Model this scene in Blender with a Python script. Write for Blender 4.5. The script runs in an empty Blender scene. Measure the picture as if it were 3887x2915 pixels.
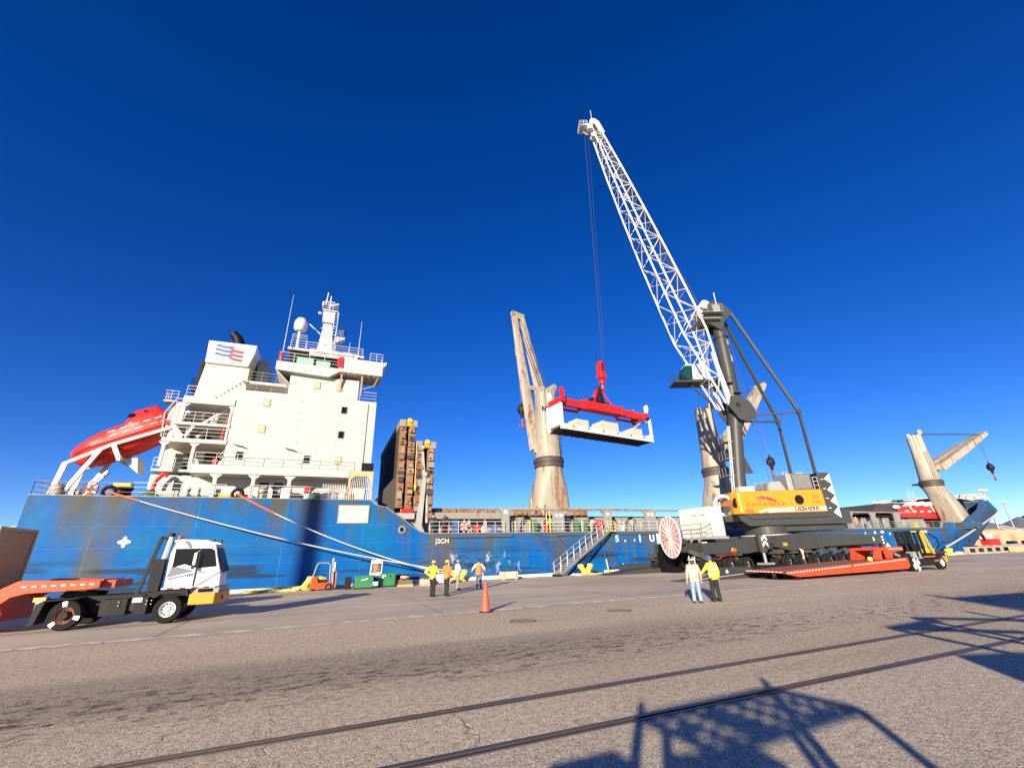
import bpy, bmesh, math, random
from mathutils import Vector, Matrix
R = math.radians
random.seed(7)
S = bpy.context.scene
COL = S.collection
# ------------------------------------------------------------------ camera
cd = bpy.data.cameras.new('camera'); cam = bpy.data.objects.new('camera', cd); COL.objects.link(cam)
cd.sensor_width = 36; cd.lens = 1630 / 3887 * 36; cd.clip_start = 0.1; cd.clip_end = 60000
MC = ((0.92425224, -0.11451209, -0.36420431), (-0.38057817, -0.35205558, -0.85511235), (-0.03029946, 0.92894771, -0.36896896))
cam.matrix_world = Matrix.Translation((0, 0, 2.05)) @ Matrix([list(r) + [0] for r in MC] + [[0, 0, 0, 1]])
S.camera = cam
# ------------------------------------------------------------------ sky, sun, exposure
SUN_EL, SHADOW_AZ = R(14.5), R(50)
to_sun = Vector((-math.cos(SHADOW_AZ) * math.cos(SUN_EL), -math.sin(SHADOW_AZ) * math.cos(SUN_EL), math.sin(SUN_EL)))
wd = bpy.data.worlds.new('World'); S.world = wd; wd.use_nodes = True
wn = wd.node_tree.nodes; wl = wd.node_tree.links
sky = wn.new('ShaderNodeTexSky'); sky.sky_type = 'NISHITA'; sky.sun_disc = False
sky.sun_elevation = SUN_EL; sky.sun_rotation = math.atan2(to_sun.x, to_sun.y)
sky.altitude = 300; sky.air_density = 0.75; sky.dust_density = 0.0; sky.ozone_density = 4.0
hs = wn.new('ShaderNodeHueSaturation'); hs.inputs['Saturation'].default_value = 1.23; hs.inputs['Hue'].default_value = 0.5195
wl.new(sky.outputs[0], hs.inputs['Color']); wl.new(hs.outputs[0], wn['Background'].inputs[0])
wn['Background'].inputs[1].default_value = 0.098
sd = bpy.data.lights.new('sun', 'SUN'); sd.energy = 5.0; sd.angle = R(0.53); sd.color = (1.0, 0.86, 0.66)
so = bpy.data.objects.new('sun', sd); COL.objects.link(so)
so.rotation_euler = to_sun.to_track_quat('Z', 'Y').to_euler()
S.view_settings.view_transform = 'Standard'; S.view_settings.look = 'None'; S.view_settings.gamma = 1
S.view_settings.use_curve_mapping = False; S.view_settings.exposure = 0.85
# ------------------------------------------------------------------ mesh helpers
class MB:
    """collects shapes; MB(root) takes world coordinates for an unrotated root, MB() local ones, MB(T=m) transforms"""
    def __init__(s, root=None, T=None):
        s.v = []; s.f = []; s.mi = []; s.m = 0
        s.T = T if T is not None else (Matrix.Translation(-root.location) if root else None)
    def add(s, vs, fs):
        b = len(s.v)
        for p in vs:
            p = Vector(p); s.v.append(s.T @ p if s.T else p)
        for f in fs: s.f.append([b + i for i in f]); s.mi.append(s.m)
        return s
    def bx(s, x0, x1, y0, y1, z0, z1):
        return s.add([(x, y, z) for z in (z0, z1) for y in (y0, y1) for x in (x0, x1)],
                     [(0, 2, 3, 1), (4, 5, 7, 6), (0, 1, 5, 4), (2, 6, 7, 3), (0, 4, 6, 2), (1, 3, 7, 5)])
    def bar(s, p, q, w, h=None, up=(0, 0, 1), w2=None, h2=None):
        h = w if h is None else h; w2 = w if w2 is None else w2; h2 = h if h2 is None else h2
        p = Vector(p); q = Vector(q); d = (q - p).normalized(); u = Vector(up)
        if abs(d.dot(u)) > .98: u = Vector((1, 0, 0))
        a = d.cross(u).normalized(); b = a.cross(d).normalized()
        vs = []
        for c, ww, hh in ((p, w, h), (q, w2, h2)):
            for i, j in ((-1, -1), (1, -1), (1, 1), (-1, 1)): vs.append(c + a * (i * ww / 2) + b * (j * hh / 2))
        return s.add(vs, [(3, 2, 1, 0), (4, 5, 6, 7)] + [(i, (i + 1) % 4, 4 + (i + 1) % 4, 4 + i) for i in range(4)])
    def tube(s, p, q, r, r2=None, n=8, caps=True):
        r2 = r if r2 is None else r2; p = Vector(p); q = Vector(q); d = (q - p).normalized()
        u = Vector((0, 0, 1)) if abs(d.z) < .95 else Vector((1, 0, 0))
        a = d.cross(u).normalized(); b = d.cross(a).normalized(); vs = []
        for c, rr in ((p, r), (q, r2)):
            for i in range(n):
                t = 2 * math.pi * i / n; vs.append(c + a * (math.cos(t) * rr) + b * (math.sin(t) * rr))
        fs = [(i, (i + 1) % n, n + (i + 1) % n, n + i) for i in range(n)]
        if caps: fs += [tuple(range(n - 1, -1, -1)), tuple(range(n, 2 * n))]
        return s.add(vs, fs)
    def path(s, pts, r, n=6):
        pts = [Vector(p) for p in pts]
        for i in range(len(pts) - 1): s.tube(pts[i], pts[i + 1], r, n=n)
        return s
    def prism(s, pts, vec):
        vec = Vector(vec); n = len(pts); a = [Vector(p) for p in pts]
        return s.add(a + [p + vec for p in a], [tuple(range(n - 1, -1, -1)), tuple(range(n, 2 * n))] + [(i, (i + 1) % n, n + (i + 1) % n, n + i) for i in range(n)])
    def xz(s, pts, y0, y1): return s.prism([(x, y0, z) for x, z in pts], (0, y1 - y0, 0))
    def yz(s, pts, x0, x1): return s.prism([(x0, y, z) for y, z in pts], (x1 - x0, 0, 0))
    def xy(s, pts, z0, z1): return s.prism([(x, y, z0) for x, y in pts], (0, 0, z1 - z0))
    def lathe(s, prof, M=None, n=20, c=(0, 0, 0), caps=True):
        M = M if M is not None else Matrix.Translation(c); vs = []; fs = []; k = len(prof)
        for r, z in prof:
            for i in range(n):
                t = 2 * math.pi * i / n; vs.append(M @ Vector((r * math.cos(t), r * math.sin(t), z)))
        for j in range(k - 1):
            for i in range(n): fs.append((j * n + i, j * n + (i + 1) % n, (j + 1) * n + (i + 1) % n, (j + 1) * n + i))
        if caps and prof[0][0] > 1e-5: fs.append(tuple(range(n - 1, -1, -1)))
        if caps and prof[-1][0] > 1e-5: fs.append(tuple((k - 1) * n + i for i in range(n)))
        return s.add(vs, fs)
    def ell(s, c, rx, ry, rz, nu=14, nv=8, zmin=-1.0):
        prof = []
        for j in range(nv + 1):
            t = math.asin(zmin) + (math.pi / 2 - math.asin(zmin)) * j / nv
            prof.append((max(math.cos(t), 1e-4), math.sin(t)))
        return s.lathe(prof, Matrix.Translation(c) @ Matrix.Diagonal((rx, ry, rz, 1)), nu)
    def torus(s, c, R_, r, axis='y', n=24, m=8):
        vs = []; fs = []
        for i in range(n):
            a = 2 * math.pi * i / n
            for j in range(m):
                b = 2 * math.pi * j / m; rr = R_ + r * math.cos(b); p = (rr * math.cos(a), r * math.sin(b), rr * math.sin(a))
                if axis == 'x': p = (p[1], p[0], p[2])
                if axis == 'z': p = (p[0], p[2], p[1])
                vs.append(Vector(c) + Vector(p))
        for i in range(n):
            for j in range(m): fs.append((i * m + j, ((i + 1) % n) * m + j, ((i + 1) % n) * m + (j + 1) % m, i * m + (j + 1) % m))
        return s.add(vs, fs)
    def rail(s, pts, h=1.0, sp=1.5, bars=3, r=.022, n=5):
        pts = [Vector(p) for p in pts]
        for a, b in zip(pts, pts[1:]):
            L = (b - a).length; k = max(1, round(L / sp))
            for i in range(k + 1):
                p = a.lerp(b, i / k); s.tube(p, p + Vector((0, 0, h)), r, n=n, caps=False)
            for j in range(bars):
                z = Vector((0, 0, h * (j + 1) / bars)); s.tube(a + z, b + z, r * (1.25 if j == bars - 1 else .85), n=n, caps=False)
        return s
    def build(s, name, mats, parent=None, smooth=False, bev=0):
        me = bpy.data.meshes.new(name); me.from_pydata([tuple(p) for p in s.v], [], s.f)
        for m in (mats if isinstance(mats, (list, tuple)) else [mats]): me.materials.append(m)
        me.polygons.foreach_set('material_index', s.mi)
        bm = bmesh.new(); bm.from_mesh(me); bmesh.ops.recalc_face_normals(bm, faces=bm.faces); bm.to_mesh(me); bm.free()
        if smooth:
            me.shade_smooth(); me.set_sharp_from_angle(angle=R(38))
        o = bpy.data.objects.new(name, me); COL.objects.link(o)
        if parent: o.parent = parent
        if bev:
            b = o.modifiers.new('bevel', 'BEVEL'); b.width = bev; b.segments = 2; b.limit_method = 'ANGLE'; b.angle_limit = R(40)
        return o
def tag(o, label=None, cat=None, group=None, kind=None):
    for k, v in (('label', label), ('category', cat), ('group', group), ('kind', kind)):
        if v: o[k] = v
    return o
def thing(name, label, cat, loc=(0, 0, 0), rz=0, group=None):
    o = bpy.data.objects.new(name, None); COL.objects.link(o); o.empty_display_size = .2
    o.location = loc; o.rotation_euler = (0, 0, rz)
    return tag(o, label, cat, group)
def solo(mb, name, mats, label, cat, loc=(0, 0, 0), rz=0, group=None, smooth=False, bev=0):
    o = mb.build(name, mats, None, smooth, bev); o.location = loc; o.rotation_euler = (0, 0, rz)
    return tag(o, label, cat, group)
def struct(mb, name, mats, smooth=False): return tag(mb.build(name, mats, None, smooth), kind='structure')
def copy_tree(o, parent=None):
    c = o.copy(); COL.objects.link(c); c.parent = parent
    for ch in list(o.children): copy_tree(ch, c)
    return c
def text(s_, size, M, mat, parent, name='lettering', ext=.004, align='CENTER', sx=1.0, shear=0, bold=0, root=None):
    cu = bpy.data.curves.new('t', 'FONT'); cu.body = s_; cu.size = size; cu.align_x = align; cu.align_y = 'CENTER'; cu.extrude = ext; cu.shear = shear; cu.offset = bold
    cu.resolution_u = 3
    to = bpy.data.objects.new('t', cu); me = bpy.data.meshes.new_from_object(to); bpy.data.objects.remove(to)
    T = (Matrix.Translation(-root.location) if root else Matrix()) @ M @ Matrix.Diagonal((sx, 1, 1, 1))
    me.transform(T); me.materials.clear(); me.materials.append(mat); me.name = name
    o = bpy.data.objects.new(name, me); COL.objects.link(o); o.parent = parent
    return o
def face(p, right, up):
    r = Vector(right).normalized(); u = Vector(up).normalized(); n = r.cross(u)
    return Matrix(((r.x, u.x, n.x, p[0]), (r.y, u.y, n.y, p[1]), (r.z, u.z, n.z, p[2]), (0, 0, 0, 1)))
def faceY(x, y, z): return face((x, y, z), (1, 0, 0), (0, 0, 1))
# ------------------------------------------------------------------ materials
class G:
    """tiny node-graph helper"""
    def __init__(s, name):
        s.m = bpy.data.materials.new(name); s.m.use_nodes = True; s.t = s.m.node_tree; s.b = s.t.nodes['Principled BSDF']
    def n(s, k, **kw):
        o = s.t.nodes.new(k)
        for a, v in kw.items(): setattr(o, a, v)
        return o
    def set(s, sock, v):
        if hasattr(v, 'is_linked') or isinstance(v, bpy.types.NodeSocket): s.t.links.new(v, sock)
        else:
            sock.default_value = (*v, 1) if isinstance(v, (tuple, list)) and len(v) == 3 and sock.type == 'RGBA' else v
    def math(s, op, a, b=0.0, c=None, clamp=False):
        o = s.n('ShaderNodeMath', operation=op, use_clamp=clamp); s.set(o.inputs[0], a); s.set(o.inputs[1], b)
        if c is not None: s.set(o.inputs[2], c)
        return o.outputs[0]
    def mix(s, f, a, b, mode='MIX'):
        o = s.n('ShaderNodeMix', data_type='RGBA', blend_type=mode); s.set(o.inputs[0], f); s.set(o.inputs[6], a); s.set(o.inputs[7], b); return o.outputs[2]
    def pos(s, world=False):
        if world: return s.n('ShaderNodeNewGeometry').outputs['Position']
        return s.n('ShaderNodeTexCoord').outputs['Object']
    def noise(s, vec, scale=1, detail=4, rough=.55, st=(1, 1, 1), off=(0, 0, 0)):
        mp = s.n('ShaderNodeMapping'); mp.inputs['Scale'].default_value = st; mp.inputs['Location'].default_value = off; s.t.links.new(vec, mp.inputs[0])
        o = s.n('ShaderNodeTexNoise'); o.inputs['Scale'].default_value = scale; o.inputs['Detail'].default_value = detail; o.inputs['Roughness'].default_value = rough
        s.t.links.new(mp.outputs[0], o.inputs['Vector']); return o.outputs[0]
    def step(s, v, lo, hi):
        o = s.n('ShaderNodeMapRange', interpolation_type='SMOOTHSTEP'); s.set(o.inputs[0], v); o.inputs[1].default_value = lo; o.inputs[2].default_value = hi; return o.outputs[0]
    def sep(s, v):
        o = s.n('ShaderNodeSeparateXYZ'); s.t.links.new(v, o.inputs[0]); return o.outputs
    def out(s, col, rough=.6, metal=0, bump=None, bs=.3, bd=.02, spec=.5):
        s.set(s.b.inputs['Base Color'], col); s.set(s.b.inputs['Roughness'], rough); s.b.inputs['Metallic'].default_value = metal; s.b.inputs['Specular IOR Level'].default_value = spec
        if bump is not None:
            o = s.n('ShaderNodeBump'); o.inputs['Strength'].default_value = bs; o.inputs['Distance'].default_value = bd; s.t.links.new(bump, o.inputs['Height']); s.t.links.new(o.outputs[0], s.b.inputs['Normal'])
        return s.m
RUST = (.15, .055, .02); RUST2 = (.3, .14, .05)
def paint(name, col, rough=.5, metal=0, var=.14, vs=2.5, rust=0, rs=1.4, streak=.22, grime=0, gcol=(.07, .06, .05), bump=0, spec=.5):
    g = G(name); p = g.pos(); a = g.noise(p, vs, 5); f = g.math('MULTIPLY_ADD', a, 2 * var, 1 - var)
    gm = g.n('ShaderNodeCombineColor'); [g.set(gm.inputs[i], f) for i in range(3)]
    c = g.mix(1.0, col, gm.outputs[0], 'MULTIPLY')
    if grime:
        k = g.noise(p, 1.1, 6, .65, (1.6, 1.6, streak), (3, 1, 7)); c = g.mix(g.math('MULTIPLY', g.step(k, .62 - grime * .3, .8 - grime * .15), .7), c, gcol)
    rr = rough
    if rust:
        k = g.noise(p, rs, 7, .68, (1.3, 1.3, streak)); k2 = g.noise(p, rs * 4, 4, .6)
        fac = g.step(g.math('MULTIPLY_ADD', k2, .22, k), .8 - rust * .34, .9 - rust * .24)
        c = g.mix(fac, c, g.mix(k2, RUST, RUST2)); rr = g.math('MULTIPLY_ADD', fac, .25, rough, clamp=True)
    return g.out(c, rr, metal, g.noise(p, vs * 6, 4) if bump else None, bump, spec=spec)
# ------------------------------------------------------------------ ground materials
def m_asphalt():
    g = G('asphalt'); p = g.pos(True); x, y, z = g.sep(p)
    wob = g.math('MULTIPLY_ADD', g.noise(p, .9, 5, .6), 1.2, -.6)
    yw = g.math('ADD', y, wob)
    big = g.noise(p, .22, 5, .6, (.35, 1, 1)); st = g.noise(p, .8, 6, .65, (.07, 1.1, 1)); fine = g.noise(p, 34, 3, .7); fine2 = g.noise(p, 8.5, 6, .8)
    c = g.mix(g.step(big, .35, .68), (.54, .43, .295), (.65, .53, .375))
    c = g.mix(g.math('MULTIPLY', g.step(st, .5, .72), .5), c, (.36, .3, .225))
    # newer dark strip and the worn wheel track below it
    band = g.math('MULTIPLY', g.step(yw, 9.1, 9.9), g.math('SUBTRACT', 1, g.step(g.math('MULTIPLY_ADD', wob, .25, y), 11.9, 12.9)))
    left = g.math('SUBTRACT', 1, g.step(g.math('MULTIPLY_ADD', wob, 3, x), 3.0, 16.0))
    c = g.mix(g.math('MULTIPLY', g.math('MULTIPLY', band, left), .5), c, (.27, .225, .165))
    rut = g.math('MULTIPLY', g.step(yw, 8.3, 9.6), g.math('SUBTRACT', 1, g.step(yw, 10.4, 12.2)))
    pits = g.step(g.noise(p, 3.6, 7, .85, (.6, 1.2, 1)), .53, .62)
    c = g.mix(g.math('MULTIPLY', g.math('MULTIPLY', rut, pits), .9), c, (.085, .065, .048))
    tan = g.math('MULTIPLY', g.step(yw, 12.6, 13.2), g.math('SUBTRACT', 1, g.step(yw, 17.4, 18.4)))
    c = g.mix(g.math('MULTIPLY', tan, .4), c, (.68, .545, .37))
    near = g.math('SUBTRACT', 1, g.step(yw, 5.0, 6.2))
    c = g.mix(g.math('MULTIPLY', near, .35), c, (.56, .49, .39))
    spk = g.math('MULTIPLY_ADD', g.math('ADD', fine, fine2), 2.8, -1.8)
    gm = g.n('ShaderNodeCombineColor'); [g.set(gm.inputs[i], spk) for i in range(3)]
    c = g.mix(.85, c, gm.outputs[0], 'MULTIPLY')
    # scattered pale stone chips, oil spots
    c = g.mix(g.math('MULTIPLY', g.step(g.noise(p, 23, 2, .5, (1, 1, 1), (5, 2, 0)), .7, .76), .6), c, (.6, .54, .45))
    c = g.mix(g.math('MULTIPLY', g.step(g.noise(p, .75, 4, .5, (1, 1, 1), (9, 4, 0)), .66, .78), .45), c, (.1, .085, .07))
    vor = g.n('ShaderNodeTexVoronoi', feature='DISTANCE_TO_EDGE'); vor.inputs['Scale'].default_value = .33
    mp = g.n('ShaderNodeVectorMath', operation='ADD'); g.t.links.new(p, mp.inputs[0]); nc = g.n('ShaderNodeTexNoise'); nc.inputs['Scale'].default_value = 1.6; g.t.links.new(p, nc.inputs['Vector']); g.t.links.new(nc.outputs['Color'], mp.inputs[1]); g.t.links.new(mp.outputs[0], vor.inputs['Vector'])
    crack = g.math('MULTIPLY', g.math('SUBTRACT', 1, g.step(vor.outputs[0], .002, .009)), g.step(big, .5, .62))
    c = g.mix(g.math('MULTIPLY', crack, .35), c, (.07, .06, .05))
    h = g.math('ADD', g.math('MULTIPLY', fine2, .7), g.math('MULTIPLY', fine, .5)); h = g.math('SUBTRACT', h, g.math('MULTIPLY', g.math('MULTIPLY', rut, pits), .9)); h = g.math('SUBTRACT', h, g.math('MULTIPLY', crack, .5))
    return g.out(c, .92, 0, h, 1.0, .035, .2)
def m_concrete(name='concrete', a=(.47, .39, .285), b=(.6, .51, .385)):
    g = G(name); p = g.pos(True)
    big = g.noise(p, .12, 5, .6); st = g.noise(p, .7, 7, .7, (.06, 1.0, 1)); st2 = g.noise(p, 1.3, 5, .6, (.12, 1, 1), (3, 8, 0)); fine = g.noise(p, 26, 4, .7)
    c = g.mix(g.step(big, .35, .66), a, b)
    c = g.mix(g.math('MULTIPLY', g.step(st, .48, .7), .6), c, (.26, .24, .21)); c = g.mix(g.math('MULTIPLY', g.step(st2, .6, .75), .5), c, (.55, .51, .44))
    c = g.mix(g.math('MULTIPLY', g.step(g.noise(p, .5, 5, .6, (1, 1, 1), (7, 0, 0)), .64, .76), .5), c, (.11, .1, .09))
    gm = g.n('ShaderNodeCombineColor'); f = g.math('MULTIPLY_ADD', fine, .5, .75); [g.set(gm.inputs[i], f) for i in range(3)]
    c = g.mix(1, c, gm.outputs[0], 'MULTIPLY')
    return g.out(c, .9, 0, fine, .25, .01, .3)
def m_hull():
    g = G('hull_blue'); p = g.pos(True); x, y, z = g.sep(p)
    n1 = g.noise(p, .35, 6, .6); n2 = g.noise(p, 1.4, 7, .7, (.9, .9, .14)); n3 = g.noise(p, .8, 6, .65, (.16, .16, 2.2)); n4 = g.noise(p, 2.2, 6, .75, (.7, .7, 1.6), (2, 9, 4)); n5 = g.noise(p, .5, 4, .6, (1, 1, .05))
    c = g.mix(g.step(n1, .38, .7), (.002, .1, .36), (.006, .135, .33))
    ztop = g.math('MULTIPLY_ADD', g.step(x, 2.5, 9.5), -3.0, 7.1)
    up = g.math('SUBTRACT', ztop, z)                                   # metres below the deck edge
    runs = g.math('MULTIPLY', g.step(n2, .4, .62), g.math('SUBTRACT', 1, g.step(up, .1, 2.2)))
    c = g.mix(g.math('MULTIPLY', runs, .8), c, (.06, .085, .09))
    runs2 = g.math('MULTIPLY', g.step(n5, .5, .66), g.math('SUBTRACT', 1, g.step(up, .3, 5.0)))
    c = g.mix(g.math('MULTIPLY', runs2, .8), c, (.085, .08, .05))
    for x0, w, k in ((-15.2, 1.5, .95), (-1.4, 1.0, .4), (10.3, 2.6, .95), (22.8, 1.6, 1.0), (29.2, .5, .8), (32.2, .5, .5), (70, 1, .5), (88, 1, .5)):
        d = g.math('ABSOLUTE', g.math('SUBTRACT', g.math('MULTIPLY_ADD', n1, 1.6, x), x0 + .8))
        f = g.math('MULTIPLY', g.math('SUBTRACT', 1, g.step(d, w * .2, w)), g.step(n2, .3, .58))
        c = g.mix(g.math('MULTIPLY', f, k * .85), c, (.1, .085, .045))
    low = g.math('SUBTRACT', 1, g.step(z, 1.6, 3.4))
    c = g.mix(g.math('MULTIPLY', g.math('MULTIPLY', low, g.step(n3, .49, .6)), .85), c, (.022, .03, .045))
    zone = g.math('MULTIPLY', g.math('SUBTRACT', 1, g.step(g.math('ABSOLUTE', g.math('SUBTRACT', x, 14.5)), 2.5, 5.5)), g.math('SUBTRACT', 1, g.step(z, 1.9, 2.7)))
    c = g.mix(g.math('MULTIPLY', g.math('MULTIPLY', zone, g.step(n4, .5, .6)), .75), c, (.03, .045, .08))
    n6 = g.noise(p, 1.7, 6, .75, (1.2, 1.2, .5), (1, 1, 6))
    c = g.mix(g.math('MULTIPLY', g.math('MULTIPLY', zone, g.step(n6, .57, .63)), .85), c, (.5, .55, .6))
    c = g.mix(g.math('MULTIPLY', g.step(g.noise(p, 1.1, 5, .7, (.35, .35, 1.6), (8, 3, 3)), .69, .74), .7), c, (.3, .4, .52))
    farr = g.math('MULTIPLY', g.step(x, 62, 84), g.math('SUBTRACT', 1, g.step(z, 1.0, 3.0)))
    c = g.mix(g.math('MULTIPLY', g.math('MULTIPLY', farr, g.step(n6, .55, .66)), .6), c, (.35, .4, .46))
    c = g.mix(g.math('MULTIPLY', g.math('MULTIPLY', g.step(n2, .5, .66), g.math('SUBTRACT', 1, g.step(z, -.4, .7))), .7), c, (.15, .06, .035))
    for zz in (2.05, 4.9, 3.4):                                          # weld seams of the plating
        f = g.math('SUBTRACT', 1, g.step(g.math('ABSOLUTE', g.math('SUBTRACT', z, zz)), .012, .035))
        c = g.mix(g.math('MULTIPLY', f, .16), c, (.1, .25, .5))
    fx = g.math('ABSOLUTE', g.math('SUBTRACT', g.math('FRACT', g.math('MULTIPLY', x, 1 / 6.3)), .5)); c = g.mix(g.math('MULTIPLY', g.math('SUBTRACT', 1, g.step(fx, .002, .007)), g.math('MULTIPLY', g.step(n2, .35, .6), .2)), c, (.2, .34, .5))
    return g.out(c, g.math('MULTIPLY_ADD', n2, .3, .35), 0, g.math('ADD', g.noise(p, .45, 2), g.math('MULTIPLY', n4, .06)), .3, .25, .12)
def m_house(name='white_paint', col=(.54, .52, .48), rust=.5):
    g = G(name); p = g.pos(True)
    n = g.noise(p, 1.6, 7, .7, (1, 1, .1)); n2 = g.noise(p, .6, 5); n3 = g.noise(p, 3.0, 6, .7, (1, 1, .2), (4, 4, 4))
    c = g.mix(g.step(n2, .3, .7), col, tuple(v * .93 for v in col))
    c = g.mix(g.math('MULTIPLY', g.step(n, .52, .72), .5), c, (.42, .36, .29))
    c = g.mix(g.math('MULTIPLY', g.step(n3, .78 - rust * .16, .84 - rust * .1), .55), c, (.42, .24, .12))
    x, y, z = g.sep(p); fz = g.math('ABSOLUTE', g.math('SUBTRACT', g.math('FRACT', g.math('MULTIPLY_ADD', z, 1 / 2.48, .03)), .5)); fx = g.math('ABSOLUTE', g.math('SUBTRACT', g.math('FRACT', g.math('MULTIPLY', x, 1 / 3.1)), .5))
    ln = g.math('MAXIMUM', g.math('SUBTRACT', 1, g.step(fz, .004, .012)), g.math('SUBTRACT', 1, g.step(fx, .003, .009)))
    c = g.mix(g.math('MULTIPLY', ln, .35), c, (.36, .3, .24))
    return g.out(c, .5, 0, g.noise(p, .8, 2), .25, .12, .4)
def m_glass(name, col, rough=.08):
    g = G(name); return g.out(col, rough, 0, spec=.3)
def m_water():
    g = G('water'); p = g.pos(True); n = g.noise(p, .8, 4, .6)
    return g.out((.012, .03, .045), .08, 0, n, .4, .2)
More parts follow.
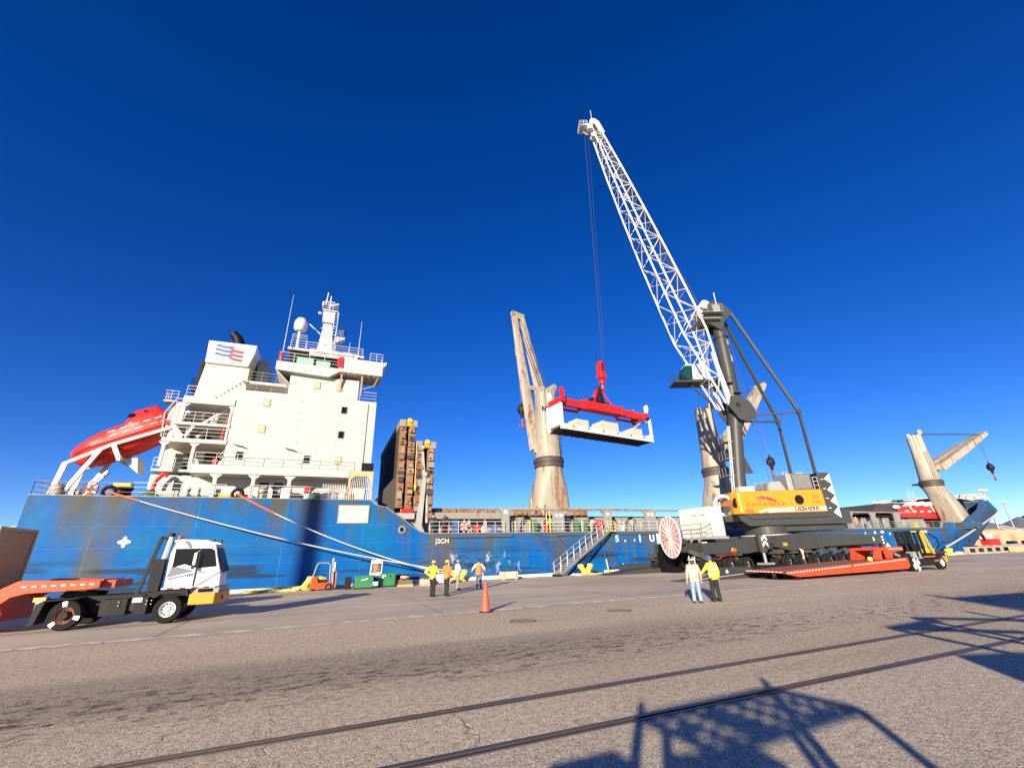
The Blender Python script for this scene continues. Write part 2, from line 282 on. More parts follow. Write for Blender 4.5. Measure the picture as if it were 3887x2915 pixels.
MAT = dict(
    asphalt=m_asphalt(), concrete=m_concrete(), cap=m_concrete('quay_cap', (.6, .57, .5), (.7, .67, .6)), hull=m_hull(), white=m_house(), rustywhite=m_house('rusty_white', (.6, .44, .24), 1.6), water=m_water(),
    deckgreen=paint('deck_paint', (.11, .12, .1), .7, rust=.4), grey=paint('ship_grey', (.27, .275, .26), .55, rust=.28, rs=1.1, grime=.3), cranegrey=paint('deck_crane_paint', (.35, .32, .255), .55, rust=.56, rs=.8, streak=.12, grime=.35, gcol=(.2, .17, .12)),
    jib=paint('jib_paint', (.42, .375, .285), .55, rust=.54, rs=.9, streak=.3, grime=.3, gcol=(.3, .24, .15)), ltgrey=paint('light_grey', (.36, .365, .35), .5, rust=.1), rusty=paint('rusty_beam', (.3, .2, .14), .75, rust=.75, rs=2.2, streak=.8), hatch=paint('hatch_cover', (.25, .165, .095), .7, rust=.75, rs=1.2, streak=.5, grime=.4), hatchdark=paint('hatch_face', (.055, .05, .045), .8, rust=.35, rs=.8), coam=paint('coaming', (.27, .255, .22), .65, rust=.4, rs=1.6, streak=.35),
    black=paint('black_paint', (.006, .006, .007), .55, spec=.25), dark=paint('dark_grey', (.03, .03, .032), .6), blackwin=m_glass('dark_glass', (.008, .009, .011), .1), greenwin=m_glass('green_glass', (.28, .5, .42), .12), teal=m_glass('cab_glass', (.008, .05, .048), .06), tanwin=paint('blind', (.5, .42, .25), .6),  # dark is one plain dark grey for fittings and joints
    mhc=paint('crane_anthracite', (.05, .053, .05), .45, var=.12, grime=.3, gcol=(.085, .075, .06), spec=.35), mhclight=paint('crane_grey', (.3, .305, .3), .45), yellow=paint('crane_yellow', (.74, .265, .014), .32, var=.05, vs=.7, spec=.5), boomwhite=paint('boom_white', (.66, .65, .62), .4, var=.06), white2=paint('clean_white', (.64, .62, .58), .45, var=.06, grime=.12, gcol=(.5, .47, .42)), sheave=paint('sheave_cream', (.74, .68, .5), .5), pink=paint('reel_pink', (.52, .27, .27), .6, var=.1, grime=.1, gcol=(.5, .3, .28)),
    red=paint('spreader_red', (.62, .018, .014), .38, var=.1, rust=.0), orange=paint('trailer_orange', (.66, .068, .016), .42, var=.14, grime=.35, gcol=(.28, .05, .025)), trailertop=paint('trailer_deck', (.25, .1, .07), .8, rust=.5), lbred=paint('lifeboat_orange', (.66, .03, .018), .35, var=.06), darkred=paint('dark_red', (.3, .012, .012), .5), cargored=paint('cargo_red', (.45, .02, .025), .45), firered=paint('fire_red', (.6, .02, .02), .4),
    tyre=paint('tyre_rubber', (.016, .0155, .015), .85, grime=.35, gcol=(.05, .045, .036), spec=.2), rim=paint('wheel_rim', (.62, .62, .6), .35, metal=.3, grime=.35, gcol=(.18, .16, .13)), rustrim=paint('rusty_rim', (.16, .06, .03), .8, rust=.6), steel=paint('bare_steel', (.35, .35, .35), .35, metal=.8), chassis=paint('chassis_black', (.012, .012, .013), .6, grime=.4, gcol=(.045, .04, .032), spec=.3), cab=paint('cab_white', (.8, .8, .8), .28, var=.04), cabgrey=paint('cab_livery_grey', (.2, .21, .25), .35), amber=paint('bumper_amber', (.8, .33, .02), .45, grime=.25, gcol=(.35, .2, .08)), maroon=paint('tape_maroon', (.3, .03, .05), .5), tape=paint('tape_white', (.75, .75, .72), .4), brown=paint('container_brown', (.6, .4, .18), .6, rust=.3), tanbox=paint('container_tan', (.45, .3, .16), .6, rust=.3),
    rope=paint('rope_white', (.55, .53, .49), .85, var=.3, vs=7), ropered=paint('rope_guard_red', (.75, .13, .05), .7), wire=paint('wire_rope', (.06, .06, .065), .5), net=paint('net_cord', (.05, .07, .09), .8),
    bollard=paint('bollard_yellow', (.8, .6, .09), .55, grime=.3, gcol=(.45, .32, .12), rust=.12), fyellow=paint('machine_yellow', (.75, .45, .03), .4), green=paint('bin_green', (.03, .2, .07), .45, grime=.2, gcol=(.06, .09, .05)), drum=paint('drum_green', (.05, .16, .06), .5), pallet=paint('pallet_wood', (.5, .38, .2), .8, vs=6), crate=paint('crate_wood', (.62, .52, .36), .8, vs=5), canvas=paint('canvas', (.52, .46, .39), .85, vs=2), strap=paint('strap_orange', (.75, .4, .15), .7),
    cone=paint('cone_orange', (.85, .1, .045), .5), conebase=paint('cone_base', (.025, .025, .025), .8), hook=paint('hook_purple', (.2, .06, .1), .5), skin=paint('skin', (.48, .27, .19), .6), skin2=paint('skin_dark', (.22, .11, .075), .6), hair=paint('hair', (.09, .05, .025), .7), vizlime=paint('vest_lime', (.72, .85, .05), .7), vizlime2=paint('vest_pale_lime', (.75, .78, .3), .7), vizorange=paint('vest_orange', (.9, .22, .05), .7), reflect=paint('reflective', (.8, .8, .78), .3), jeans=paint('denim', (.25, .36, .5), .8, var=.25), jeansd=paint('denim_dark', (.1, .12, .2), .8, var=.25), trous=paint('black_trousers', (.018, .017, .018), .8), khaki=paint('khaki', (.3, .26, .21), .8), shirtw=paint('shirt_white', (.75, .7, .66), .8), shirtg=paint('shirt_grey', (.4, .38, .33), .8), navy=paint('boiler_suit', (.03, .035, .06), .8), boots=paint('boots', (.015, .013, .012), .6), hlime=paint('helmet_lime', (.78, .85, .05), .3), hblue=paint('helmet_blue', (.03, .14, .5), .3), hwhite=paint('helmet_white', (.8, .8, .8), .3), hgrey=paint('helmet_grey', (.35, .38, .38), .35),
    peach=paint('peach_wall', (.6, .4, .26), .8, grime=.2, gcol=(.4, .28, .2)), hill=paint('hill', (.16, .17, .2), .95, vs=.004), barrier=paint('barrier_pale', (.38, .34, .26), .8), logoblue=paint('logo_blue', (.05, .13, .33), .5), logored=paint('logo_red', (.65, .03, .05), .5), lettdark=paint('letter_black', (.02, .02, .02), .5), lettgold=paint('letter_maroon', (.3, .05, .03), .5), lettwhite=paint('letter_white', (.8, .8, .8), .5), faded=paint('letter_faded', (.6, .68, .75), .6), ventgrey=paint('vent_grey', (.1, .1, .095), .6), tarpgrey=paint('tarp_grey', (.05, .05, .055), .7))
K = MAT
# ------------------------------------------------------------------ setting
struct(MB().add([(-3000, -3000, 0), (30000, -3000, 0), (30000, 40.9, 0), (-3000, 40.9, 0)], [(0, 1, 2, 3)]), 'asphalt_yard', K['asphalt'])
struct(MB().add([(-400, 18.2, .004), (900, 18.2, .004), (900, 40.7, .004), (-400, 40.7, .004)], [(0, 1, 2, 3)]), 'concrete_apron', K['concrete'])
struct(MB().add([(-30000, 40.9, -2.6), (30000, 40.9, -2.6), (30000, 30000, -2.6), (-30000, 30000, -2.6)], [(0, 1, 2, 3)]), 'water', K['water'])
struct(MB().bx(-400, 900, 40.9, 41.3, -6, -.002), 'quay_wall', K['concrete'])
# kerb on the quay edge, in lengths
cap = struct(MB().bx(-400, -25.2, 40.72, 41.28, 0, .28), 'quay_kerb', K['cap'])
x = -25
while x < 96:
    L = random.uniform(5.6, 6.4)
    if not (20 < x < 23.5):
        o = MB().bx(0, L - .12, 40.72 + random.uniform(-.03, .03), 41.28, 0, .28 + random.uniform(-.03, .03)).build('kerb_length', K['cap'], cap, bev=.04); o.location.x = x
    x += L
# pale ragged seam between asphalt and concrete, and a thin worn line
def seam(name, y0, w, x0, x1, dx, mat, gap, z):
    mb = MB(); x = x0
    while x < x1:
        L = random.uniform(.5, 1.6) * dx
        if random.random() > gap:
            k = max(2, int(L / .12 / dx)); a = []; b = []
            for i in range(k + 1):
                xx = x + L * i / k; e = min(1, 3 * min(i, k - i) / k + .15)
                yy = y0 + .05 * math.sin(xx * .7) ; a.append((xx, yy - w * e * random.uniform(.3, 1), z)); b.append((xx, yy + w * e * random.uniform(.3, 1), z))
            n = len(a)
            mb.add(a + b, [(i, i + 1, n + i + 1, n + i) for i in range(n - 1)])
        x += L * random.uniform(.92, 1.1)
    return struct(mb, name, mat)
m_seam = paint('seam_pale', (.78, .7, .52), .85, var=.4, vs=4, grime=.6, gcol=(.5, .42, .3))
seam('seam_line', 18.2, .33, -14, 40, 1, m_seam, .1, .009); seam('seam_line', 18.2, .32, 40, 160, 3, m_seam, .1, .009)
seam('worn_line', 15.95, .045, -14, 30, 1, m_seam, .3, .005)
seam('worn_line', 14.4, .02, 5, 60, 1.2, m_seam, .5, .005)
# joints in the concrete
jt = struct(MB().bx(-400, 900, 29.4, 29.425, .0045, .0075), 'concrete_joint', K['dark'])
for i in range(-6, 18):
    o = MB().bx(-.012, .012, 18.4, 40.6, .0045, .0082).build('joint', K['dark'], jt); o.location.x = 4.65 + i * 9.2
# rails set in the asphalt: two running rails, each with a flange groove and check rail
for nm, y in (('far', 7.25), ('near', 5.78)):
    rl = struct(MB().bx(-60, 220, y - .036, y + .036, -.1, .018), 'railway_rail', K['steelrail'] if 'steelrail' in K else paint('rail_steel', (.11, .085, .075), .42, metal=.4, rust=.35))
    gv = MB().bx(-60, 220, y - .085, y - .037, .0005, .004).build('flange_groove', K['dark'], rl)
    ck = MB().bx(-60, 220, y - .125, y - .086, -.1, .012).build('check_rail', rl.data.materials[0], rl)
    fs = MB().bx(-60, 220, y + .037, y + .055, .0005, .0035).build('asphalt_fillet', K['dark'], rl)
m_lid = paint('iron_lid', (.17, .14, .11), .7, grime=.5, gcol=(.3, .25, .18))
# manhole covers
for x, y, l in ((6.4, 14.75, 'round iron manhole cover nearest the traffic cone'), (10.45, 15.05, 'round iron manhole cover left of the two people in lime jackets')):
    t = thing('manhole_cover', l, 'manhole', (x, y, 0), 0, 'manhole covers in the asphalt')
    MB().lathe([(.46, .002), (.46, .014), (.39, .014), (.39, .006), (.001, .006)], n=28).build('frame', m_lid, t)
    mb = MB().lathe([(.375, .003), (.375, .012), (.0005, .012)], n=24)
    for i in range(-4, 5):
        w = math.sqrt(max(0, .34 ** 2 - (i * .075) ** 2)); mb.bx(-w, w, i * .075 - .02, i * .075 + .02, .0125, .02)
    mb.build('lid', m_lid, t)
# distant hills across the bay
def hills(name, y0, seed, hmax, x0, x1, sx):
    random.seed(seed); mb = MB(); n = 90; top = []; ph = [random.uniform(0, 6) for _ in range(6)]
    for i in range(n):
        u = i / (n - 1); h = sum(math.sin(u * (5 + 7 * k) + ph[k]) / (1 + k) for k in range(6)); top.append(max(.12, .55 + .28 * h) * hmax * min(1, u * 6, (1 - u) * 6 + .3))
    vs = []
    for d, k in ((0, 0), (.35, .55), (1, 1), (1.6, .5), (2.3, 0)):
        for i in range(n): vs.append((x0 + (x1 - x0) * i / (n - 1), y0 + d * sx, -8 + top[i] * k * (1 + .12 * math.sin(i * 1.7 + d * 9))))
    mb.add(vs, [(j * n + i, j * n + i + 1, (j + 1) * n + i + 1, (j + 1) * n + i) for j in range(4) for i in range(n - 1)])
    return struct(mb, name, K['hill'], True)
hills('hills', 3300, 5, 620, 7200, 16000, 700); hills('hills', 9000, 11, 330, -9000, 9000, 900); random.seed(3)
# far shore quay beyond the bow
struct(MB().bx(146, 900, 41.4, 400, -6, -.3), 'far_wharf', K['concrete'])
# ================================================================== SHIP
ship = thing('cargo_ship', 'blue heavy-lift cargo ship with white superstructure aft, moored along the quay', 'ship', (55, 52.5, -2.6))
def SM(): return MB(ship)
def ztop(x):
    P = [(-99, 7.1), (3.7, 7.1), (4.0, 6.75), (4.5, 6.55), (5.0, 6.5), (6.6, 5.45), (7.6, 4.7), (8.3, 4.3), (9.0, 4.12), (98.4, 4.1), (98.6, 4.95), (103.2, 4.95), (104.2, 4.2), (106.2, 4.0), (107.2, 4.3), (118.2, 9.2), (125, 9.6), (145, 10.4)]
    for (a, za), (b, zb) in zip(P, P[1:]):
        if x <= b: return za + (zb - za) * (x - a) / (b - a)
    return P[-1][1]
LV = [(-4, 78, 119, 1.0), (-2.6, 82, 121.5, 1.0), (0, 88, 125.5, 1.0), (4, 98, 133.8, 1.1), (8.2, 104, 143.6, 1.25)]      # z, taper start, stem x, fullness
def halfb(l, x):
    z, xs, xe, q = l
    if x <= xs: return 10.0
    t = min(1, (x - xs) / (xe - xs)); return 10.0 * (1 - t ** 1.65) ** q
XS = [-20, -17, -12, -6, 0, 3.6, 4.0, 4.5, 5.0, 5.8, 6.6, 7.6, 8.3, 9.0, 14, 22, 32, 44, 56, 68, 78, 84, 90, 95, 98.4, 98.6, 103.2, 104.2, 106.2, 107.2, 109, 111.5, 114, 118, 122, 126, 130, 134, 137, 140, 142, 143, 143.6]
def hull_ring(x, side):
    """points of one station from keel to rim; upper levels keep the station's x, lower ones stop at their stem"""
    pts = []
    for l in LV[:4]:
        xx = x if x < 78 else 78 + (x - 78) * (l[2] - 78) / (143.6 - 78)
        pts.append((xx + (0 if x > -19 else (2.2 if l[0] < -2 else .25 if l[0] < 2 else 0)), 52.5 - side * halfb(l, xx) * (.9 if l[0] < -3 else 1), l[0]))
    zt = ztop(x if x < 106 else x)
    l = LV[4]
    if zt > 8.3:
        k = min(1, (zt - 8.2) / 1.6); pts.append((x, 52.5 - side * halfb(l, x), 8.2)); hb = max(0, halfb(l, x) - .9 * k)
        pts.append((x - 2.6 * k * max(0, (x - 126) / 17.6), 52.5 - side * hb, zt))
    else:
        z1 = max(4.0, zt * .9) if zt > 4.5 else zt - .05
        f = lambda z: halfb(LV[3], min(x, 133.8)) + (halfb(l, x) - halfb(LV[3], min(x, 133.8))) * max(0, min(1, (z - 4) / 4.2))
        pts[3] = (pts[3][0], pts[3][1], min(4.0, zt - .1)) 
        pts.append((x if x < 98 else pts[3][0] + (x - pts[3][0]) * min(1, max(0, (z1 - 4) / 4.2)), 52.5 - side * f(z1), z1)); pts.append((x if x < 98 else pts[3][0] + (x - pts[3][0]) * min(1, max(0, (zt - 4) / 4.2)), 52.5 - side * f(zt), zt))
    return pts
mb = SM(); n = 6
for side in (1, -1):
    vs = []
    for x in XS: vs += hull_ring(x, side)
    mb.add(vs, [(i * n + j, (i + 1) * n + j, (i + 1) * n + j + 1, i * n + j + 1) for i in range(len(XS) - 1) for j in range(n - 1)])
a = hull_ring(-20, 1); b = hull_ring(-20, -1); mb.add(a + b, [(j, j + 1, n + j + 1, n + j) for j in range(n - 1)])
hull = mb.build('hull', K['hull'], ship, True)
# gunwale edge strip, decks
mb = SM(); rim = [hull_ring(x, 1)[-1] for x in XS if x < 106.3]
for p, q in zip(rim, rim[1:]): mb.bar((p[0], p[1] + .1, p[2] + .02), (q[0], q[1] + .1, q[2] + .02), .3, .07)
mb.build('gunwale', K['coam'], hull)
mb = SM(); mb.bx(9.8, 17.6, 42.33, 42.49, 3.72, 4.0); mb.bx(22.6, 97, 42.36, 42.49, 3.75, 4.02); mb.build('rubbing_strake', paint('strake', (.05, .09, .14), .6, rust=.2), hull, bev=.03)
SM().bx(-19.9, 3.6, 42.75, 62.3, 6.9, 7.05).build('poop_deck', K['deckgreen'], ship)
SM().bx(3.6, 106, 42.8, 62.2, 3.85, 4.05).build('main_deck', K['deckgreen'], ship)
SM().xy([(103, 44.5), (112, 45.5), (122, 48), (132, 51.5), (132, 53.5), (122, 57), (112, 60), (103, 61)], 3.9, 4.02).build('forecastle_deck', K['deckgreen'], ship)
# hull fittings: grey blank plate, mooring chock, flower-shaped thruster mark, writing
pl = SM().bx(.96, 3.5, 42.44, 42.495, 5.1, 6.62).build('side_plate', paint('zinc_plate', (.5, .5, .46), .5, grime=.3, gcol=(.35, .34, .3), streak=.05), hull)
mb = SM(); mb.bx(.9, 3.56, 42.42, 42.47, 6.6, 6.66); mb.bx(.9, 3.56, 42.42, 42.47, 5.06, 5.12); mb.bx(.9, .97, 42.42, 42.47, 5.12, 6.6); mb.bx(3.49, 3.56, 42.42, 42.47, 5.12, 6.6); mb.build('plate_frame', K['coam'], pl)
ck = SM().torus((6.6, 42.48, 4.5), .27, .09, 'y').build('mooring_chock', K['coam'], hull, True); SM().tube((6.6, 42.47, 4.5), (6.6, 42.6, 4.5), .24, n=20).build('chock_hole', K['black'], ck)
mb = SM()
for k in range(4):
    a = math.pi / 2 * k; M = Matrix.Translation((-13.7, 42.47, 3.8)) @ Matrix.Rotation(-a, 4, 'Y') @ Matrix.Translation((.2, 0, 0)) @ Matrix.Diagonal((.2, .02, .13, 1)) @ Matrix.Rotation(R(90), 4, 'X'); mb.lathe([(1, -.5), (1, .5)], M, 18)
mb.build('hull_mark', K['lettwhite'], hull)
def mark(s_, size, x, z, mat, **k): return text(s_, size, faceY(x, 42.478, z), mat, hull, 'hull_lettering', root=ship, **k)
mark('|2CH', .6, 10.4, 3.44, paint('mark_pale', (.75, .6, .45), .6), bold=.012)
for s_, x, z in (('S', 30.2, 3.35), ('I', 33.3, 3.3), ('U', 35.0, 3.3), ('N', 36.6, 3.3), ('I', 74.5, 3.2)): mark(s_, 1.0, x, z, K['faded'], bold=.05)
mb = SM()
for x, z, w, h in ((31.1, 3.05, .3, .2), (32.4, 3.1, .25, .2), (76.5, 3.4, .7, .4), (78.2, 3.5, 1.0, .55), (80.2, 3.2, .5, .3), (-11.2, 2.05, .5, .1)): mb.xz([(x, z), (x + w * .6, z - h * .3), (x + w, z + h * .3), (x + w * .5, z + h)], 42.474, 42.49)
mb.build('paint_remnant', K['faded'], hull)
# fender rubber bars at hull aft quarter
# ------------------------------------------------------------------ superstructure
YW = 43.4
hs_ = SM(); hs_.bx(-8.8, 3.42, YW, 61.5, 9.85, 16.9); hs_.bx(-4.75, 1.55, YW + .003, 61.2, 16.9, 19.0)
house = hs_.build('deckhouse', K['white'], ship, bev=.03)
# pilaster drain pipe, weld studs
mb = SM(); mb.tube((2.62, YW - .05, 10.0), (2.62, YW - .05, 16.6), .045); [mb.bx(2.56, 2.68, YW - .1, YW, z, z + .06) for z in (10.9, 12.6, 14.2, 15.6)]; mb.build('drain_pipe', K['coam'], house)
mb = SM()
for x in (-3.4, 0.0):
    for z in (11.5, 12.4, 13.4, 14.4, 15.2, 16.3): SM().bx(x - .05, x + .05, YW - .05, YW, z, z + .06).build('weld_stud', K['coam'], house)
for x in (-2.9, -1.6, -.4): SM().bx(x, x + .1, YW - .05, YW, 11.3, 11.36).build('weld_stud', K['coam'], house)
# square ports of the side wall
def port(x, z, glass, w=.48, h=.64, par=house, y=YW):
    f = SM().bx(x - w / 2 - .06, x + w / 2 + .06, y - .05, y + .01, z - h / 2 - .06, z + h / 2 + .06).build('window', K['coam'], par, bev=.09)
    SM().bx(x - w / 2, x + w / 2, y - .062, y - .03, z - h / 2, z + h / 2).build('pane', glass, f, bev=.08)
for x, z, gl in ((-6.3, 15.83, 'tanwin'), (-6.33, 13.33, 'tanwin'), (.42, 15.75, 'blackwin'), (.4, 13.27, 'blackwin'), (-2.28, 18.06, 'tanwin'), (-.25, 18.04, 'tanwin'), (-7.66, 10.82, 'blackwin'), (-2.28, 10.76, 'blackwin'), (.41, 10.78, 'tanwin')): port(x, z, K[gl])
for x, z in ((-7.9, 11.65), (-3.85, 11.55)):
    mb = SM(); mb.bar((x - .3, YW - .25, z + .1), (x + .5, YW - .25, z - .08), .35, .06); mb.bx(x - .1, x + .2, YW - .2, YW + .01, z - .02, z + .03); mb.build('flood_lamp', K['coam'], house)
# aft house: walls of the recessed decks
SM().bx(-14.0, 3.3, 44.9, 61.5, 7.05, 9.2).build('poop_house', K['white'], ship)
SM().bx(-13.9, -8.8, 46.2, 61, 9.8, 15.3).build('aft_casing', m_house('cream_paint', (.62, .57, .47), .6), ship)
for x0, x1, z0, z1 in ((-13.0, -11.5, 9.9, 11.3), (-10.8, -9.2, 9.9, 11.5), (-12.3, -9.4, 12.3, 13.1), (-11.6, -10.4, 13.7, 15.0)):
    SM().bx(x0, x1, 46.12, 46.19, z0, z1).build('dark_interior_panel', K['black'], ship)  # black panels put in for the shade inside the aft decks
for x, y, z, w, h, m in ((-12.4, 44.3, 12.07, .5, .6, 'white2'), (-10.2, 44.4, 12.07, .8, .45, 'dark'), (-9.5, 44.2, 12.07, .2, .6, 'firered'), (-10.6, 44.5, 13.5, .5, .7, 'coam'), (-12.2, 44.4, 13.5, .4, .5, 'dark'), (-9.8, 44.6, 9.83, .3, .9, 'firered'), (-12.6, 45.2, 9.66, .6, .8, 'dark'), (-11.6, 45.0, 9.66, .3, 1.0, 'white2')):
    SM().bx(x, x + w, y, y + .5, z, z + h).build('deck_locker', K[m], ship, bev=.04)
# deck edges (white fascias)
def deckslab(name, x0, x1, z0, z1, y0=42.75, y1=61.8): return SM().bx(x0, x1, y0, y1, z0, z1).build(name, K['white'], ship, bev=.02)
d2 = deckslab('boat_deck', -10.85, 1.55, 9.12, 9.83)
dA = deckslab('first_deck', -13.45, -8.79, 11.72, 12.07, 43.3)
dB = deckslab('second_deck', -12.95, -8.79, 13.25, 13.5, 43.3)
dC = deckslab('third_deck', -12.68, -8.79, 15.22, 15.85, 43.3)
deckslab('winch_deck', -14.0, -10.86, 9.45, 9.66, 44.6)
# pillars with knee brackets
def pillar(x, z0, z1, y, w=.28, par=ship, kn=.38):
    mb = SM(); mb.bx(x - w / 2, x + w / 2, y, y + .22, z0, z1)
    for s in (-1, 1): mb.xz([(x + s * w / 2, z1), (x + s * (w / 2 + kn), z1), (x + s * w / 2, z1 - kn)], y + .02, y + .16)
    return mb.build('pillar', K['white'], par)
for x in (-8.95, -6.15, -3.38): pillar(x, 7.05, 9.12, 42.85)
for x in (-13.2, -11.1): pillar(x, 9.66, 11.72, 43.4, .24, ship, .3)
pillar(-12.55, 13.5, 15.22, 43.4, .3, ship, .35); pillar(-8.95, 12.07, 15.22, 43.42, .2, ship, .25)
mb = SM(); mb.bar((-13.0, 43.5, 13.25), (-12.0, 43.5, 12.07), .2, .3); mb.bar((-11.5, 43.5, 13.25), (-12.0, 43.5, 12.07), .2, .25); mb.build('knee_brace', K['white'], ship)
# rust-stained grille frame at the forward end of the poop
gf = SM(); gf.bx(1.5, 1.72, 42.8, 43.0, 7.05, 9.78); gf.bx(3.43, 3.66, 42.8, 43.0, 7.05, 9.78); gf.bx(1.72, 3.43, 42.8, 43.0, 9.3, 9.78); gf.xz([(1.72, 9.3), (2.05, 9.3), (1.72, 8.95)], 42.81, 42.98); gf.xz([(3.43, 9.3), (3.1, 9.3), (3.43, 8.95)], 42.81, 42.98)
gr = gf.build('grille_frame', K['rustywhite'], ship)
for i in range(10): o = SM().tube((1.85 + i * .165, 42.9, 7.1), (1.85 + i * .165, 42.9, 9.3), .028, n=6).build('grille_bar', K['white2'], gr)
SM().bx(1.72, 3.43, 42.87, 42.92, 8.15, 8.2).build('grille_rail', K['white2'], gr)
for i in range(10): SM().bx(-.62 + i * .21, -.54 + i * .21, 44.1, 44.16, 7.9, 8.85).build('rack_slat', K['white2'], ship)
SM().bx(2.55, 3.62, 42.8, 43.3, 9.85, 10.55).build('navigation_light_screen', K['black'], ship)
# things in the side passage: doors, lockers, winch
for x in (-4.75, -5.9): 
    d = SM().bx(x, x + .75, 44.84, 44.92, 7.1, 8.8).build('door', K['dark'], ship, bev=.1); SM().bx(x + .15, x + .6, 44.82, 44.86, 7.9, 8.5).build('door_window', K['mhclight'], d)
mb = SM(); mb.bx(-3.95, -3.1, 43.4, 44.3, 7.05, 8.15); mb.build('deck_locker', K['white2'], ship, bev=.06)
SM().bx(-2.15, -1.62, 43.6, 44.1, 7.75, 8.3).build('fire_box', K['firered'], ship, bev=.05); SM().bx(-2.1, -1.7, 43.7, 44.0, 7.05, 7.76).build('box_stand', K['white2'], ship)
SM().ell((-1.25, 43.7, 7.3), .55, .4, .45, zmin=-.3).build('tarpaulin_heap', paint('tarp_green', (.03, .13, .07), .8), ship, True); SM().bx(-1.75, -.75, 43.4, 44.0, 7.05, 7.3).build('tarpaulin_crate', K['chassis'], ship)
[SM().lathe([(.3, 0), (.33, .1), (.33, .6), (.3, .72)], c=(-.3 + i * .72, 43.6, 7.05), n=14).build('rubber_fender', K['white2'], ship, True) for i in range(4)]
mb = SM(); mb.lathe([(.3, 0), (.3, .1), (.17, .15), (.17, .6), (.3, .66), (.3, 1.05), (.1, 1.1)], c=(-5.4, 43.5, 7.05), n=16); mb.build('ventilator', K['cranegrey'], ship, True)
# aft door and bits on the poop house
d = SM().bx(-12.75, -12.25, 44.82, 44.9, 7.3, 8.75).build('door', K['white2'], ship, bev=.06); SM().bx(-12.2, -11.7, 44.8, 44.9, 7.35, 8.7).build('door_opening', K['black'], d)
SM().bx(-11.2, -10.5, 44.7, 44.9, 9.15, 9.4).build('lamp_box', K['dark'], ship)
mb = SM(); [mb.path([(-13.7 + .15 * k, 44.0, 7.15 + .13 * k), (-11.5, 43.8, 7.2 + .13 * k)], .06) for k in range(5)]; mb.build('coiled_hawser', K['rope'], ship)
mb = SM(); mb.tube((-10.7, 43.6, 7.6), (-9.2, 43.6, 7.6), .3, n=16); [mb.tube((xx, 43.6, 7.6), (xx + .1, 43.6, 7.6), .48, n=18) for xx in (-10.8, -10.1, -9.2)]; mb.bx(-10.9, -9.0, 43.3, 43.9, 7.05, 7.2); mb.build('mooring_winch', K['white2'], ship, True)
SM().bx(-8.7, -7.3, 43.2, 43.9, 7.05, 7.5).build('rope_chest', K['fyellow'], ship)
SM().bx(-8.8, -7.1, 43.3, 44.2, 7.5, 7.95).build('chest_lid', K['white2'], ship)
# roller fairleads the mooring lines leave by
fl = []
for x in (-15.6, -7.1):
    o = SM().torus((x, 42.75, 7.45), .38, .14, 'y', 20, 8).build('fairlead', K['black'], ship, True)
# ------------------------------------------------------------------ railings (white)
def rl(pts, name='railing', par=ship, mat='white2', **k): return SM().rail(pts, **k).build(name, K[mat], par)
rl([(-19.9, 61, 7.1), (-20, 42.7, 7.1), (-14.2, 42.7, 7.1)], h=1.05, mat='coam'); rl([(-14.2, 42.7, 7.1), (-8, 42.7, 7.1)], h=1.1, mat='white2'); rl([(-6.3, 42.7, 7.1), (1.5, 42.7, 7.1)], h=1.1)
rl([(-10.7, 42.85, 9.83), (1.5, 42.85, 9.83)], h=1.0, par=d2); rl([(-13.4, 43.4, 12.07), (-8.9, 43.4, 12.07)], h=.95, par=dA); rl([(-12.9, 43.4, 13.5), (-8.9, 43.4, 13.5)], h=.95, par=dB); rl([(-12.6, 43.4, 15.85), (-8.9, 43.4, 15.85)], h=.95, par=dC); rl([(-14, 44.7, 9.66), (-11, 44.7, 9.66)], h=.95)
rl([(-8.7, 43.6, 16.9), (-4.9, 43.6, 16.9)], h=1.0, mat='coam'); rl([(1.7, 43.5, 16.9), (3.35, 43.5, 16.9), (3.35, 50, 16.9)], h=1.0)
# stair flights aft
def stair(p, q, name='stair'):
    p = Vector(p); q = Vector(q); mb = SM()
    for dy in (0, .7): mb.bar(p + Vector((0, dy, 0)), q + Vector((0, dy, 0)), .05, .2); mb.tube(p + Vector((0, dy, .9)), q + Vector((0, dy, .9)), .025)
    st = mb.build(name, K['white2'], ship); k = int(abs(q.z - p.z) / .24)
    for i in range(k):
        c = p.lerp(q, (i + .5) / k); SM().bx(c.x - .1, c.x + .1, c.y, c.y + .7, c.z - .02, c.z + .02).build('tread', K['white2'], st)
stair((-11.4, 44.6, 15.85), (-8.7, 44.6, 18.4)); stair((-11.5, 44.6, 13.5), (-9.3, 44.6, 15.5)); stair((-11.9, 44.8, 12.07), (-10.6, 44.8, 13.5)); stair((-9.3, 44.0, 9.83), (-8.2, 44.0, 11.7))
SM().bx(-8.75, -4.7, 45.0, 60, 18.15, 18.4).build('funnel_deck', K['white'], ship); rl([(-8.7, 45.1, 18.4), (-4.8, 45.1, 18.4)], h=1.0, mat='coam')
mb = SM(); mb.tube((-13.9, 45, 12.5), (-13.6, 45, 15.4), .32, n=14); mb.tube((-13.2, 45, 12.1), (-13.2, 45, 15.6), .42, n=14); mb.bx(-13.6, -12.9, 44.6, 45.2, 13.6, 15.0); mb.path([(-13.9, 44.6, 12.4), (-14.1, 44.6, 14.5), (-13.5, 44.6, 15.9), (-12.9, 44.6, 15.9)], .07, 8); mb.build('boat_hoist', K['ltgrey'], ship, True)
SM().bx(-14.6, -13.6, 45, 46, 15.7, 15.82).build('lookout_platform', K['white'], ship); rl([(-13.6, 45, 15.82), (-14.6, 45, 15.82), (-14.6, 46, 15.82)], h=.9, sp=.5)
SM().tube((-9.35, 43.5, 12.07), (-9.1, 43.5, 14.3), .05).build('fire_hydrant', K['firered'], ship)
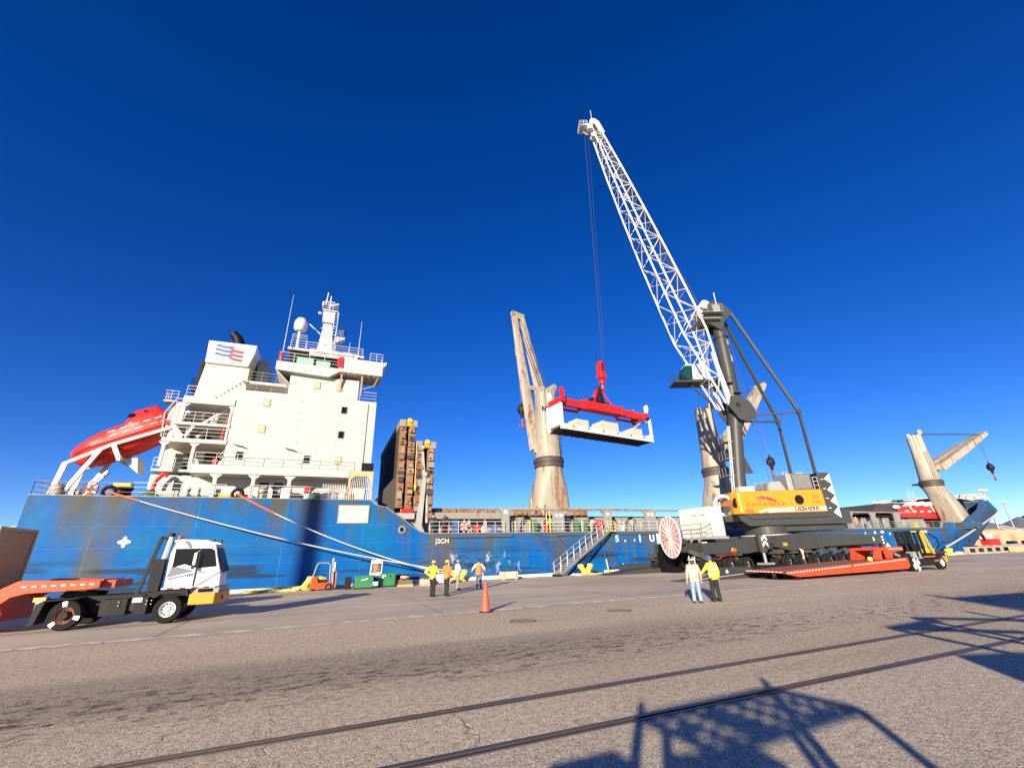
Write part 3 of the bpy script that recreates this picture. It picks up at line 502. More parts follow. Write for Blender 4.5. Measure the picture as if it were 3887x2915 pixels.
# ------------------------------------------------------------------ bridge
br = SM(); br.xz([(-6.07, 19.05), (-1.4, 18.85), (-.5, 19.5), (-.5, 19.85), (-6.07, 19.95)], 42.8, 62.2)
bridge = br.build('bridge_deck', K['white'], ship)
SM().prism([(-6.0, 42.9, 19.0), (-4.8, 43.3, 17.9), (-4.8, 61, 17.9), (-6.0, 62, 19.0)], (.12, 0, 0)).build('bridge_bracket', K['white'], ship)
wg = SM().bx(-.5, 3.66, 42.55, 45.5, 19.45, 21.0).build('bridge_wing', K['white'], ship, bev=.03)
SM().prism([(3.66, 42.6, 21.0), (4.0, 42.6, 21.1), (4.0, 42.6, 20.85), (3.66, 42.6, 20.4)], (0, 2.6, 0)).build('wing_deflector', K['white'], wg)
mb = SM(); mb.bar((-.2, 42.9, 19.45), (-.2, 43.45, 17.6), .16); mb.bar((1.75, 42.9, 19.45), (1.75, 43.45, 17.4), .16); mb.path([(3.3, 42.8, 19.4), (3.0, 43.0, 18.5), (1.9, 43.3, 18.1)], .05); [mb.bx(x - .04, x + .04, 42.7, 45.5, 19.28, 19.45) for x in (.4, 1.0, 2.3, 2.9)]; mb.build('wing_stay', K['tanbox'], wg)
rl([(2.3, 42.6, 21.0), (3.6, 42.6, 21.0), (3.6, 45, 21.0)], h=.9, sp=.65, par=wg)
wh = SM(); wh.prism([(-5.0, 44.6, 19.9), (1.3, 44.6, 19.9), (1.5, 44.35, 21.85), (-5.35, 44.35, 21.85)], (0, 16, 0)); wheelhouse = wh.build('wheelhouse', K['black'], ship)
for x0, x1 in ((-4.55, -3.0), (-2.75, -1.42), (-1.15, .2)):
    SM().prism([(x0, 44.5, 20.2), (x1, 44.5, 20.2), (x1, 44.33, 21.25), (x0, 44.33, 21.25)], (0, .1, 0)).build('bridge_window', K['greenwin'] if x0 < -2 else K['blackwin'], wheelhouse, bev=.03)
rf = SM().bx(-5.5, 1.75, 44.0, 61, 21.85, 22.1).build('wheelhouse_roof', K['white'], ship)
nb = SM().bx(-3.45, 1.1, 43.6, 43.72, 21.35, 22.0).build('name_board', K['white2'], ship); text('OCEAN GLADIATOR', .4, faceY(-1.1, 43.59, 21.66), paint('name_brown', (.05, .04, .035), .6), nb, 'name_lettering', root=ship, sx=1.05, bold=.008)
mb = SM(); [mb.bx(-2.9 + i * 1.3, -2.1 + i * 1.3, 43.62, 43.9, 22.0, 22.07) for i in range(3)]; mb.build('board_shelf', K['tanbox'], nb)
rl([(-5.3, 44.1, 22.1), (1.6, 44.1, 22.1)], h=.85, par=rf); rl([(-6.0, 42.9, 19.95), (-.6, 42.9, 19.95)], h=1.0, par=bridge); rl([(-6.0, 42.9, 19.95), (-6.0, 46, 19.95)], h=1.0, par=bridge)
mb = SM(); mb.lathe([(.12, 0), (.16, .1), (.16, .9), (.1, 1.0)], c=(-5.75, 42.95, 19.95), n=12); mb.build('life_float', K['firered'], ship, True)
SM().xz([(-.72, 19.95), (-.2, 19.85), (-.22, 21.0), (-.5, 21.0), (-.76, 20.75)], 42.42, 42.55).build('smoke_float', K['firered'], wg)
# whips
for x, y, z0, z1, nme in ((-5.75, 43.2, 20, 27.6, 'whip_aerial'), (1.15, 44.2, 22.1, 26.3, 'whip_aerial'), (.2, 44.2, 22.1, 23.6, 'whip_aerial'), (-4.1, 46.5, 22.1, 24.3, 'whip_aerial')): SM().tube((x, y, z0), (x + .02, y, z1), .04, .012, n=6).build(nme, K['white2'], ship)
dm = SM().lathe([(.2, 24.9), (.42, 24.95), (.62, 25.2), (.66, 25.7), (.6, 26.1), (.42, 26.42), (.15, 26.55), (.001, 26.56)], c=(-4.9, 46, 0), n=22).build('satellite_dome', K['white2'], ship, True); SM().tube((-4.9, 46, 22.1), (-4.9, 46, 24.95), .16, .13, n=10).build('dome_pillar', K['white2'], dm); rl([(-5.4, 45.3, 23.6), (-4.0, 45.3, 23.6)], h=.6, par=dm)
# mast
mb = SM(); mb.prism([(-3.2, 47, 22.1), (-1.3, 47, 22.1), (-1.95, 47.5, 27.2), (-2.75, 47.5, 27.2)], (0, 1.6, 0)); mb.bx(-2.95, -1.75, 47.2, 49, 27.2, 28.6); mast = mb.build('signal_mast', K['white2'], ship)
mb = SM(); mb.bx(-3.1, -1.5, 47.0, 49.2, 28.6, 28.7); mb.bx(-1.4, -.4, 47.4, 48.4, 25.5, 25.65); mb.prism([(-1.4, 47.4, 25.5), (-.4, 47.4, 25.5), (-1.5, 47.4, 24.7)], (0, 1, 0)); mb.build('mast_platform', K['white2'], mast)
SM().rail([(-3.1, 47.0, 28.7), (-1.5, 47.0, 28.7), (-1.5, 49, 28.7)], h=.8, sp=.5).rail([(-1.4, 47.4, 25.65), (-.4, 47.4, 25.65), (-.4, 48.4, 25.65)], h=.8, sp=.5).build('mast_rail', K['white2'], mast)
mb = SM()
for dx in (-.2, .2): mb.tube((-1.55 + dx, 46.9, 22.2), (-1.55 + dx, 46.9, 28.5), .035, n=6)
for i in range(16): mb.tube((-1.75, 46.9, 22.5 + i * .38), (-1.35, 46.9, 22.5 + i * .38), .022, n=5)
mb.build('mast_ladder', K['white2'], mast)
SM().tube((-2.9, 47.6, 28.7), (-2.75, 47.6, 31.3), .06).build('mast_pole', K['white2'], mast); SM().tube((-2.4, 47.6, 28.7), (-2.4, 47.6, 30.9), .1, .05).build('mast_pole', K['white2'], mast); SM().bx(-3.0, -1.9, 47.5, 47.6, 30.0, 30.08).build('yard_arm', K['white2'], mast); SM().bar((-2.4, 47.5, 29.5), (-1.5, 47.5, 29.9), .12, .16).build('radar_scanner', K['white2'], mast); SM().bar((-4.2, 47.2, 26.6), (-2.9, 47.2, 25.5), .09).build('yard_arm', K['white2'], mast); SM().bar((-3.1, 47.2, 29.2), (-3.1, 47.2, 29.7), .22).build('lamp_housing', K['white2'], mast); SM().ell((-3.3, 47.2, 28.2), .2, .1, .15).build('horn', K['white2'], mast)
[SM().lathe([(.09, 0), (.11, .1), (.11, .25), (.06, .32)], c=c, n=10).build('navigation_lamp', K['black'], mast) for c in ((-.42, 47.3, 25.9), (-.42, 47.3, 26.25), (-3.0, 47.3, 29.2), (-2.75, 47.6, 31.3), (-2.4, 47.6, 30.9))]
[SM().tube((-2.4 - .2 * i, 47.2, 23.3 + i), (-1.5, 46.95, 23.6 + i), .04).build('mast_bracket', K['white2'], mast) for i in range(4)]
# funnel
fn = SM(); fn.prism([(-13.1, 47, 15.8), (-8.9, 47, 15.8), (-8.95, 47, 20.6), (-12.7, 47, 20.6)], (0, 5, 0)); funnel = fn.build('funnel_casing', m_house('funnel_cream', (.7, .62, .48), .9), ship)
cp = SM().prism([(-12.75, 46.7, 20.5), (-9.05, 46.7, 20.5), (-8.7, 46.7, 21.9), (-8.6, 46.7, 22.95), (-12.85, 46.7, 22.9)], (0, 5.4, 0)).build('funnel_cap', K['white2'], funnel, bev=.08)
mb = SM()
for i, z in enumerate((22.35, 21.9, 21.45)):
    xs = [-12.1 + k * .17 for k in range(10)]; top = [(x, 46.68, z + .18 - .012 * k - (.06 if 2 < k < 7 else 0) + .06) for k, x in enumerate(xs)]; mb.add([(x, y, zz) for x, y, zz in top] + [(x, y, zz - .24) for x, y, zz in top], [(k, k + 1, 10 + k + 1, 10 + k) for k in range(9)])
mb.build('emblem_blue', K['logoblue'], cp)
mb = SM()
for i, z in enumerate((22.1, 21.65, 21.2)):
    xs = [-11.0 + k * .145 for k in range(10)]; top = [(x, 46.675, z + .08 - .03 * min(k, 6) + .1) for k, x in enumerate(xs)]; mb.add([(x, y, zz) for x, y, zz in top] + [(x, y, zz - min(.26, .03 + .09 * k)) for k, (x, y, zz) in enumerate(top)], [(k, k + 1, 10 + k + 1, 10 + k) for k in range(9)])
mb.build('emblem_red', K['logored'], cp)
for dx in (0, -.5):
    mb = SM(); prev = None
    M0 = Matrix.Translation((-10.75 + dx, 49 - dx, 22.9))
    prof = [((0, 0), .55), ((.05, .9), .55), ((-.25, 1.6), .5), ((-.75, 2.1), .42)] if dx == 0 else [((0, 0), .3), ((0, 1.0), .28), ((-.3, 1.4), .25)]
    for (a, ra), (b, rb) in zip(prof, prof[1:]): mb.tube(M0 @ Vector((a[0], 0, a[1])), M0 @ Vector((b[0], 0, b[1])), ra, rb, n=14)
    mb.build('exhaust_cowl', K['black'], funnel, True)
SM().bx(-8.6, -7.6, 49, 53, 18.4, 22.3).build('ventilation_trunk', K['mhclight'], ship)
mb = SM(); mb.bx(-13.6, -13.0, 47.5, 50, 17.8, 18.0); mb.rail([(-13.6, 47.5, 18.0), (-13.6, 50, 18.0)], h=1, sp=.6); mb.rail([(-13.6, 47.5, 18.0), (-13.0, 47.5, 18.0)], h=1, sp=.6); mb.bx(-13.2, -12.95, 47.3, 51, 18, 20.9); mb.build('funnel_gallery', K['black'], funnel)
# ------------------------------------------------------------------ lifeboat ramp on the poop
mb = SM()
for y in (44.55, 47.45):
    mb.bar((-13.1, y, 13.35), (-17.0, y, 11.45), .18, .24); mb.bar((-17.0, y, 11.45), (-19.6, y, 9.75), .186, .24); mb.bar((-19.5, y, 9.8), (-19.8, y, 7.1), .22, .34); mb.bar((-17.6, y, 11.1), (-19.2, y, 7.2), .192, .3); mb.bar((-16.9, y, 11.5), (-16.3, y, 10.4), .186, .32)
mb.bar((-16.3, 44.5, 10.35), (-16.3, 47.5, 10.35), .25, .35); mb.bar((-13.1, 44.5, 13.4), (-13.1, 47.5, 13.4), .2, .3); mb.bar((-13.2, 44.55, 13.4), (-12.6, 44.55, 12.07), .2, .25); mb.prism([(-16.3, 45.2, 10.4), (-15.0, 45.2, 9.3), (-15.3, 45.2, 10.6)], (0, 1.6, 0)); mb.tube((-18.5, 46, 8.2), (-17.4, 46, 9.2), .16); mb.bar((-19.0, 46, 7.1), (-17.2, 46, 9.5), .2, .3)
mb.build('lifeboat_ramp', K['white2'], ship)
mb = SM(); mb.lathe([(.35, 0), (.45, .1), (.4, .5), (.3, .7), (.35, .95)], c=(-18.9, 43.5, 7.05), n=14); mb.build('capstan', K['cranegrey'], ship, True)
mb = SM(); mb.lathe([(.75, 0), (.75, .1), (.6, .15), (.55, .7), (.7, .8), (.7, .95)], c=(-15.3, 44.2, 7.05), n=18); mb.build('mooring_bitt', K['black'], ship, True); SM().bx(-15.9, -14.8, 43.9, 44.6, 8.0, 8.35).build('bitt_guard', K['fyellow'], ship)
mb = SM(); mb.lathe([(.8, 0), (.75, .3), (.45, .5), (.3, .75)], c=(-14.0 + .6, 44.1, 7.05), n=18); mb.build('reel_cover', K['drum'], ship, True)
mb = SM(); mb.path([(-13.5, 44.2, 7.2), (-13.3, 44.2, 8.6), (-12.9, 44.2, 9.2), (-12.6, 44.2, 9.0)], .16, 8); mb.build('vent_gooseneck', K['firered'], ship, True)
for x in (-18.2, -17.4): SM().bx(x, x + .35, 44, 44.4, 7.05, 7.8).build('deck_box', K['cranegrey'], ship, bev=.05)
# ------------------------------------------------------------------ raised hatch covers
def hatch_leaf(x0, x1, z0, z1, nm='hatch_cover'):
    h = SM().bx(x0, x1, 44.0, 60.8, z0, z1).build(nm, [K['hatch']], ship, bev=.02)
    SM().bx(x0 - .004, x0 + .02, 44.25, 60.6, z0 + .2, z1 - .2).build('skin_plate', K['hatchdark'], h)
    z = z0 + .25
    while z < z1 - .5:                                       # stiffener pockets and brackets on the near edge
        t = random.choice((.35, .5, .7)); kx = random.uniform(.06, .16)
        pr_ = random.uniform(.08, .4); o = SM(); o.bx(x0 + kx - (.12 if random.random() < .3 else 0), x1 - random.uniform(0, .2), 44.02 - pr_, 44.02, z, z + t)
        if random.random() < .5: o.prism([(x0 + kx, 43.86, z), (x1 - .1, 43.86, z), (x1 - .1, 43.7, z - .1)], (0, .1, .25))
        o.build('edge_bracket', K[random.choice(('hatch', 'coam', 'rusty', 'hatchdark'))], h)
        if random.random() < .6: SM().tube((x0 + .3, 43.7, z + .2), (x0 + .3, 44, z + .2), .09, n=8).build('cleat', K['chassis'], h)
        z += t + random.uniform(.1, .35)
    return h
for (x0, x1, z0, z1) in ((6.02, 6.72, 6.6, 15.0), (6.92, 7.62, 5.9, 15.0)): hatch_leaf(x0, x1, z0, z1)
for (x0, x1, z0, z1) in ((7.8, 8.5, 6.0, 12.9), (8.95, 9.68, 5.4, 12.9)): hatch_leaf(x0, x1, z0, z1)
for x0, x1, zt in ((5.95, 7.75, 15.45), (7.75, 9.8, 13.3)):
    hd = SM(); hd.bx(x0, x0 + .62, 43.75, 60.9, zt - .75, zt); hd.bx(x1 - .7, x1, 43.75, 60.9, zt - .75, zt); hd.bx(x0 + .62, x1 - .7, 44.1, 60.9, zt - .6, zt - .12)
    hd = hd.build('hinge_beam', K['coam'], ship, bev=.04)
    SM().prism([((x0 + x1) / 2 - .25, 43.7, zt - .7), ((x0 + x1) / 2 + .3, 43.7, zt - .7), ((x0 + x1) / 2 + .3, 43.7, zt + .1), ((x0 + x1) / 2 - .1, 43.7, zt + .15)], (0, .3, 0)).build('hinge_bracket', K['amber'], hd)
    SM().tube(((x0 + x1) / 2 + .05, 43.6, zt - .12), ((x0 + x1) / 2 + .05, 44.1, zt - .12), .27, n=8).build('hinge_boss', K['fyellow'], hd)
    for y in (49, 54, 59): SM().tube(((x0 + x1) / 2, y, zt - .12), ((x0 + x1) / 2, y + .5, zt - .12), .26, n=8).build('hinge_boss', K['fyellow'], hd)
SM().bx(4.3, 9.9, 44.6, 45, 4.05, 5.9).build('hatch_coaming_end', K['coam'], ship)
mb = SM(); mb.xz([(4.1, 7.3), (6.0, 9.8), (6.0, 5.6), (5.4, 5.6), (5.3, 6.9)], 44.2, 44.5); mb.build('hatch_bracket', K['hatchdark'], ship)
# folding arm and ram
ar = SM(); ar.bar((8.25, 43.9, 4.1), (8.72, 43.9, 9.8), .62, .7, (0, 1, 0), .36, .5); ar.bar((8.62, 43.95, 9.7), (8.42, 44.1, 12.6), .34, .4, (0, 1, 0), .2, .3); ar.tube((8.7, 43.5, 9.85), (8.7, 44.3, 9.85), .24, n=14); ar.xz([(7.6, 4.1), (9.0, 4.1), (8.6, 5.0), (7.9, 5.0)], 43.6, 44.2)
ar.tube((8.42, 43.7, 12.65), (8.42, 44.3, 12.65), .2, n=12)
arm = ar.build('hatch_arm', K['ltgrey'], ship)
mb = SM(); mb.tube((9.15, 43.9, 5.2), (9.1, 43.9, 7.6), .15, n=12); mb.tube((9.1, 43.9, 7.6), (9.0, 43.9, 9.2), .08, n=10); mb.bx(8.9, 9.25, 43.7, 44.1, 9.1, 9.4); mb.build('hydraulic_ram', K['ltgrey'], arm, True)
SM().bx(6.5, 7.75, 43.6, 43.9, 6.12, 6.5).build('hose_reel_cover', K['firered'], ship, bev=.08)
SM().bx(6.2, 7.9, 43.75, 44.3, 5.55, 6.12).build('control_box', K['ltgrey'], ship)
mb = SM(); mb.path([(7.72, 43.6, 13), (7.75, 43.6, 9.8), (7.72, 43.6, 8.2)], .03); mb.ell((7.8, 43.6, 8.6), .14, .1, .3); mb.build('ladder_chain', K['fyellow'], ship)
# hatch coaming along the cargo deck, stored hatch panel, gallery posts
SM().bx(9.9, 97.5, 45.6, 60, 4.05, 5.85).build('hatch_coaming', K['coam'], ship)
mb = SM(); mb.bx(9.9, 97.5, 45.2, 46, 5.85, 5.95); mb.build('coaming_rail', K['dark'], ship)
st = SM().bx(10.05, 28.5, 45.4, 60, 5.95, 6.75).build('stowed_hatch_panel', K['hatch'], ship)
for i in range(22):
    x = 10.3 + i * .83; w = random.uniform(.25, .6); o = SM()
    if i % 5 == 3: o.tube((x + .2, 45.25, 6.3), (x + .2, 45.42, 6.3), .22, n=12)
    else: o.bx(x, x + w, 45.2, 45.42, 6.0 + random.uniform(0, .12), 6.35 + random.uniform(0, .3))
    o.build('panel_bracket', K[random.choice(('hatch', 'rusty', 'coam'))], st)
SM().bx(9.9, 16.8, 43.6, 44.2, 5.55, 6.15).build('fascia_beam', K['coam'], ship)
cols = [(16.79, 17.62, '32', 6.62), (22.74, 24.1, '31 29', 6.3), (29.31, 30.3, '28', 6.43), (35.12, 36.6, '27 25', 6.43)]
x = 42.0
while x < 90:
    cols.append((x, x + (1.0 if len(cols) % 2 == 0 else 1.4), '', 6.43)); x += 6.1
for x0, x1, tx, zt in cols:
    mb = SM(); mb.bx(x0, x1, 43.2, 43.45, 4.05, zt)
    for s, xe in ((-1, x0), (1, x1)): mb.xz([(xe, zt), (xe + s * .45, zt), (xe, zt - .45)], 43.23, 43.4)
    c = mb.build('gallery_post', K['grey'], ship)
    if tx: text(tx, .42, faceY((x0 + x1) / 2, 43.19, zt - .42), K['lettwhite'], c, 'post_number', root=ship, bold=.015)
for i in range(int((91 - 17.6) / 6.1)):
    SM().bx(17.62 + i * 6.1, 17.62 + (i + 1) * 6.1 - .03, 43.2, 43.6, 6.435, 6.64).build('gallery_beam', K['rusty'] if i % 3 else K['coam'], ship)
# inner bulkhead of the gallery with oval openings: frames between the posts
for i in range(26):
    x = 18.4 + i * 2.75
    mb = SM(); mb.bx(x, x + 1.1, 44.7, 44.85, 4.05, 5.8); mb.xz([(x + 1.1, 5.8), (x + 1.6, 5.8), (x + 1.1, 5.3)], 44.71, 44.84); mb.xz([(x, 5.8), (x - .5, 5.8), (x, 5.3)], 44.71, 44.84); mb.build('gallery_frame', K['grey'], ship)
    if i % 2: 
        mb = SM(); mb.prism([(x + 1.5, 44.3, 4.05), (x + 1.75, 44.3, 4.05), (x + 1.95, 44.3, 5.6), (x + 1.55, 44.3, 5.5)], (0, .12, 0)); mb.build('lashing_bracket', K['ltgrey'], ship)
rl([(9.2, 42.75, 4.12), (16.8, 42.75, 4.12)], h=1.1, sp=.95); rl([(17.7, 42.75, 4.12), (28.3, 42.75, 4.12)], h=1.05, sp=1.2); rl([(30.3, 42.75, 4.12), (66, 42.75, 4.12)], h=1.05, sp=1.2); rl([(66, 42.75, 4.12), (98, 42.75, 4.12)], h=1.0, sp=2.2, mat='ltgrey')
# fittings along the deck
def fit(name, mb, m): return mb.build(name, K[m], ship, True)
for x, m in ((25.9, 'drum'), (27.0, 'drum'), (20.7, 'drum'), (29.0, 'firered'), (12.0, 'logoblue'), (47, 'firered'), (73.5, 'drum'), (86, 'firered')):
    mb = SM(); mb.tube((x - .35, 43.9, 5.1), (x + .35, 43.9, 5.1), .35, n=14); mb.bx(x - .3, x + .3, 43.7, 44.1, 4.05, 4.8); fit('deck_winch', mb, m)
for x, m in ((11.0, 'firered'), (14.2, 'firered'), (15.1, 'white2'), (16.2, 'logoblue'), (22.2, 'firered'), (22.5, 'fyellow'), (32, 'white2'), (33.2, 'grey'), (91, 'fyellow'), (89.7, 'grey'), (78.5, 'grey'), (93.2, 'ltgrey'), (94.4, 'firered')):
    SM().bx(x - .3, x + .3, 43.7, 44.2, 4.05, 4.75 + random.uniform(0, .4)).build('deck_locker', K[m], ship, bev=.05)
for x in (13.2, 14.9, 12.7, 26.4, 27.6, 31.4): SM().prism([(x, 43.5, 4.05), (x + .25, 43.5, 4.05), (x + .3, 43.5, 5.2), (x + .15, 43.5, 5.5), (x - .02, 43.5, 5.2)], (0, .12, 0)).build('lashing_cone', K['ltgrey'], ship)
for x in (18.2, 19.9, 21.9, 22.3): SM().tube((x, 43.2, 4.05), (x + .03, 43.2, 5.3 + (x > 21)), .05, n=6).build('stanchion', K['fyellow'], ship)
for x, z in ((20.6, 6.7), (21.8, 6.7)): SM().tube((x, 44, z), (x, 44, z + 1.0), .05, n=6).build('stanchion', K['fyellow'], ship)
# ------------------------------------------------------------------ deck cranes
def deck_crane(cx, cy, pts, spread, jibw, hook, small, bell, legends=None, tower_rz=0, jib_back=False):
    """pts: jib foot and tip (world); spread: horizontal vector between the two jib legs"""
    c = (cx, cy, 0)
    base = SM()
    if bell == 'bell':      # round neck spreading to a wide box foot
        rings = []; n = 24
        for z, hx, hy, e in ((4.0, 2.2, 1.7, 6), (7.0, 2.2, 1.7, 6), (8.2, 2.12, 1.7, 4.5), (9.6, 1.95, 1.68, 3), (11.0, 1.7, 1.66, 2), (11.9, 1.62, 1.62, 2), (12.3, 1.62, 1.62, 2)):
            rings.append([(cx - .4 * max(0, min(1, (11 - z) / 4)) + math.copysign(abs(math.cos(2 * math.pi * i / n)) ** (2 / e), math.cos(2 * math.pi * i / n)) * hx, cy + math.copysign(abs(math.sin(2 * math.pi * i / n)) ** (2 / e), math.sin(2 * math.pi * i / n)) * hy, z) for i in range(n)])
    else:                   # foot leaning out to the ship's side
        rings = []; n = 24
        for z, ox, oy, hx, hy, e in ((4.0, 1.5, -1.2, 1.75, 1.9, 7), (8.0, 1.0, -.7, 1.6, 1.7, 6), (10.4, .45, -.25, 1.55, 1.6, 3), (11.6, 0, 0, 1.66, 1.66, 2), (12.3, 0, 0, 1.66, 1.66, 2)):
            rings.append([(cx + ox + math.copysign(abs(math.cos(2 * math.pi * i / n)) ** (2 / e), math.cos(2 * math.pi * i / n)) * hx, cy + oy + math.copysign(abs(math.sin(2 * math.pi * i / n)) ** (2 / e), math.sin(2 * math.pi * i / n)) * hy, z) for i in range(n)])
    vs = [p for r in rings for p in r]; base.add(vs, [(j * n + i, j * n + (i + 1) % n, (j + 1) * n + (i + 1) % n, (j + 1) * n + i) for j in range(len(rings) - 1) for i in range(n)])
    crane = base.build('deck_crane', K['cranegrey'], ship, True)
    SM().lathe([(1.7, 11.75), (1.8, 11.8), (1.8, 12.3), (1.9, 12.35), (1.9, 12.75), (1.72, 12.95)], c=c, n=28).build('slewing_ring', paint('ring_dark', (.06, .05, .045), .6, rust=.3), crane, True)
    tw = SM(); n = 20; rr = []
    for z, hx, hy, e in ((12.9, 1.66, 1.66, 2), (15.5, 1.45, 1.38, 2.6), (18.5, 1.22, 1.0, 5), (21.4, 1.15, .85, 8)):
        rr.append([Vector((math.copysign(abs(math.cos(2 * math.pi * (i + .5) / n)) ** (2 / e), math.cos(2 * math.pi * (i + .5) / n)) * hx, math.copysign(abs(math.sin(2 * math.pi * (i + .5) / n)) ** (2 / e), math.sin(2 * math.pi * (i + .5) / n)) * hy, z)) for i in range(n)])
    RT = Matrix.Translation((cx, cy, 0)) @ Matrix.Rotation(tower_rz, 4, 'Z')
    vs = [RT @ p for r in rr for p in r]; tw.add(vs, [(j * n + i, j * n + (i + 1) % n, (j + 1) * n + (i + 1) % n, (j + 1) * n + i) for j in range(3) for i in range(n)] + [tuple(3 * n + i for i in range(n))])
    tower = tw.build('crane_tower', K['cranegrey'], crane, True)
    mb = SM(); mb.T = Matrix.Translation(-ship.location) @ RT
    for x in (-.8, -.25, .3): mb.bx(x, x + .12, -1.0, -.82, 18, 21.9)
    mb.bx(-1.1, 1.1, -.8, .7, 21.4, 21.9); mb.bx(.7, 1.4, -.8, .6, 21.9, 22.5); mb.tube((1.05, -.9, 22.4), (1.05, .8, 22.4), .35, n=14); mb.tube((-.8, -.9, 21.9), (-.8, .8, 21.9), .3, n=14); mb.build('rope_sheave_head', K['cranegrey'], crane)
    mb = SM(); mb.T = Matrix.Translation(-ship.location) @ RT
    for dx in (0, .36): mb.tube((.55 + dx, -1.75, 13.1), (.55 + dx, -1.3, 18.5), .03, n=5)
    for k in range(18): mb.tube((.55, -1.74, 13.3 + .3 * k), (.91, -1.74, 13.3 + .3 * k), .02, n=5)
    mb.build('tower_ladder', K['rusty'], crane)
    foot, tip = Vector(pts[0]), Vector(pts[1]); sp = Vector(spread); j = SM()
    for s in (-.5, .5):
        a = foot + sp * s; b = tip + sp * s * .42; m = a.lerp(b, .5); j.bar(a, m, jibw, jibw * 1.25, (sp.x, sp.y, 0.01), jibw * .95, jibw * 1.2); j.bar(m, b, jibw * .95, jibw * 1.2, (sp.x, sp.y, .01), jibw * .6, jibw * .8)
    for f in (.42, .98): j.bar(foot.lerp(tip, f) - sp * .5 * (1 - .58 * f), foot.lerp(tip, f) + sp * .5 * (1 - .58 * f), .5, .6)
    for s in (-.5, .5): j.bar(foot + sp * s, Vector((foot.x + (cx - foot.x) * .5, foot.y + (cy - foot.y) * .5, foot.z + .1)) + sp * s, .5, .9)
    j.tube(tip - sp * .3, tip + sp * .3, .42, n=14)
    jib = j.build('crane_jib', K['jib'], crane)
    topp = RT @ Vector((0, 0, 22.2)); mb = SM()
    for s in (-.22, -.08, .1, .24): mb.tube(topp + sp * s, tip + sp * s, .035, n=5)
    hk = Vector(hook)
    for s in (-.12, .12): mb.tube((hk.x + s * 2, hk.y, tip.z - .3), (hk.x + s * 1.2, hk.y, hk.z + .7), .025, n=5)
    mb.build('wire_ropes', K['wire'], crane)
    mb = SM(); mb.lathe([(.12, 1.1), (.14, .75), (.45, .55), (.62, .1), (.6, -.35), (.25, -.8), (.2, -1.3)], c=hk, n=16); blk = mb.build('hook_block', K['chassis'], crane, True)
    mb = SM(); mb.tube((hk.x, hk.y, hk.z - 1.3), (hk.x, hk.y, hk.z - 2.1), .14, n=10)
    pa = [(hk.x + .42 * math.cos(t), hk.y, hk.z - 2.25 + .42 * math.sin(t)) for t in [math.pi * (.95 + 1.1 * i / 8) for i in range(9)]]; mb.path(pa, .1, 8); mb.tube((hk.x, hk.y, hk.z - 2.0), (hk.x, hk.y, hk.z - 2.65), .11, n=8); mb.build('hook', K['hook'], blk, True)
    if small:
        mb = SM(); q = Vector(small); mb.tube((q.x, q.y, q.z + .5), (q.x, q.y, tip.z - 1), .02, n=5); mb.bx(q.x - .22, q.x + .22, q.y - .15, q.y + .15, q.z - .4, q.z + .5); mb.torus((q.x, q.y, q.z - .65), .2, .06, 'y', 12, 6); mb.build('auxiliary_hook', K['coam'], crane)
    return crane, tower
c2, t2 = deck_crane(24.6, 47, ((24.75, 48.0, 14.0), (23.2, 51.5, 35.6)), (-3.3, -.9, 0), .84, (23.2, 51.3, 20.6), (22.7, 51.2, 29.5), 'bell', tower_rz=R(8))
text('NMF', .9, face((24.3, 45.86, 19.0), (1, .14, 0), (.02, 0, 1)), K['lettdark'], t2, 'crane_lettering', root=ship, bold=.02)
c3, t3 = deck_crane(51.9, 47, ((53.6, 47, 14.5), (66.3, 47, 27.6)), (0, 3.0, 0), 1.0, (63.6, 46.6, 14.4), None, 'bell', tower_rz=R(-30))
c4, t4 = deck_crane(107.6, 47.0, ((109.0, 46.7, 15.2), (128.0, 44.3, 23.0)), (.3, 2.4, 0), 1.25, (126.2, 44.5, 15.9), None, 'lean', tower_rz=R(-60))
mb = SM(); mb.bx(102.2, 109, 42.55, 45, 4.1, 4.95); mb.build('crane_foot_plinth', K['hull'], ship)
# ------------------------------------------------------------------ forecastle
mb = SM()
far = [(112, 59, 5), (120, 57.5, 6), (126, 56, 7), (133, 54.9, 7.5), (142.5, 53.6, 8)]
top = [(112, 59.2, 10.5), (120, 57.7, 10.9), (126, 56.2, 11.2), (133, 55.1, 11.6), (142.5, 53.8, 12.1)]
mb.add(far + top, [(i, i + 1, 6 + i, 5 + i) for i in range(4)]); mb.build('bulwark_lining', K['white'], ship)
mb = SM()
for (a, b) in zip(top, top[1:]): mb.bar((a[0], a[1] - .15, a[2] - .12), (b[0], b[1] - .15, b[2] - .12), .3, .25); mb.bar((a[0], a[1] - .8, a[2] - 1.15), (b[0], b[1] - .8, b[2] - 1.15), .5, .2)
for i in range(14):
    f = i / 13 * 3.98; k = int(f); u = f - k; a = Vector(top[k]).lerp(Vector(top[k + 1]), u); mb.bar((a.x, a.y - .1, a.z - .1), (a.x, a.y - .9, a.z - 1.2), .2, .3)
mb.build('bulwark_stay', K['white'], ship)
SM().xy([(113, 50), (120, 49.0), (132, 51.4), (132, 54), (120, 58), (113, 59.5)], 10.0, 10.15).build('forecastle_roof', K['white'], ship)
SM().bx(121, 121.4, 49, 57, 4, 10.0).build('forecastle_shade_bulkhead', K['black'], ship)  # black colour puts in the shade under the forecastle roof
for x, y in ((114.5, 49.8), (118.5, 49.3), (122, 49.6)): SM().tube((x, y, 4), (x, y, 10), .14, n=8).build('forecastle_pillar', K['white'], ship)
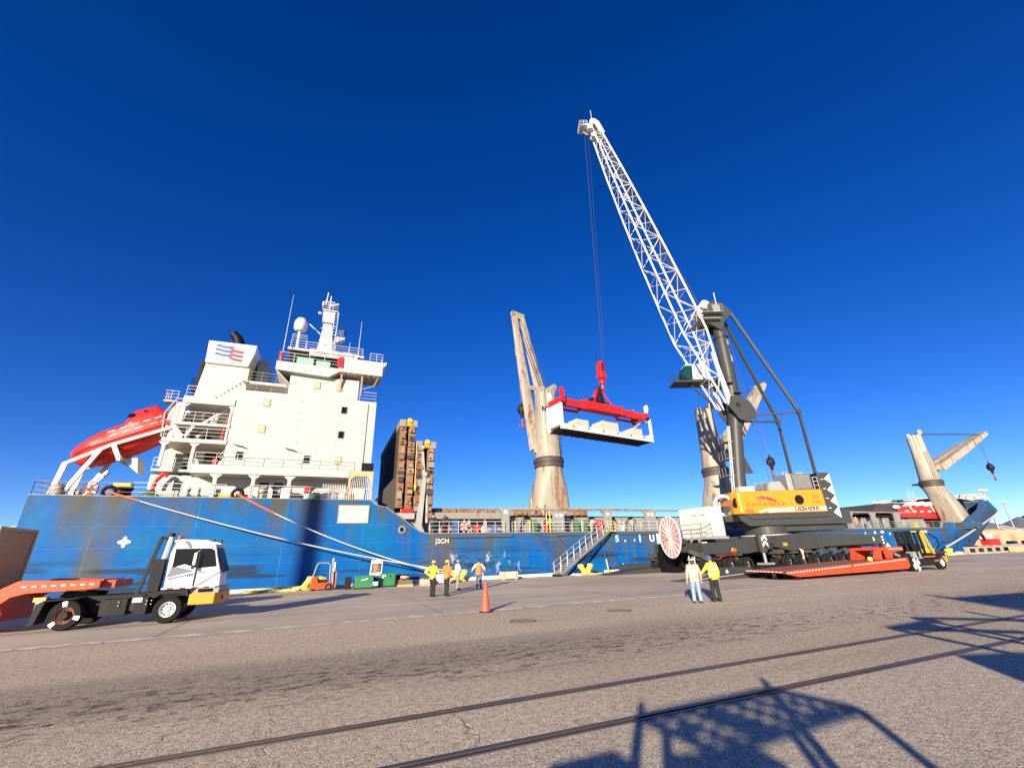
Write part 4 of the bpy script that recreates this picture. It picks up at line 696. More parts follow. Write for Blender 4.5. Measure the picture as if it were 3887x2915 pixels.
for x, y, m in ((110.5, 46, 'white2'), (112, 47, 'rusty'), (113.8, 46.5, 'white2'), (112.6, 45.6, 'firered'), (115.4, 47.2, 'coam'), (109, 46.5, 'rusty'), (116.5, 47.6, 'ltgrey')):
    mb = SM(); mb.tube((x - .5, y, 5.0), (x + .5, y, 5.0), .55, n=14); mb.bx(x - .7, x + .7, y - .5, y + .5, 4, 4.7); mb.tube((x - .6, y, 5.0), (x - .45, y, 5.0), .8, n=16); mb.build('anchor_windlass', K[m], ship, True)
# bow mast with platform
mb = SM(); mb.tube((117, 52, 8), (117, 52, 14.2), .35, .25, n=10); mb.bx(113.6, 118.5, 51.3, 53, 13.0, 13.3); mb.bar((114, 52, 13), (117, 52, 10.8), .2); mb.build('foremast', K['jib'], ship); rl([(113.6, 51.3, 13.3), (118.5, 51.3, 13.3)], h=.9, mat='jib')
mb = SM(); mb.bx(104.5, 107, 50, 51, 9.5, 9.7); mb.rail([(104.5, 50, 9.7), (107, 50, 9.7)], h=1.6, sp=.8); mb.tube((105, 50.5, 4), (105, 50.5, 9.6), .1); mb.tube((106.5, 50.5, 4), (106.5, 50.5, 9.6), .1); mb.build('forward_platform', K['white2'], ship)
# ================================================================== MOBILE HARBOUR CRANE
CX, CY = 44.0, 34.8
mhc = thing('harbour_crane', 'tall mobile harbour crane with white lattice boom and orange machinery house', 'crane', (CX, CY, 0))
AZ = R(159); RZ = Matrix.Rotation(AZ, 4, 'Z')
def CM(): return MB(T=RZ)            # slewing part: x along the boom, y towards the yard
def HM(): return MB(mhc)             # chassis in world coordinates
def cp_(lx, ly, lz): return Vector((lx, ly, lz))
# --- chassis
ch = HM(); ch.xy([(31.4, 31.6), (39.5, 31.2), (41.5, 31.9), (46.5, 31.9), (48.5, 31.2), (57, 31.6), (57, 38), (48.5, 38.4), (46.5, 37.7), (41.5, 37.7), (39.5, 38.4), (31.4, 38)], 1.75, 2.55)
ch.xy([(39.2, 31.2), (48.8, 31.2), (48.8, 38.4), (39.2, 38.4)], 2.3, 2.85); ch.lathe([(3.0, 2.4), (2.8, 2.95), (2.6, 3.05)], c=(CX, CY, 0), n=32)
chassis = ch.build('undercarriage', K['mhc'], mhc, bev=.05)
HM().lathe([(2.5, 3.0), (2.62, 3.08), (2.62, 3.16), (2.4, 3.2)], c=(CX, CY, 0), n=40).build('ring_walkway', K['canvas'], chassis)
# side box and raised left frame towards the cable reel
HM().xz([(31.2, 1.6), (31.2, 2.5), (34, 2.55), (37.6, 2.95), (39.5, 2.95), (39.5, 1.8), (36.5, 1.5), (33, 1.5)], 31.15, 31.6).build('side_girder', K['mhc'], chassis, bev=.03)
HM().xz([(40.0, 2.0), (40.5, 3.0), (44.5, 3.2), (47, 3.1), (47, 1.75), (42, 1.6)], 31.0, 31.6).build('side_girder', K['mhc'], chassis, bev=.03)
for x, y, z in ((31.3, 31.5, 1.75), (34.4, 31.1, 1.72), (41.1, 30.95, 2.05)): HM().bx(x, x + .5, y - .06, y + .02, z, z + .28).build('side_marker', K['amber'], chassis)
HM().bx(31.35, 31.85, 31.3, 31.5, 2.05, 2.6).build('rag_bundle', K['white2'], chassis)
# outriggers: left one seen end-on with its jack, right one swung out along the quay
def jack(x, y, zt, name='outrigger_jack'):
    o = HM().lathe([(.36, zt - 1.5), (.38, zt - 1.45), (.38, zt), (.3, zt + .08)], c=(x, y, 0), n=18).build(name, K['mhc'], chassis, True)
    for k in range(2):
        z = zt - .25 - k * .5
        HM().add([(x - .36, y - .385, z - .32), (x, y - .4, z), (x + .36, y - .385, z - .32), (x + .36, y - .385, z - .02), (x, y - .4, z + .3), (x - .36, y - .385, z - .02)], [(0, 1, 4, 5), (1, 2, 3, 4)]).build('chevron', K['lettwhite'], o)
    HM().tube((x, y, .62), (x, y, zt - 1.45), .17, n=14).build('jack_rod', K['steel'], o)
    HM().bx(x - .55, x + .55, y - .5, y + .5, .5, .66).build('jack_foot', K['mhclight'], o)
    HM().bx(x - 1.0, x + 1.0, y - .9, y + .9, .01, .5).build('timber_mat', K['chassis'], o)
HM().bar((41.5, 33.4, 2.45), (38.1, 30.9, 2.5), 1.1, 1.1, w2=.75, h2=.75).build('outrigger_beam', K['mhc'], chassis, bev=.04); jack(37.95, 30.75, 3.05)
ob = HM().bar((45.2, 32.1, 2.55), (54.6, 29.75, 2.4), 1.0, 1.45, w2=.6, h2=.82).build('outrigger_beam', K['mhc'], chassis, bev=.04)
d_ = (Vector((54.6, 29.75, 0)) - Vector((45.2, 32.1, 0))).normalized(); nn = Vector((d_.y, -d_.x, 0))
pt = Vector((53.3, 30.08, 2.42)) + nn * .36; text('2', .42, face(pt, d_, (0, 0, 1)), K['lettwhite'], ob, 'outrigger_number', root=mhc, bold=.02)
mb = HM()
for k in range(3): c = Vector((54.35, 29.81, 2.62 - k * .28)) + nn * .33; mb.prism([c + Vector((0, 0, -.12)), c + d_ * .14, c + Vector((0, 0, .12)), c - d_ * .14], nn * .02)
mb.build('warning_diamond', K['lettwhite'], ob)
jack(54.6, 29.75, 2.0)
HM().bar((45.5, 37.5, 2.5), (53, 39.4, 2.4), 1.0, 1.3, w2=.6, h2=.8).build('outrigger_beam', K['mhc'], chassis); HM().bar((42.5, 37.5, 2.5), (36, 39.4, 2.4), 1.0, 1.3, w2=.6, h2=.8).build('outrigger_beam', K['mhc'], chassis)
# wheels in axle lines with swing arms
def tyre(name='wheel'):
    w = MB().lathe([(.3, -.17), (.52, -.19), (.6, -.13), (.62, 0), (.6, .13), (.52, .19), (.3, .17)], Matrix.Rotation(R(90), 4, 'X'), 20, caps=False).build(name, K['tyre'], None, True)
    MB().lathe([(.31, -.1), (.3, -.165), (.16, -.1), (.1, -.2), (.02, -.2)], Matrix.Rotation(R(90), 4, 'X'), 14, caps=False).build('rim', K['rim'], w, True); return w
w0 = tyre(); first = True
for ax in (31.9, 33.9, 35.9, 41.5, 43.5, 45.5, 47.5, 49.5, 51.5, 53.5):
    for dy in (-3.85, -3.42, -2.7, -2.27, 2.3, 2.75, 3.4, 3.85):
        w = w0 if first else copy_tree(w0); first = False; w.parent = chassis; w.location = (ax - CX, dy, .62); w.rotation_euler.y = random.uniform(0, 6)
    for sy in (-3.05, 3.05):
        mb = HM(); mb.bar((ax, CY + sy, .62), (ax - .75, CY + sy, 1.55), .22, .3); mb.tube((ax, CY + sy - .85, .62), (ax, CY + sy + .85, .62), .13, n=10); mb.bx(ax - 1.1, ax - .1, CY + sy - .5, CY + sy + .5, 1.35, 1.75); mb.tube((ax - .1, CY + sy, 1.0), (ax - .9, CY + sy + .3, 1.2), .1); mb.build('axle_bogie', paint('bogie', (.06, .055, .045), .7, grime=.5, gcol=(.13, .11, .08)) if ax == 31.9 and sy < 0 else bpy.data.materials['bogie'], chassis)
mb = HM(); mb.path([(31.3, 31.0, 1.2), (32.4, 30.9, 1.15), (33.2, 30.9, 1.4), (34.4, 30.95, 1.45), (34.7, 30.95, 2.0)], .06); mb.build('hydraulic_hose', K['darkred'], chassis)
mb = HM(); mb.path([(43.1, 30.8, 1.75), (43.3, 30.75, 1.0), (43.1, 30.75, .8), (43.4, 30.75, 1.6), (43.0, 30.8, 1.7)], .06); mb.build('rope_hank', K['canvas'], chassis)
for dz in (0,):
    mb = HM(); mb.tube((30.5, 32.6, .15), (30.7, 32.6, 1.5), .035); mb.tube((30.5, 31.9, .15), (30.7, 31.9, 1.5), .035); [mb.tube((30.53 + .05 * i, 31.9, .3 + .3 * i), (30.53 + .05 * i, 32.6, .3 + .3 * i), .03) for i in range(4)]; mb.build('access_ladder', K['boomwhite'], chassis)
# --- electrical container on the left end
ec = HM().bx(32.5, 34.0, 31.0, 34.9, 3.05, 5.66).build('switchgear_container', K['white2'], chassis, bev=.03)
for i in range(9): HM().bx(32.68 + i * .145, 32.76 + i * .145, 30.94, 31.01, 3.15, 5.55).build('corrugation', K['white2'], ec)
for y0, y1 in ((31.15, 32.4), (32.5, 33.7), (33.8, 34.8)): HM().bx(32.46, 32.505, y0, y1, 3.2, 5.55).build('door', K['white2'], ec, bev=.015)
for y in (31.7, 32.6, 33.3, 34.3):
    HM().add([(32.45, y - .09, 4.5), (32.45, y + .09, 4.5), (32.45, y, 4.8)], [(0, 1, 2)]).build('warning_triangle', K['strap'], ec)
for y in (31.6, 32.6): HM().bx(32.44, 32.47, y, y + .5, 4.95, 5.0).build('vent_slot', K['black'], ec); HM().bx(32.44, 32.47, y, y + .45, 3.35, 3.4).build('vent_slot', K['black'], ec)
pf = HM().bx(31.4, 34.2, 30.9, 35.1, 2.82, 3.03).build('container_platform', K['mhclight'], chassis)
HM().rail([(31.45, 34.9, 3.03), (31.45, 31.3, 3.03), (32.4, 31.0, 3.03)], h=1.1, sp=1.1, r=.03).build('platform_rail', K['mhclight'], pf)
mb = HM(); [mb.prism([(31.45, y, 2.85), (31.45, y + .5, 2.85), (31.45, y + .5, 2.5)], (.05, 0, 0)) for y in (31.4, 32.4, 33.4)]; mb.build('platform_gusset', K['mhclight'], pf)
# --- cable reel
rc = Vector((29.0, 32.6, 3.1)); MX = Matrix.Translation(rc - mhc.location) @ Matrix.Rotation(R(-12), 4, 'Z') @ Matrix.Rotation(R(-90), 4, 'Y')
reel = MB(T=MX).lathe([(.3, .02), (1.72, .06), (1.72, .12), (.3, .16)], n=44).build('cable_reel', K['pink'], chassis)
MB(T=MX).torus((0, 0, .1), 1.74, .07, 'z', 48, 6).build('reel_rim', K['boomwhite'], reel)
for k in range(18):
    a = 2 * math.pi * k / 18; MB(T=MX).bar((.3 * math.cos(a), .3 * math.sin(a), .17), (1.72 * math.cos(a), 1.72 * math.sin(a), .15), .075, .06).build('spoke', K['boomwhite'], reel)
MB(T=MX).lathe([(.32, .0), (.32, .28), (.16, .32), (.16, .42), (.02, .42)], n=20).build('hub', K['sheave'], reel, True)
mb = MB(T=MX); mb.bar((0, -.2, .5), (.6, -.65, .5), .08); mb.torus((.35, -.5, .5), .3, .035, 'z', 16, 5); mb.build('slip_ring_arm', K['boomwhite'], reel)
HM().bar((29.3, 33.0, 2.9), (31.8, 33.6, 2.6), .3, .5).build('reel_bracket', K['mhc'], chassis); HM().bar((30.1, 31.9, 1.9), (32.0, 31.0, .9), .2, .34).build('reel_strut', K['mhc'], chassis); HM().bx(29.3, 29.75, 34.1, 34.9, 2.6, 3.5).build('junction_box', K['white2'], chassis)
# --- slewing platform
up = CM(); up.lathe([(1.95, 3.15), (2.05, 3.3), (2.05, 4.0), (2.3, 4.1)], n=36); up.xz([(-8.4, 4.05), (2.6, 4.05), (3.4, 4.6), (3.6, 5.15), (-8.4, 5.15)], -1.9, 1.9); up.xz([(-7.8, 3.45), (-1.2, 3.45), (-.6, 4.05), (-7.8, 4.05)], -1.3, 1.45)
plat = up.build('slewing_platform', K['mhc'], mhc, bev=.04)
CM().xz([(-6.3, 4.75), (2.3, 4.72), (3.15, 5.22), (-6.35, 5.24)], 1.9, 2.05).build('side_skirt', K['mhc'], plat, bev=.03)
hsx = CM(); hsx.xy([(-5.95, 1.9), (-5.95, -1.9), (3.0, -1.9), (3.75, -1.2), (3.75, 1.45), (3.35, 2.06), (3.0, 2.12), (-5.9, 2.12)], 5.25, 7.6)
hou = hsx.build('machinery_house', K['yellow'], plat, bev=.16)
MT = Matrix.Translation
def near(lx, lz, d=.012): # placement on the near side wall: reading direction runs to the counterweight
    return RZ @ face((lx, 2.12 + d, lz), (-1, 0, 0), (0, 0, 1))
rt = lambda *a, **k: text(*a, **k)
rt('PORTS AMERICA', .52, near(.55, 6.16), K['lettgold'], hou, 'house_lettering', sx=1.1)
rt('420', .5, near(2.45, 5.55), K['lettgold'], hou, 'house_lettering', bold=.01, sx=1.25)
rt('LIEBHERR', .5, near(-3.75, 5.6), K['lettdark'], hou, 'house_lettering', bold=.018, sx=1.25)
rt('2022', .42, near(-5.0, 6.85), K['lettgold'], hou, 'house_lettering'); rt('MHC006', .27, near(-5.05, 6.3), K['lettgold'], hou, 'house_lettering')
def ribbon(pts0, pts1, mat, nm, d=.01):
    n = len(pts0); vs = [(-0, 0, 0)]
    vs = [RZ @ Vector((x, 2.12 + d, z)) for x, z in pts0] + [RZ @ Vector((x, 2.12 + d, z)) for x, z in pts1]
    return MB().add(vs, [(i, i + 1, n + i + 1, n + i) for i in range(n - 1)]).build(nm, mat, hou)
def wave(x0, x1, z0, a, th, n=14):
    u = []; l = []
    for i in range(n + 1):
        t = i / n; x = x0 + (x1 - x0) * t; z = z0 - .04 * t * 4 + a * math.sin(t * math.pi * 1.15 + .1) ; w = th * math.sin(math.pi * t) ** .7 + .004; u.append((x, z + w / 2)); l.append((x, z - w / 2))
    return u, l
for i, (dz, th) in enumerate(((0, .13), (-.14, .11), (-.26, .07))): ribbon(*wave(1.65 - .1 * i, -.8 - .1 * i, 6.78 + dz, .22, th), K['logored'], 'logo_stripe')
ribbon(*wave(1.1, .2, 6.98, .09, .12), K['logoblue'], 'logo_stripe')
ribbon([(1.5, 5.42), (.8, 5.68), (.2, 5.78), (-5.85, 5.8)], [(1.3, 5.32), (.7, 5.5), (.2, 5.6), (-5.85, 5.62)], K['boomwhite'], 'trim_stripe', .006); ribbon([(.6, 5.38), (.1, 5.52), (-.4, 5.56), (-5.85, 5.58)], [(.3, 5.3), (.0, 5.36), (-.4, 5.38), (-5.85, 5.4)], K['boomwhite'], 'trim_stripe', .006)
MB(T=RZ @ Matrix.Translation((-3.15, 2.12, 6.55)) @ Matrix.Rotation(R(-90), 4, 'X')).lathe([(.48, -.05), (.5, .02), (.44, .035), (.02, .02)], n=30).build('round_vent', K['black'], hou)
MB(T=RZ @ Matrix.Translation((3.56, 1.78, 6.45)) @ Matrix.Rotation(R(-52), 4, 'Z') @ Matrix.Rotation(R(90), 4, 'Y')).lathe([(.5, -.1), (.5, .05), (.02, .04)], n=26).build('round_vent', K['black'], hou)
CM().bx(-5.5, -5.4, 2.1, 2.135, 5.3, 7.5).build('panel_joint', K['amber'], hou); CM().bx(.42, .46, 2.1, 2.132, 5.3, 7.5).build('panel_joint', K['amber'], hou); CM().bx(-1.75, -1.7, 2.1, 2.132, 5.3, 7.5).build('panel_joint', K['amber'], hou)
# counterweight
cw = CM(); cw.bx(-7.3, -5.98, -1.9, 1.95, 4.4, 9.35); cw.bx(-8.5, -7.3, -1.7, 1.75, 4.2, 5.5)
cwt = cw.build('counterweight', K['mhc'], plat, bev=.04)
for k in range(4):
    z = 9.25 - k * 1.16; CM().add([(-7.31, 1.965, z), (-6.62, 1.965, z - .58), (-7.31, 1.965, z - 1.16)], [(0, 1, 2)]).build('warning_triangle', K['lettwhite'], cwt)
for k in range(4): CM().bx(-6.5, -6.2, 1.94, 2.0, 5.6 + k * 1.0, 5.66 + k * 1.0).build('step_rung', K['lettwhite'], cwt)
# power unit and hood on the roof
pu = CM().bx(-5.3, -2.6, -.6, 1.75, 7.6, 9.35).build('power_unit', K['mhclight'], plat, bev=.06)
fr = CM(); fr.bx(-5.25, -3.15, 1.75, 1.8, 7.65, 9.3); fr.build('louvre_panel', K['ventgrey'], pu)
for k in range(13): CM().bx(-5.12, -3.28, 1.79, 1.84, 7.78 + k * .112, 7.83 + k * .112).build('louvre', K['mhclight'], pu)
mb = CM(); [mb.tube((x, .9, 9.3), (x, .9, 9.65), .12, n=10) for x in (-2.9, -3.3)]; mb.bx(-5.0, -4.2, .4, 1.2, 9.35, 9.55); mb.build('exhaust_stack', K['mhclight'], pu)
CM().rail([(-5.4, 1.85, 7.6), (-5.9, 1.85, 7.6)], h=1.3, sp=.5).build('roof_rail', K['boomwhite'], plat)
CM().prism([(-2.4, 1.6, 7.6), (-.35, 1.6, 7.6), (-.35, 1.6, 8.15), (-.9, 1.35, 8.6), (-2.1, 1.35, 8.65)], (0, -2.4, 0)).build('winch_hood', K['mhclight'], plat, bev=.04)
CM().bx(1.3, 2.9, 1.0, 1.9, 7.6, 8.1).build('roof_box', K['white2'], plat, bev=.05)
CM().rail([(1.2, 1.95, 7.6), (-.3, 1.95, 7.6)], h=.8, sp=.7).build('roof_rail', K['mhclight'], plat)
rg = CM().lathe([(.85, 0), (1.15, 0), (1.15, .16), (.85, .16), (.85, 0)], Matrix.Translation((4.4, .9, 6.3)) @ Matrix.Rotation(R(90), 4, 'X'), 30, caps=False).build('rope_guide_ring', K['boomwhite'], plat)
for k in range(12): a = 2 * math.pi * k / 12; CM().tube((4.4 + 1.02 * math.cos(a), .75, 6.3 + 1.02 * math.sin(a)), (4.4 + 1.02 * math.cos(a), .71, 6.3 + 1.02 * math.sin(a)), .08, n=8).build('ring_hole', K['black'], rg)
CM().bx(3.75, 4.6, -1.2, .9, 4.6, 6.2).build('front_frame', K['mhc'], plat)
# --- tower
tw = CM(); n = 26; secs = [((2.0, 0), 7.0, .82), ((1.7, 0), 9.4, .76), ((.75, 0), 15.0, .76), ((.3, 0), 17.3, .85), ((0.05, 0), 22, .78), ((-.1, 0), 30.2, .74)]
vs = [(c[0] + r * math.cos(2 * math.pi * i / n), r * math.sin(2 * math.pi * i / n), z) for c, z, r in secs for i in range(n)]
tw.add(vs, [(j * n + i, j * n + (i + 1) % n, (j + 1) * n + (i + 1) % n, (j + 1) * n + i) for j in range(5) for i in range(n)])
tower = tw.build('crane_tower', K['mhc'], mhc, True)
CM().lathe([(.8, 0), (.92, .03), (.92, .1), (.8, .13)], c=(-.05, 0, 26.8), n=26).build('tower_collar', K['mhc'], tower)
bd = CM(); ang = .95
bd.prism([(math.cos(a) * .79, math.sin(a) * .79, 23.4) for a in (R(118), R(140))] + [(math.cos(a) * .76, math.sin(a) * .76, 26.6) for a in (R(140), R(118))], (-.01, .02, 0)); lp = bd.build('name_plate', K['white2'], tower)
text('LIEBHERR', .36, RZ @ face((-.5, .645, 25.0), (0.03, .0, -1), (-.72, -.5, 0)) if False else RZ @ face((-.49, .66, 25.0), (.03, 0, 1), (.82, .57, 0)), K['lettdark'], lp, 'tower_lettering', bold=.02)
pc = CM(); hw = CM()
for ly in (1.25, -1.45): hw.prism([(1.65, ly, 17.4), (1.3, ly, 18.6), (.3, ly, 18.7), (-.8, ly, 18.0), (-1.35, ly, 16.9), (-1.2, ly, 15.9), (-.2, ly, 15.4), (.8, ly, 15.8)], (0, .2, 0))
hw.tube((.6, -1.45, 17.5), (.6, 1.45, 17.5), .35, n=16); hw.bx(-.9, .9, -1.3, 1.3, 16.2, 16.7); hw.build('boom_bearing', K['mhc'], tower, bev=.03)
hd = CM()
for ly in (.75, -.95): hd.prism([(1.9, ly, 28.9), (1.9, ly, 29.4), (1.1, ly, 31.6), (.4, ly, 32.0), (-.9, ly, 31.4), (-1.7, ly, 30.3), (-1.75, ly, 29.7), (-1.2, ly, 29.6), (-.7, ly, 29.2), (.1, ly, 27.6)], (0, .2, 0))
hd.bx(-.8, .8, -.8, .8, 29.6, 30.4); head = hd.build('tower_head', K['mhc'], tower)
for lx, lz, ly in ((1.35, 31.6, .55), (2.35, 30.4, .4), (1.35, 31.6, -.55), (2.35, 30.4, -.4)): CM().lathe([(.1, -.14), (.62, -.14), (.56, 0), (.62, .14), (.1, .14)], Matrix.Translation((lx, ly, lz)) @ Matrix.Rotation(R(90), 4, 'X'), 24).build('head_sheave', K['sheave'], head, True)
mb = CM(); mb.bx(-.2, 2.4, .95, 1.7, 29.9, 29.98); mb.bx(.2, 3.0, -1.6, 1.6, 29.0, 29.1); mb.rail([(-.2, 1.7, 29.98), (2.4, 1.7, 29.98)], h=1, sp=.65); mb.rail([(3.0, -1.6, 29.1), (3.0, 1.6, 29.1)], h=1, sp=.8); mb.bx(.1, 1.0, 1.6, 1.65, 30.0, 30.9); mb.build('head_platform', K['mhclight'], head); CM().tube((.2, 1.2, 30), (.2, 1.2, 33), .05, n=6).build('wind_mast', K['boomwhite'], head)
mb = CM()
for dx in (-.25, .25):
    mb.tube((2.1 + dx * .3, -.9 + dx, 19.5), (1.5 + dx * .3, -.9 + dx, 29), .035, n=5)
for i in range(30): mb.tube((2.08 - .02 * i, -1.15, 19.8 + i * .31), (2.08 - .02 * i, -.65, 19.8 + i * .31), .02, n=4); 
for i in range(12): mb.torus((2.4 - .05 * i, -.9, 20.2 + i * .75), .36, .02, 'z', 10, 4)
mb.build('caged_ladder', K['boomwhite'], tower)
mb = CM()
for z in (9.5, 11.4, 13.4): mb.bx(2.0 - (z - 9) * .16, 3.3 - (z - 9) * .16, -.9, .5, z, z + .06); mb.rail([(3.3 - (z - 9) * .16, -.9, z), (3.3 - (z - 9) * .16, .5, z)], h=.95, sp=.7)
mb.tube((2.75, .5, 7.6), (1.7, .5, 15.2), .09); mb.tube((2.9, .35, 7.6), (1.8, .35, 15.2), .09); mb.build('access_platform', K['mhclight'], tower)
CM().prism([(1.1, -.1, 9.8), (-.1, -.1, 9.8), (.75, -.1, 12.4)], (0, .25, 0)).build('tower_fin', K['mhc'], tower)
mb = CM(); mb.bx(-.4, .5, .7, 1.3, 19.1, 19.2); mb.bx(.4, 2.2, -1.2, 1.2, 20.4, 20.5); mb.rail([(.4, 1.2, 20.5), (2.2, 1.2, 20.5)], h=.95, sp=.6); mb.build('access_platform', K['mhc'], tower)
# --- rear stay frame
gs = CM()
for ly in (2.0, -2.0):
    hp = (-1.55, .95 if ly > 0 else -.95, 30.0); k = (-5.95, ly, 16.3); gs.bar(hp, k, .26, .3); gs.bar(k, (-5.8, ly, 9.3 if ly > 0 else 7.6), .24, .26); gs.bar(k, (-.2, ly * .55, 16.2), .16, .2); gs.tube((k[0], ly - .15, k[2]), (k[0], ly + .15, k[2]), .28, n=14)
gs.build('stay_frame', K['mhc'], mhc)
# --- operator's cab
cb = CM(); cb.prism([(2.6, -2.2, 21.6), (4.9, -2.2, 21.6), (5.4, -2.2, 22.5), (4.9, -2.2, 23.7), (2.6, -2.2, 23.7)], (0, 1.6, 0)); cab_ = cb.build('operator_cab', K['white2'], tower, bev=.06)
CM().prism([(4.3, -2.22, 21.55), (5.0, -2.22, 21.55), (5.52, -2.22, 22.5), (5.0, -2.22, 23.5), (4.1, -2.22, 23.5)], (0, 1.64, 0)).build('cab_window', K['teal'], cab_, bev=.03)
mb = CM(); mb.bx(1.0, 6.7, -2.5, -.3, 21.2, 21.4); mb.rail([(6.7, -.3, 21.4), (5.6, -.3, 21.4)], h=.9, sp=.5); mb.rail([(6.7, -2.5, 21.4), (6.7, -.3, 21.4)], h=.9, sp=.6); mb.build('cab_platform', K['mhc'], cab_); CM().bar((4.6, -1.2, 21.2), (.9, -1.2, 17.2), .14, .2).build('cab_strut', K['mhc'], cab_)
# --- lattice boom
A = Vector((1.35, 0, 17.9)); B = Vector((12.5, 0, 65.3)); dr = (B - A).normalized(); dn = Vector((dr.z, 0, -dr.x))     # dn: towards the load side
LB = (B - A).length
st = [(0, .45, 1.15), (9.6, 3.1, 1.48), (14, 3.05, 1.48), (22, 2.85, 1.4), (30, 2.45, 1.22), (38, 1.95, .98), (46.0, 1.25, .66), (LB, .95, .55)]   # station, depth, half width
def sec(s):
    for a, b in zip(st, st[1:]):
        if s <= b[0]: u = (s - a[0]) / (b[0] - a[0]); return a[1] + (b[1] - a[1]) * u, a[2] + (b[2] - a[2]) * u
    return st[-1][1:]
def node(s, i):  # 0,1 upper chords (near, far), 2,3 lower chords
    d, w = sec(s); off = -.5 if s > 5 else -.35 + 0 * s
    c = A + dr * s; return c + dn * ((0 if i < 2 else d) - .4 * min(1, s / 9.6) * d) + Vector((0, w if i % 2 == 0 else -w, 0))

bmk = CM(); bmk.bar(node(0, 0) - dr * .3, node(6.5, 0), .34, .6, dn, .28, .3); bmk = CM(); bmk.bar(node(LB - .8, 0), node(LB - .8, 1), .5, .7, dr); bmk.bar(node(LB - 2.6, 0), node(LB + .2, 0), .3, .7, dn); bmk.bar(node(LB - 2.6, 1), node(LB + .2, 1), .3, .7, dn)
boom = bmk.build('lattice_boom', K['boomwhite'], mhc)
for i_ in (0, 1): CM().bar(node(0, i_) - dr * .3, node(6.5, i_), .34, .6, dn, .28, .3).build('boom_foot', K['boomwhite'], boom)
SS = [0, 9.6, 14, 22, 30, 38, 46.0, LB]
for i in range(4):
    mb = CM()
    for a, b in zip(SS, SS[1:]): mb.tube(node(a, i), node(b, i), .135 if i < 2 else .125, n=8)
    mb.build('chord', K['boomwhite'], boom, True)
bays = [1.5, 3.4, 5.6, 7.7, 9.6]
s = 9.6
while s < LB - 2: s += max(1.3, sec(s)[0] * 1.0); bays.append(min(s, LB - 1))
for k, (a, b) in enumerate(zip(bays, bays[1:])):
    for i, j in ((0, 1), (2, 3), (0, 2), (1, 3)):
        p, q = (i, j) if k % 2 else (j, i)
        CM().tube(node(a, p), node(b, q), .05, n=5, caps=False).build('lacing', K['boomwhite'], boom)
        if k % 2 == 0 or i == 0: CM().tube(node(b, i), node(b, j), .045, n=5, caps=False).build('lacing', K['boomwhite'], boom)
for a in (10.5, 22, 34): mb = CM(); c0 = node(a, 0).lerp(node(a, 2), .5); mb.tube(c0 + Vector((0, -.5, 0)), node(min(a + 11.5, LB - 2), 0).lerp(node(min(a + 11.5, LB - 2), 2), .5) + Vector((0, -.4, 0)), .09, n=6); mb.build('walkway_rail', K['boomwhite'], boom)
mb = CM(); [mb.tube(node(a, 3) + Vector((0, .15, 0)), node(a + 1.2, 3) + Vector((0, .25, 0)), .07, n=5) for a in (11, 14, 17.5, 21, 25)]; mb.bar(node(26.5, 0), node(26.5, 0) - dn * .9, .1, .1); mb.build('cable_clamp', K['chassis'], boom)
# boom head
tp = A + dr * LB
hdm = CM(); hdm.bar(tp + dn * .5 - dr * 2.4, tp + dn * 1.2 - dr * .4, .5, .5, dr); boomhead = hdm.build('boom_head', K['boomwhite'], boom)
for o_, r_ in ((dn * -.1 + dr * .55, .62), (dn * 1.15 - dr * .3, .6), (dn * .8 - dr * 2.2, .4)):
    for ly in (-.32, .32): c = tp + o_; CM().lathe([(.1, -.12), (r_, -.12), (r_ * .9, 0), (r_, .12), (.1, .12)], Matrix.Translation((c.x, ly, c.z)) @ Matrix.Rotation(R(90), 4, 'X'), 20).build('head_sheave', K['sheave'] if r_ < .61 else K['white2'], boomhead, True)
mb = CM(); c = tp + dn * 1.4 + dr * .1; mb.bx(c.x - .2, c.x + 1.0, -.7, .9, c.z - .7, c.z - .6); mb.rail([(c.x + 1.0, -.7, c.z - .6), (c.x + 1.0, .9, c.z - .6), (c.x - .2, .9, c.z - .6)], h=.9, sp=.6, r=.03); mb.path([tp + dn * 2.0 - dr * .9, tp + dn * 1.6 - dr * 1.6, tp + dn * .7 - dr * 1.7], .06); mb.bx(c.x - .9, c.x - .2, .3, 1.1, c.z - 1.6, c.z - .9); mb.build('head_gallery', K['boomwhite'], boomhead)
CM().tube(tp + dr * .6, tp + dr * .6 + Vector((0, 0, 3.0)), .04, n=6).build('lightning_rod', K['boomwhite'], boomhead)
mb = CM(); c = node(LB - 4.6, 2); mb.bar(c + dn * .1, c + dn * .1 - Vector((0, 0, .8)), .25, .25); mb.build('wind_gauge', K['chassis'], boomhead)
# --- running ropes
ropes = CM()
for ly in (-.6, -.2, .2, .6): ropes.tube((2.2, ly, 31.9), tp + dr * .7 + Vector((0, ly * .6, 0)), .045, n=4); 
for ly in (-.45, .45): ropes.tube((2.7, ly, 30.7), node(LB - 3, 0) + Vector((0, ly - .5, 0)) - dn * .2, .03, n=4)
ropes.tube((-.6, .4, 30), (-2.0, .6, 8.2), .03, n=4); ropes.tube((-.7, -.3, 30), (-2.0, -.2, 8.2), .03, n=4)
hl = Vector((15.4, 0, 24.0))
for dx, ly in ((-.25, .25), (.25, .25), (.2, -.25)): ropes.tube((13.8 + dx, ly, 64.4), (hl.x + dx * .5, ly * .7, hl.z), .018, n=4)
ropes.build('running_ropes', K['wire'], mhc)
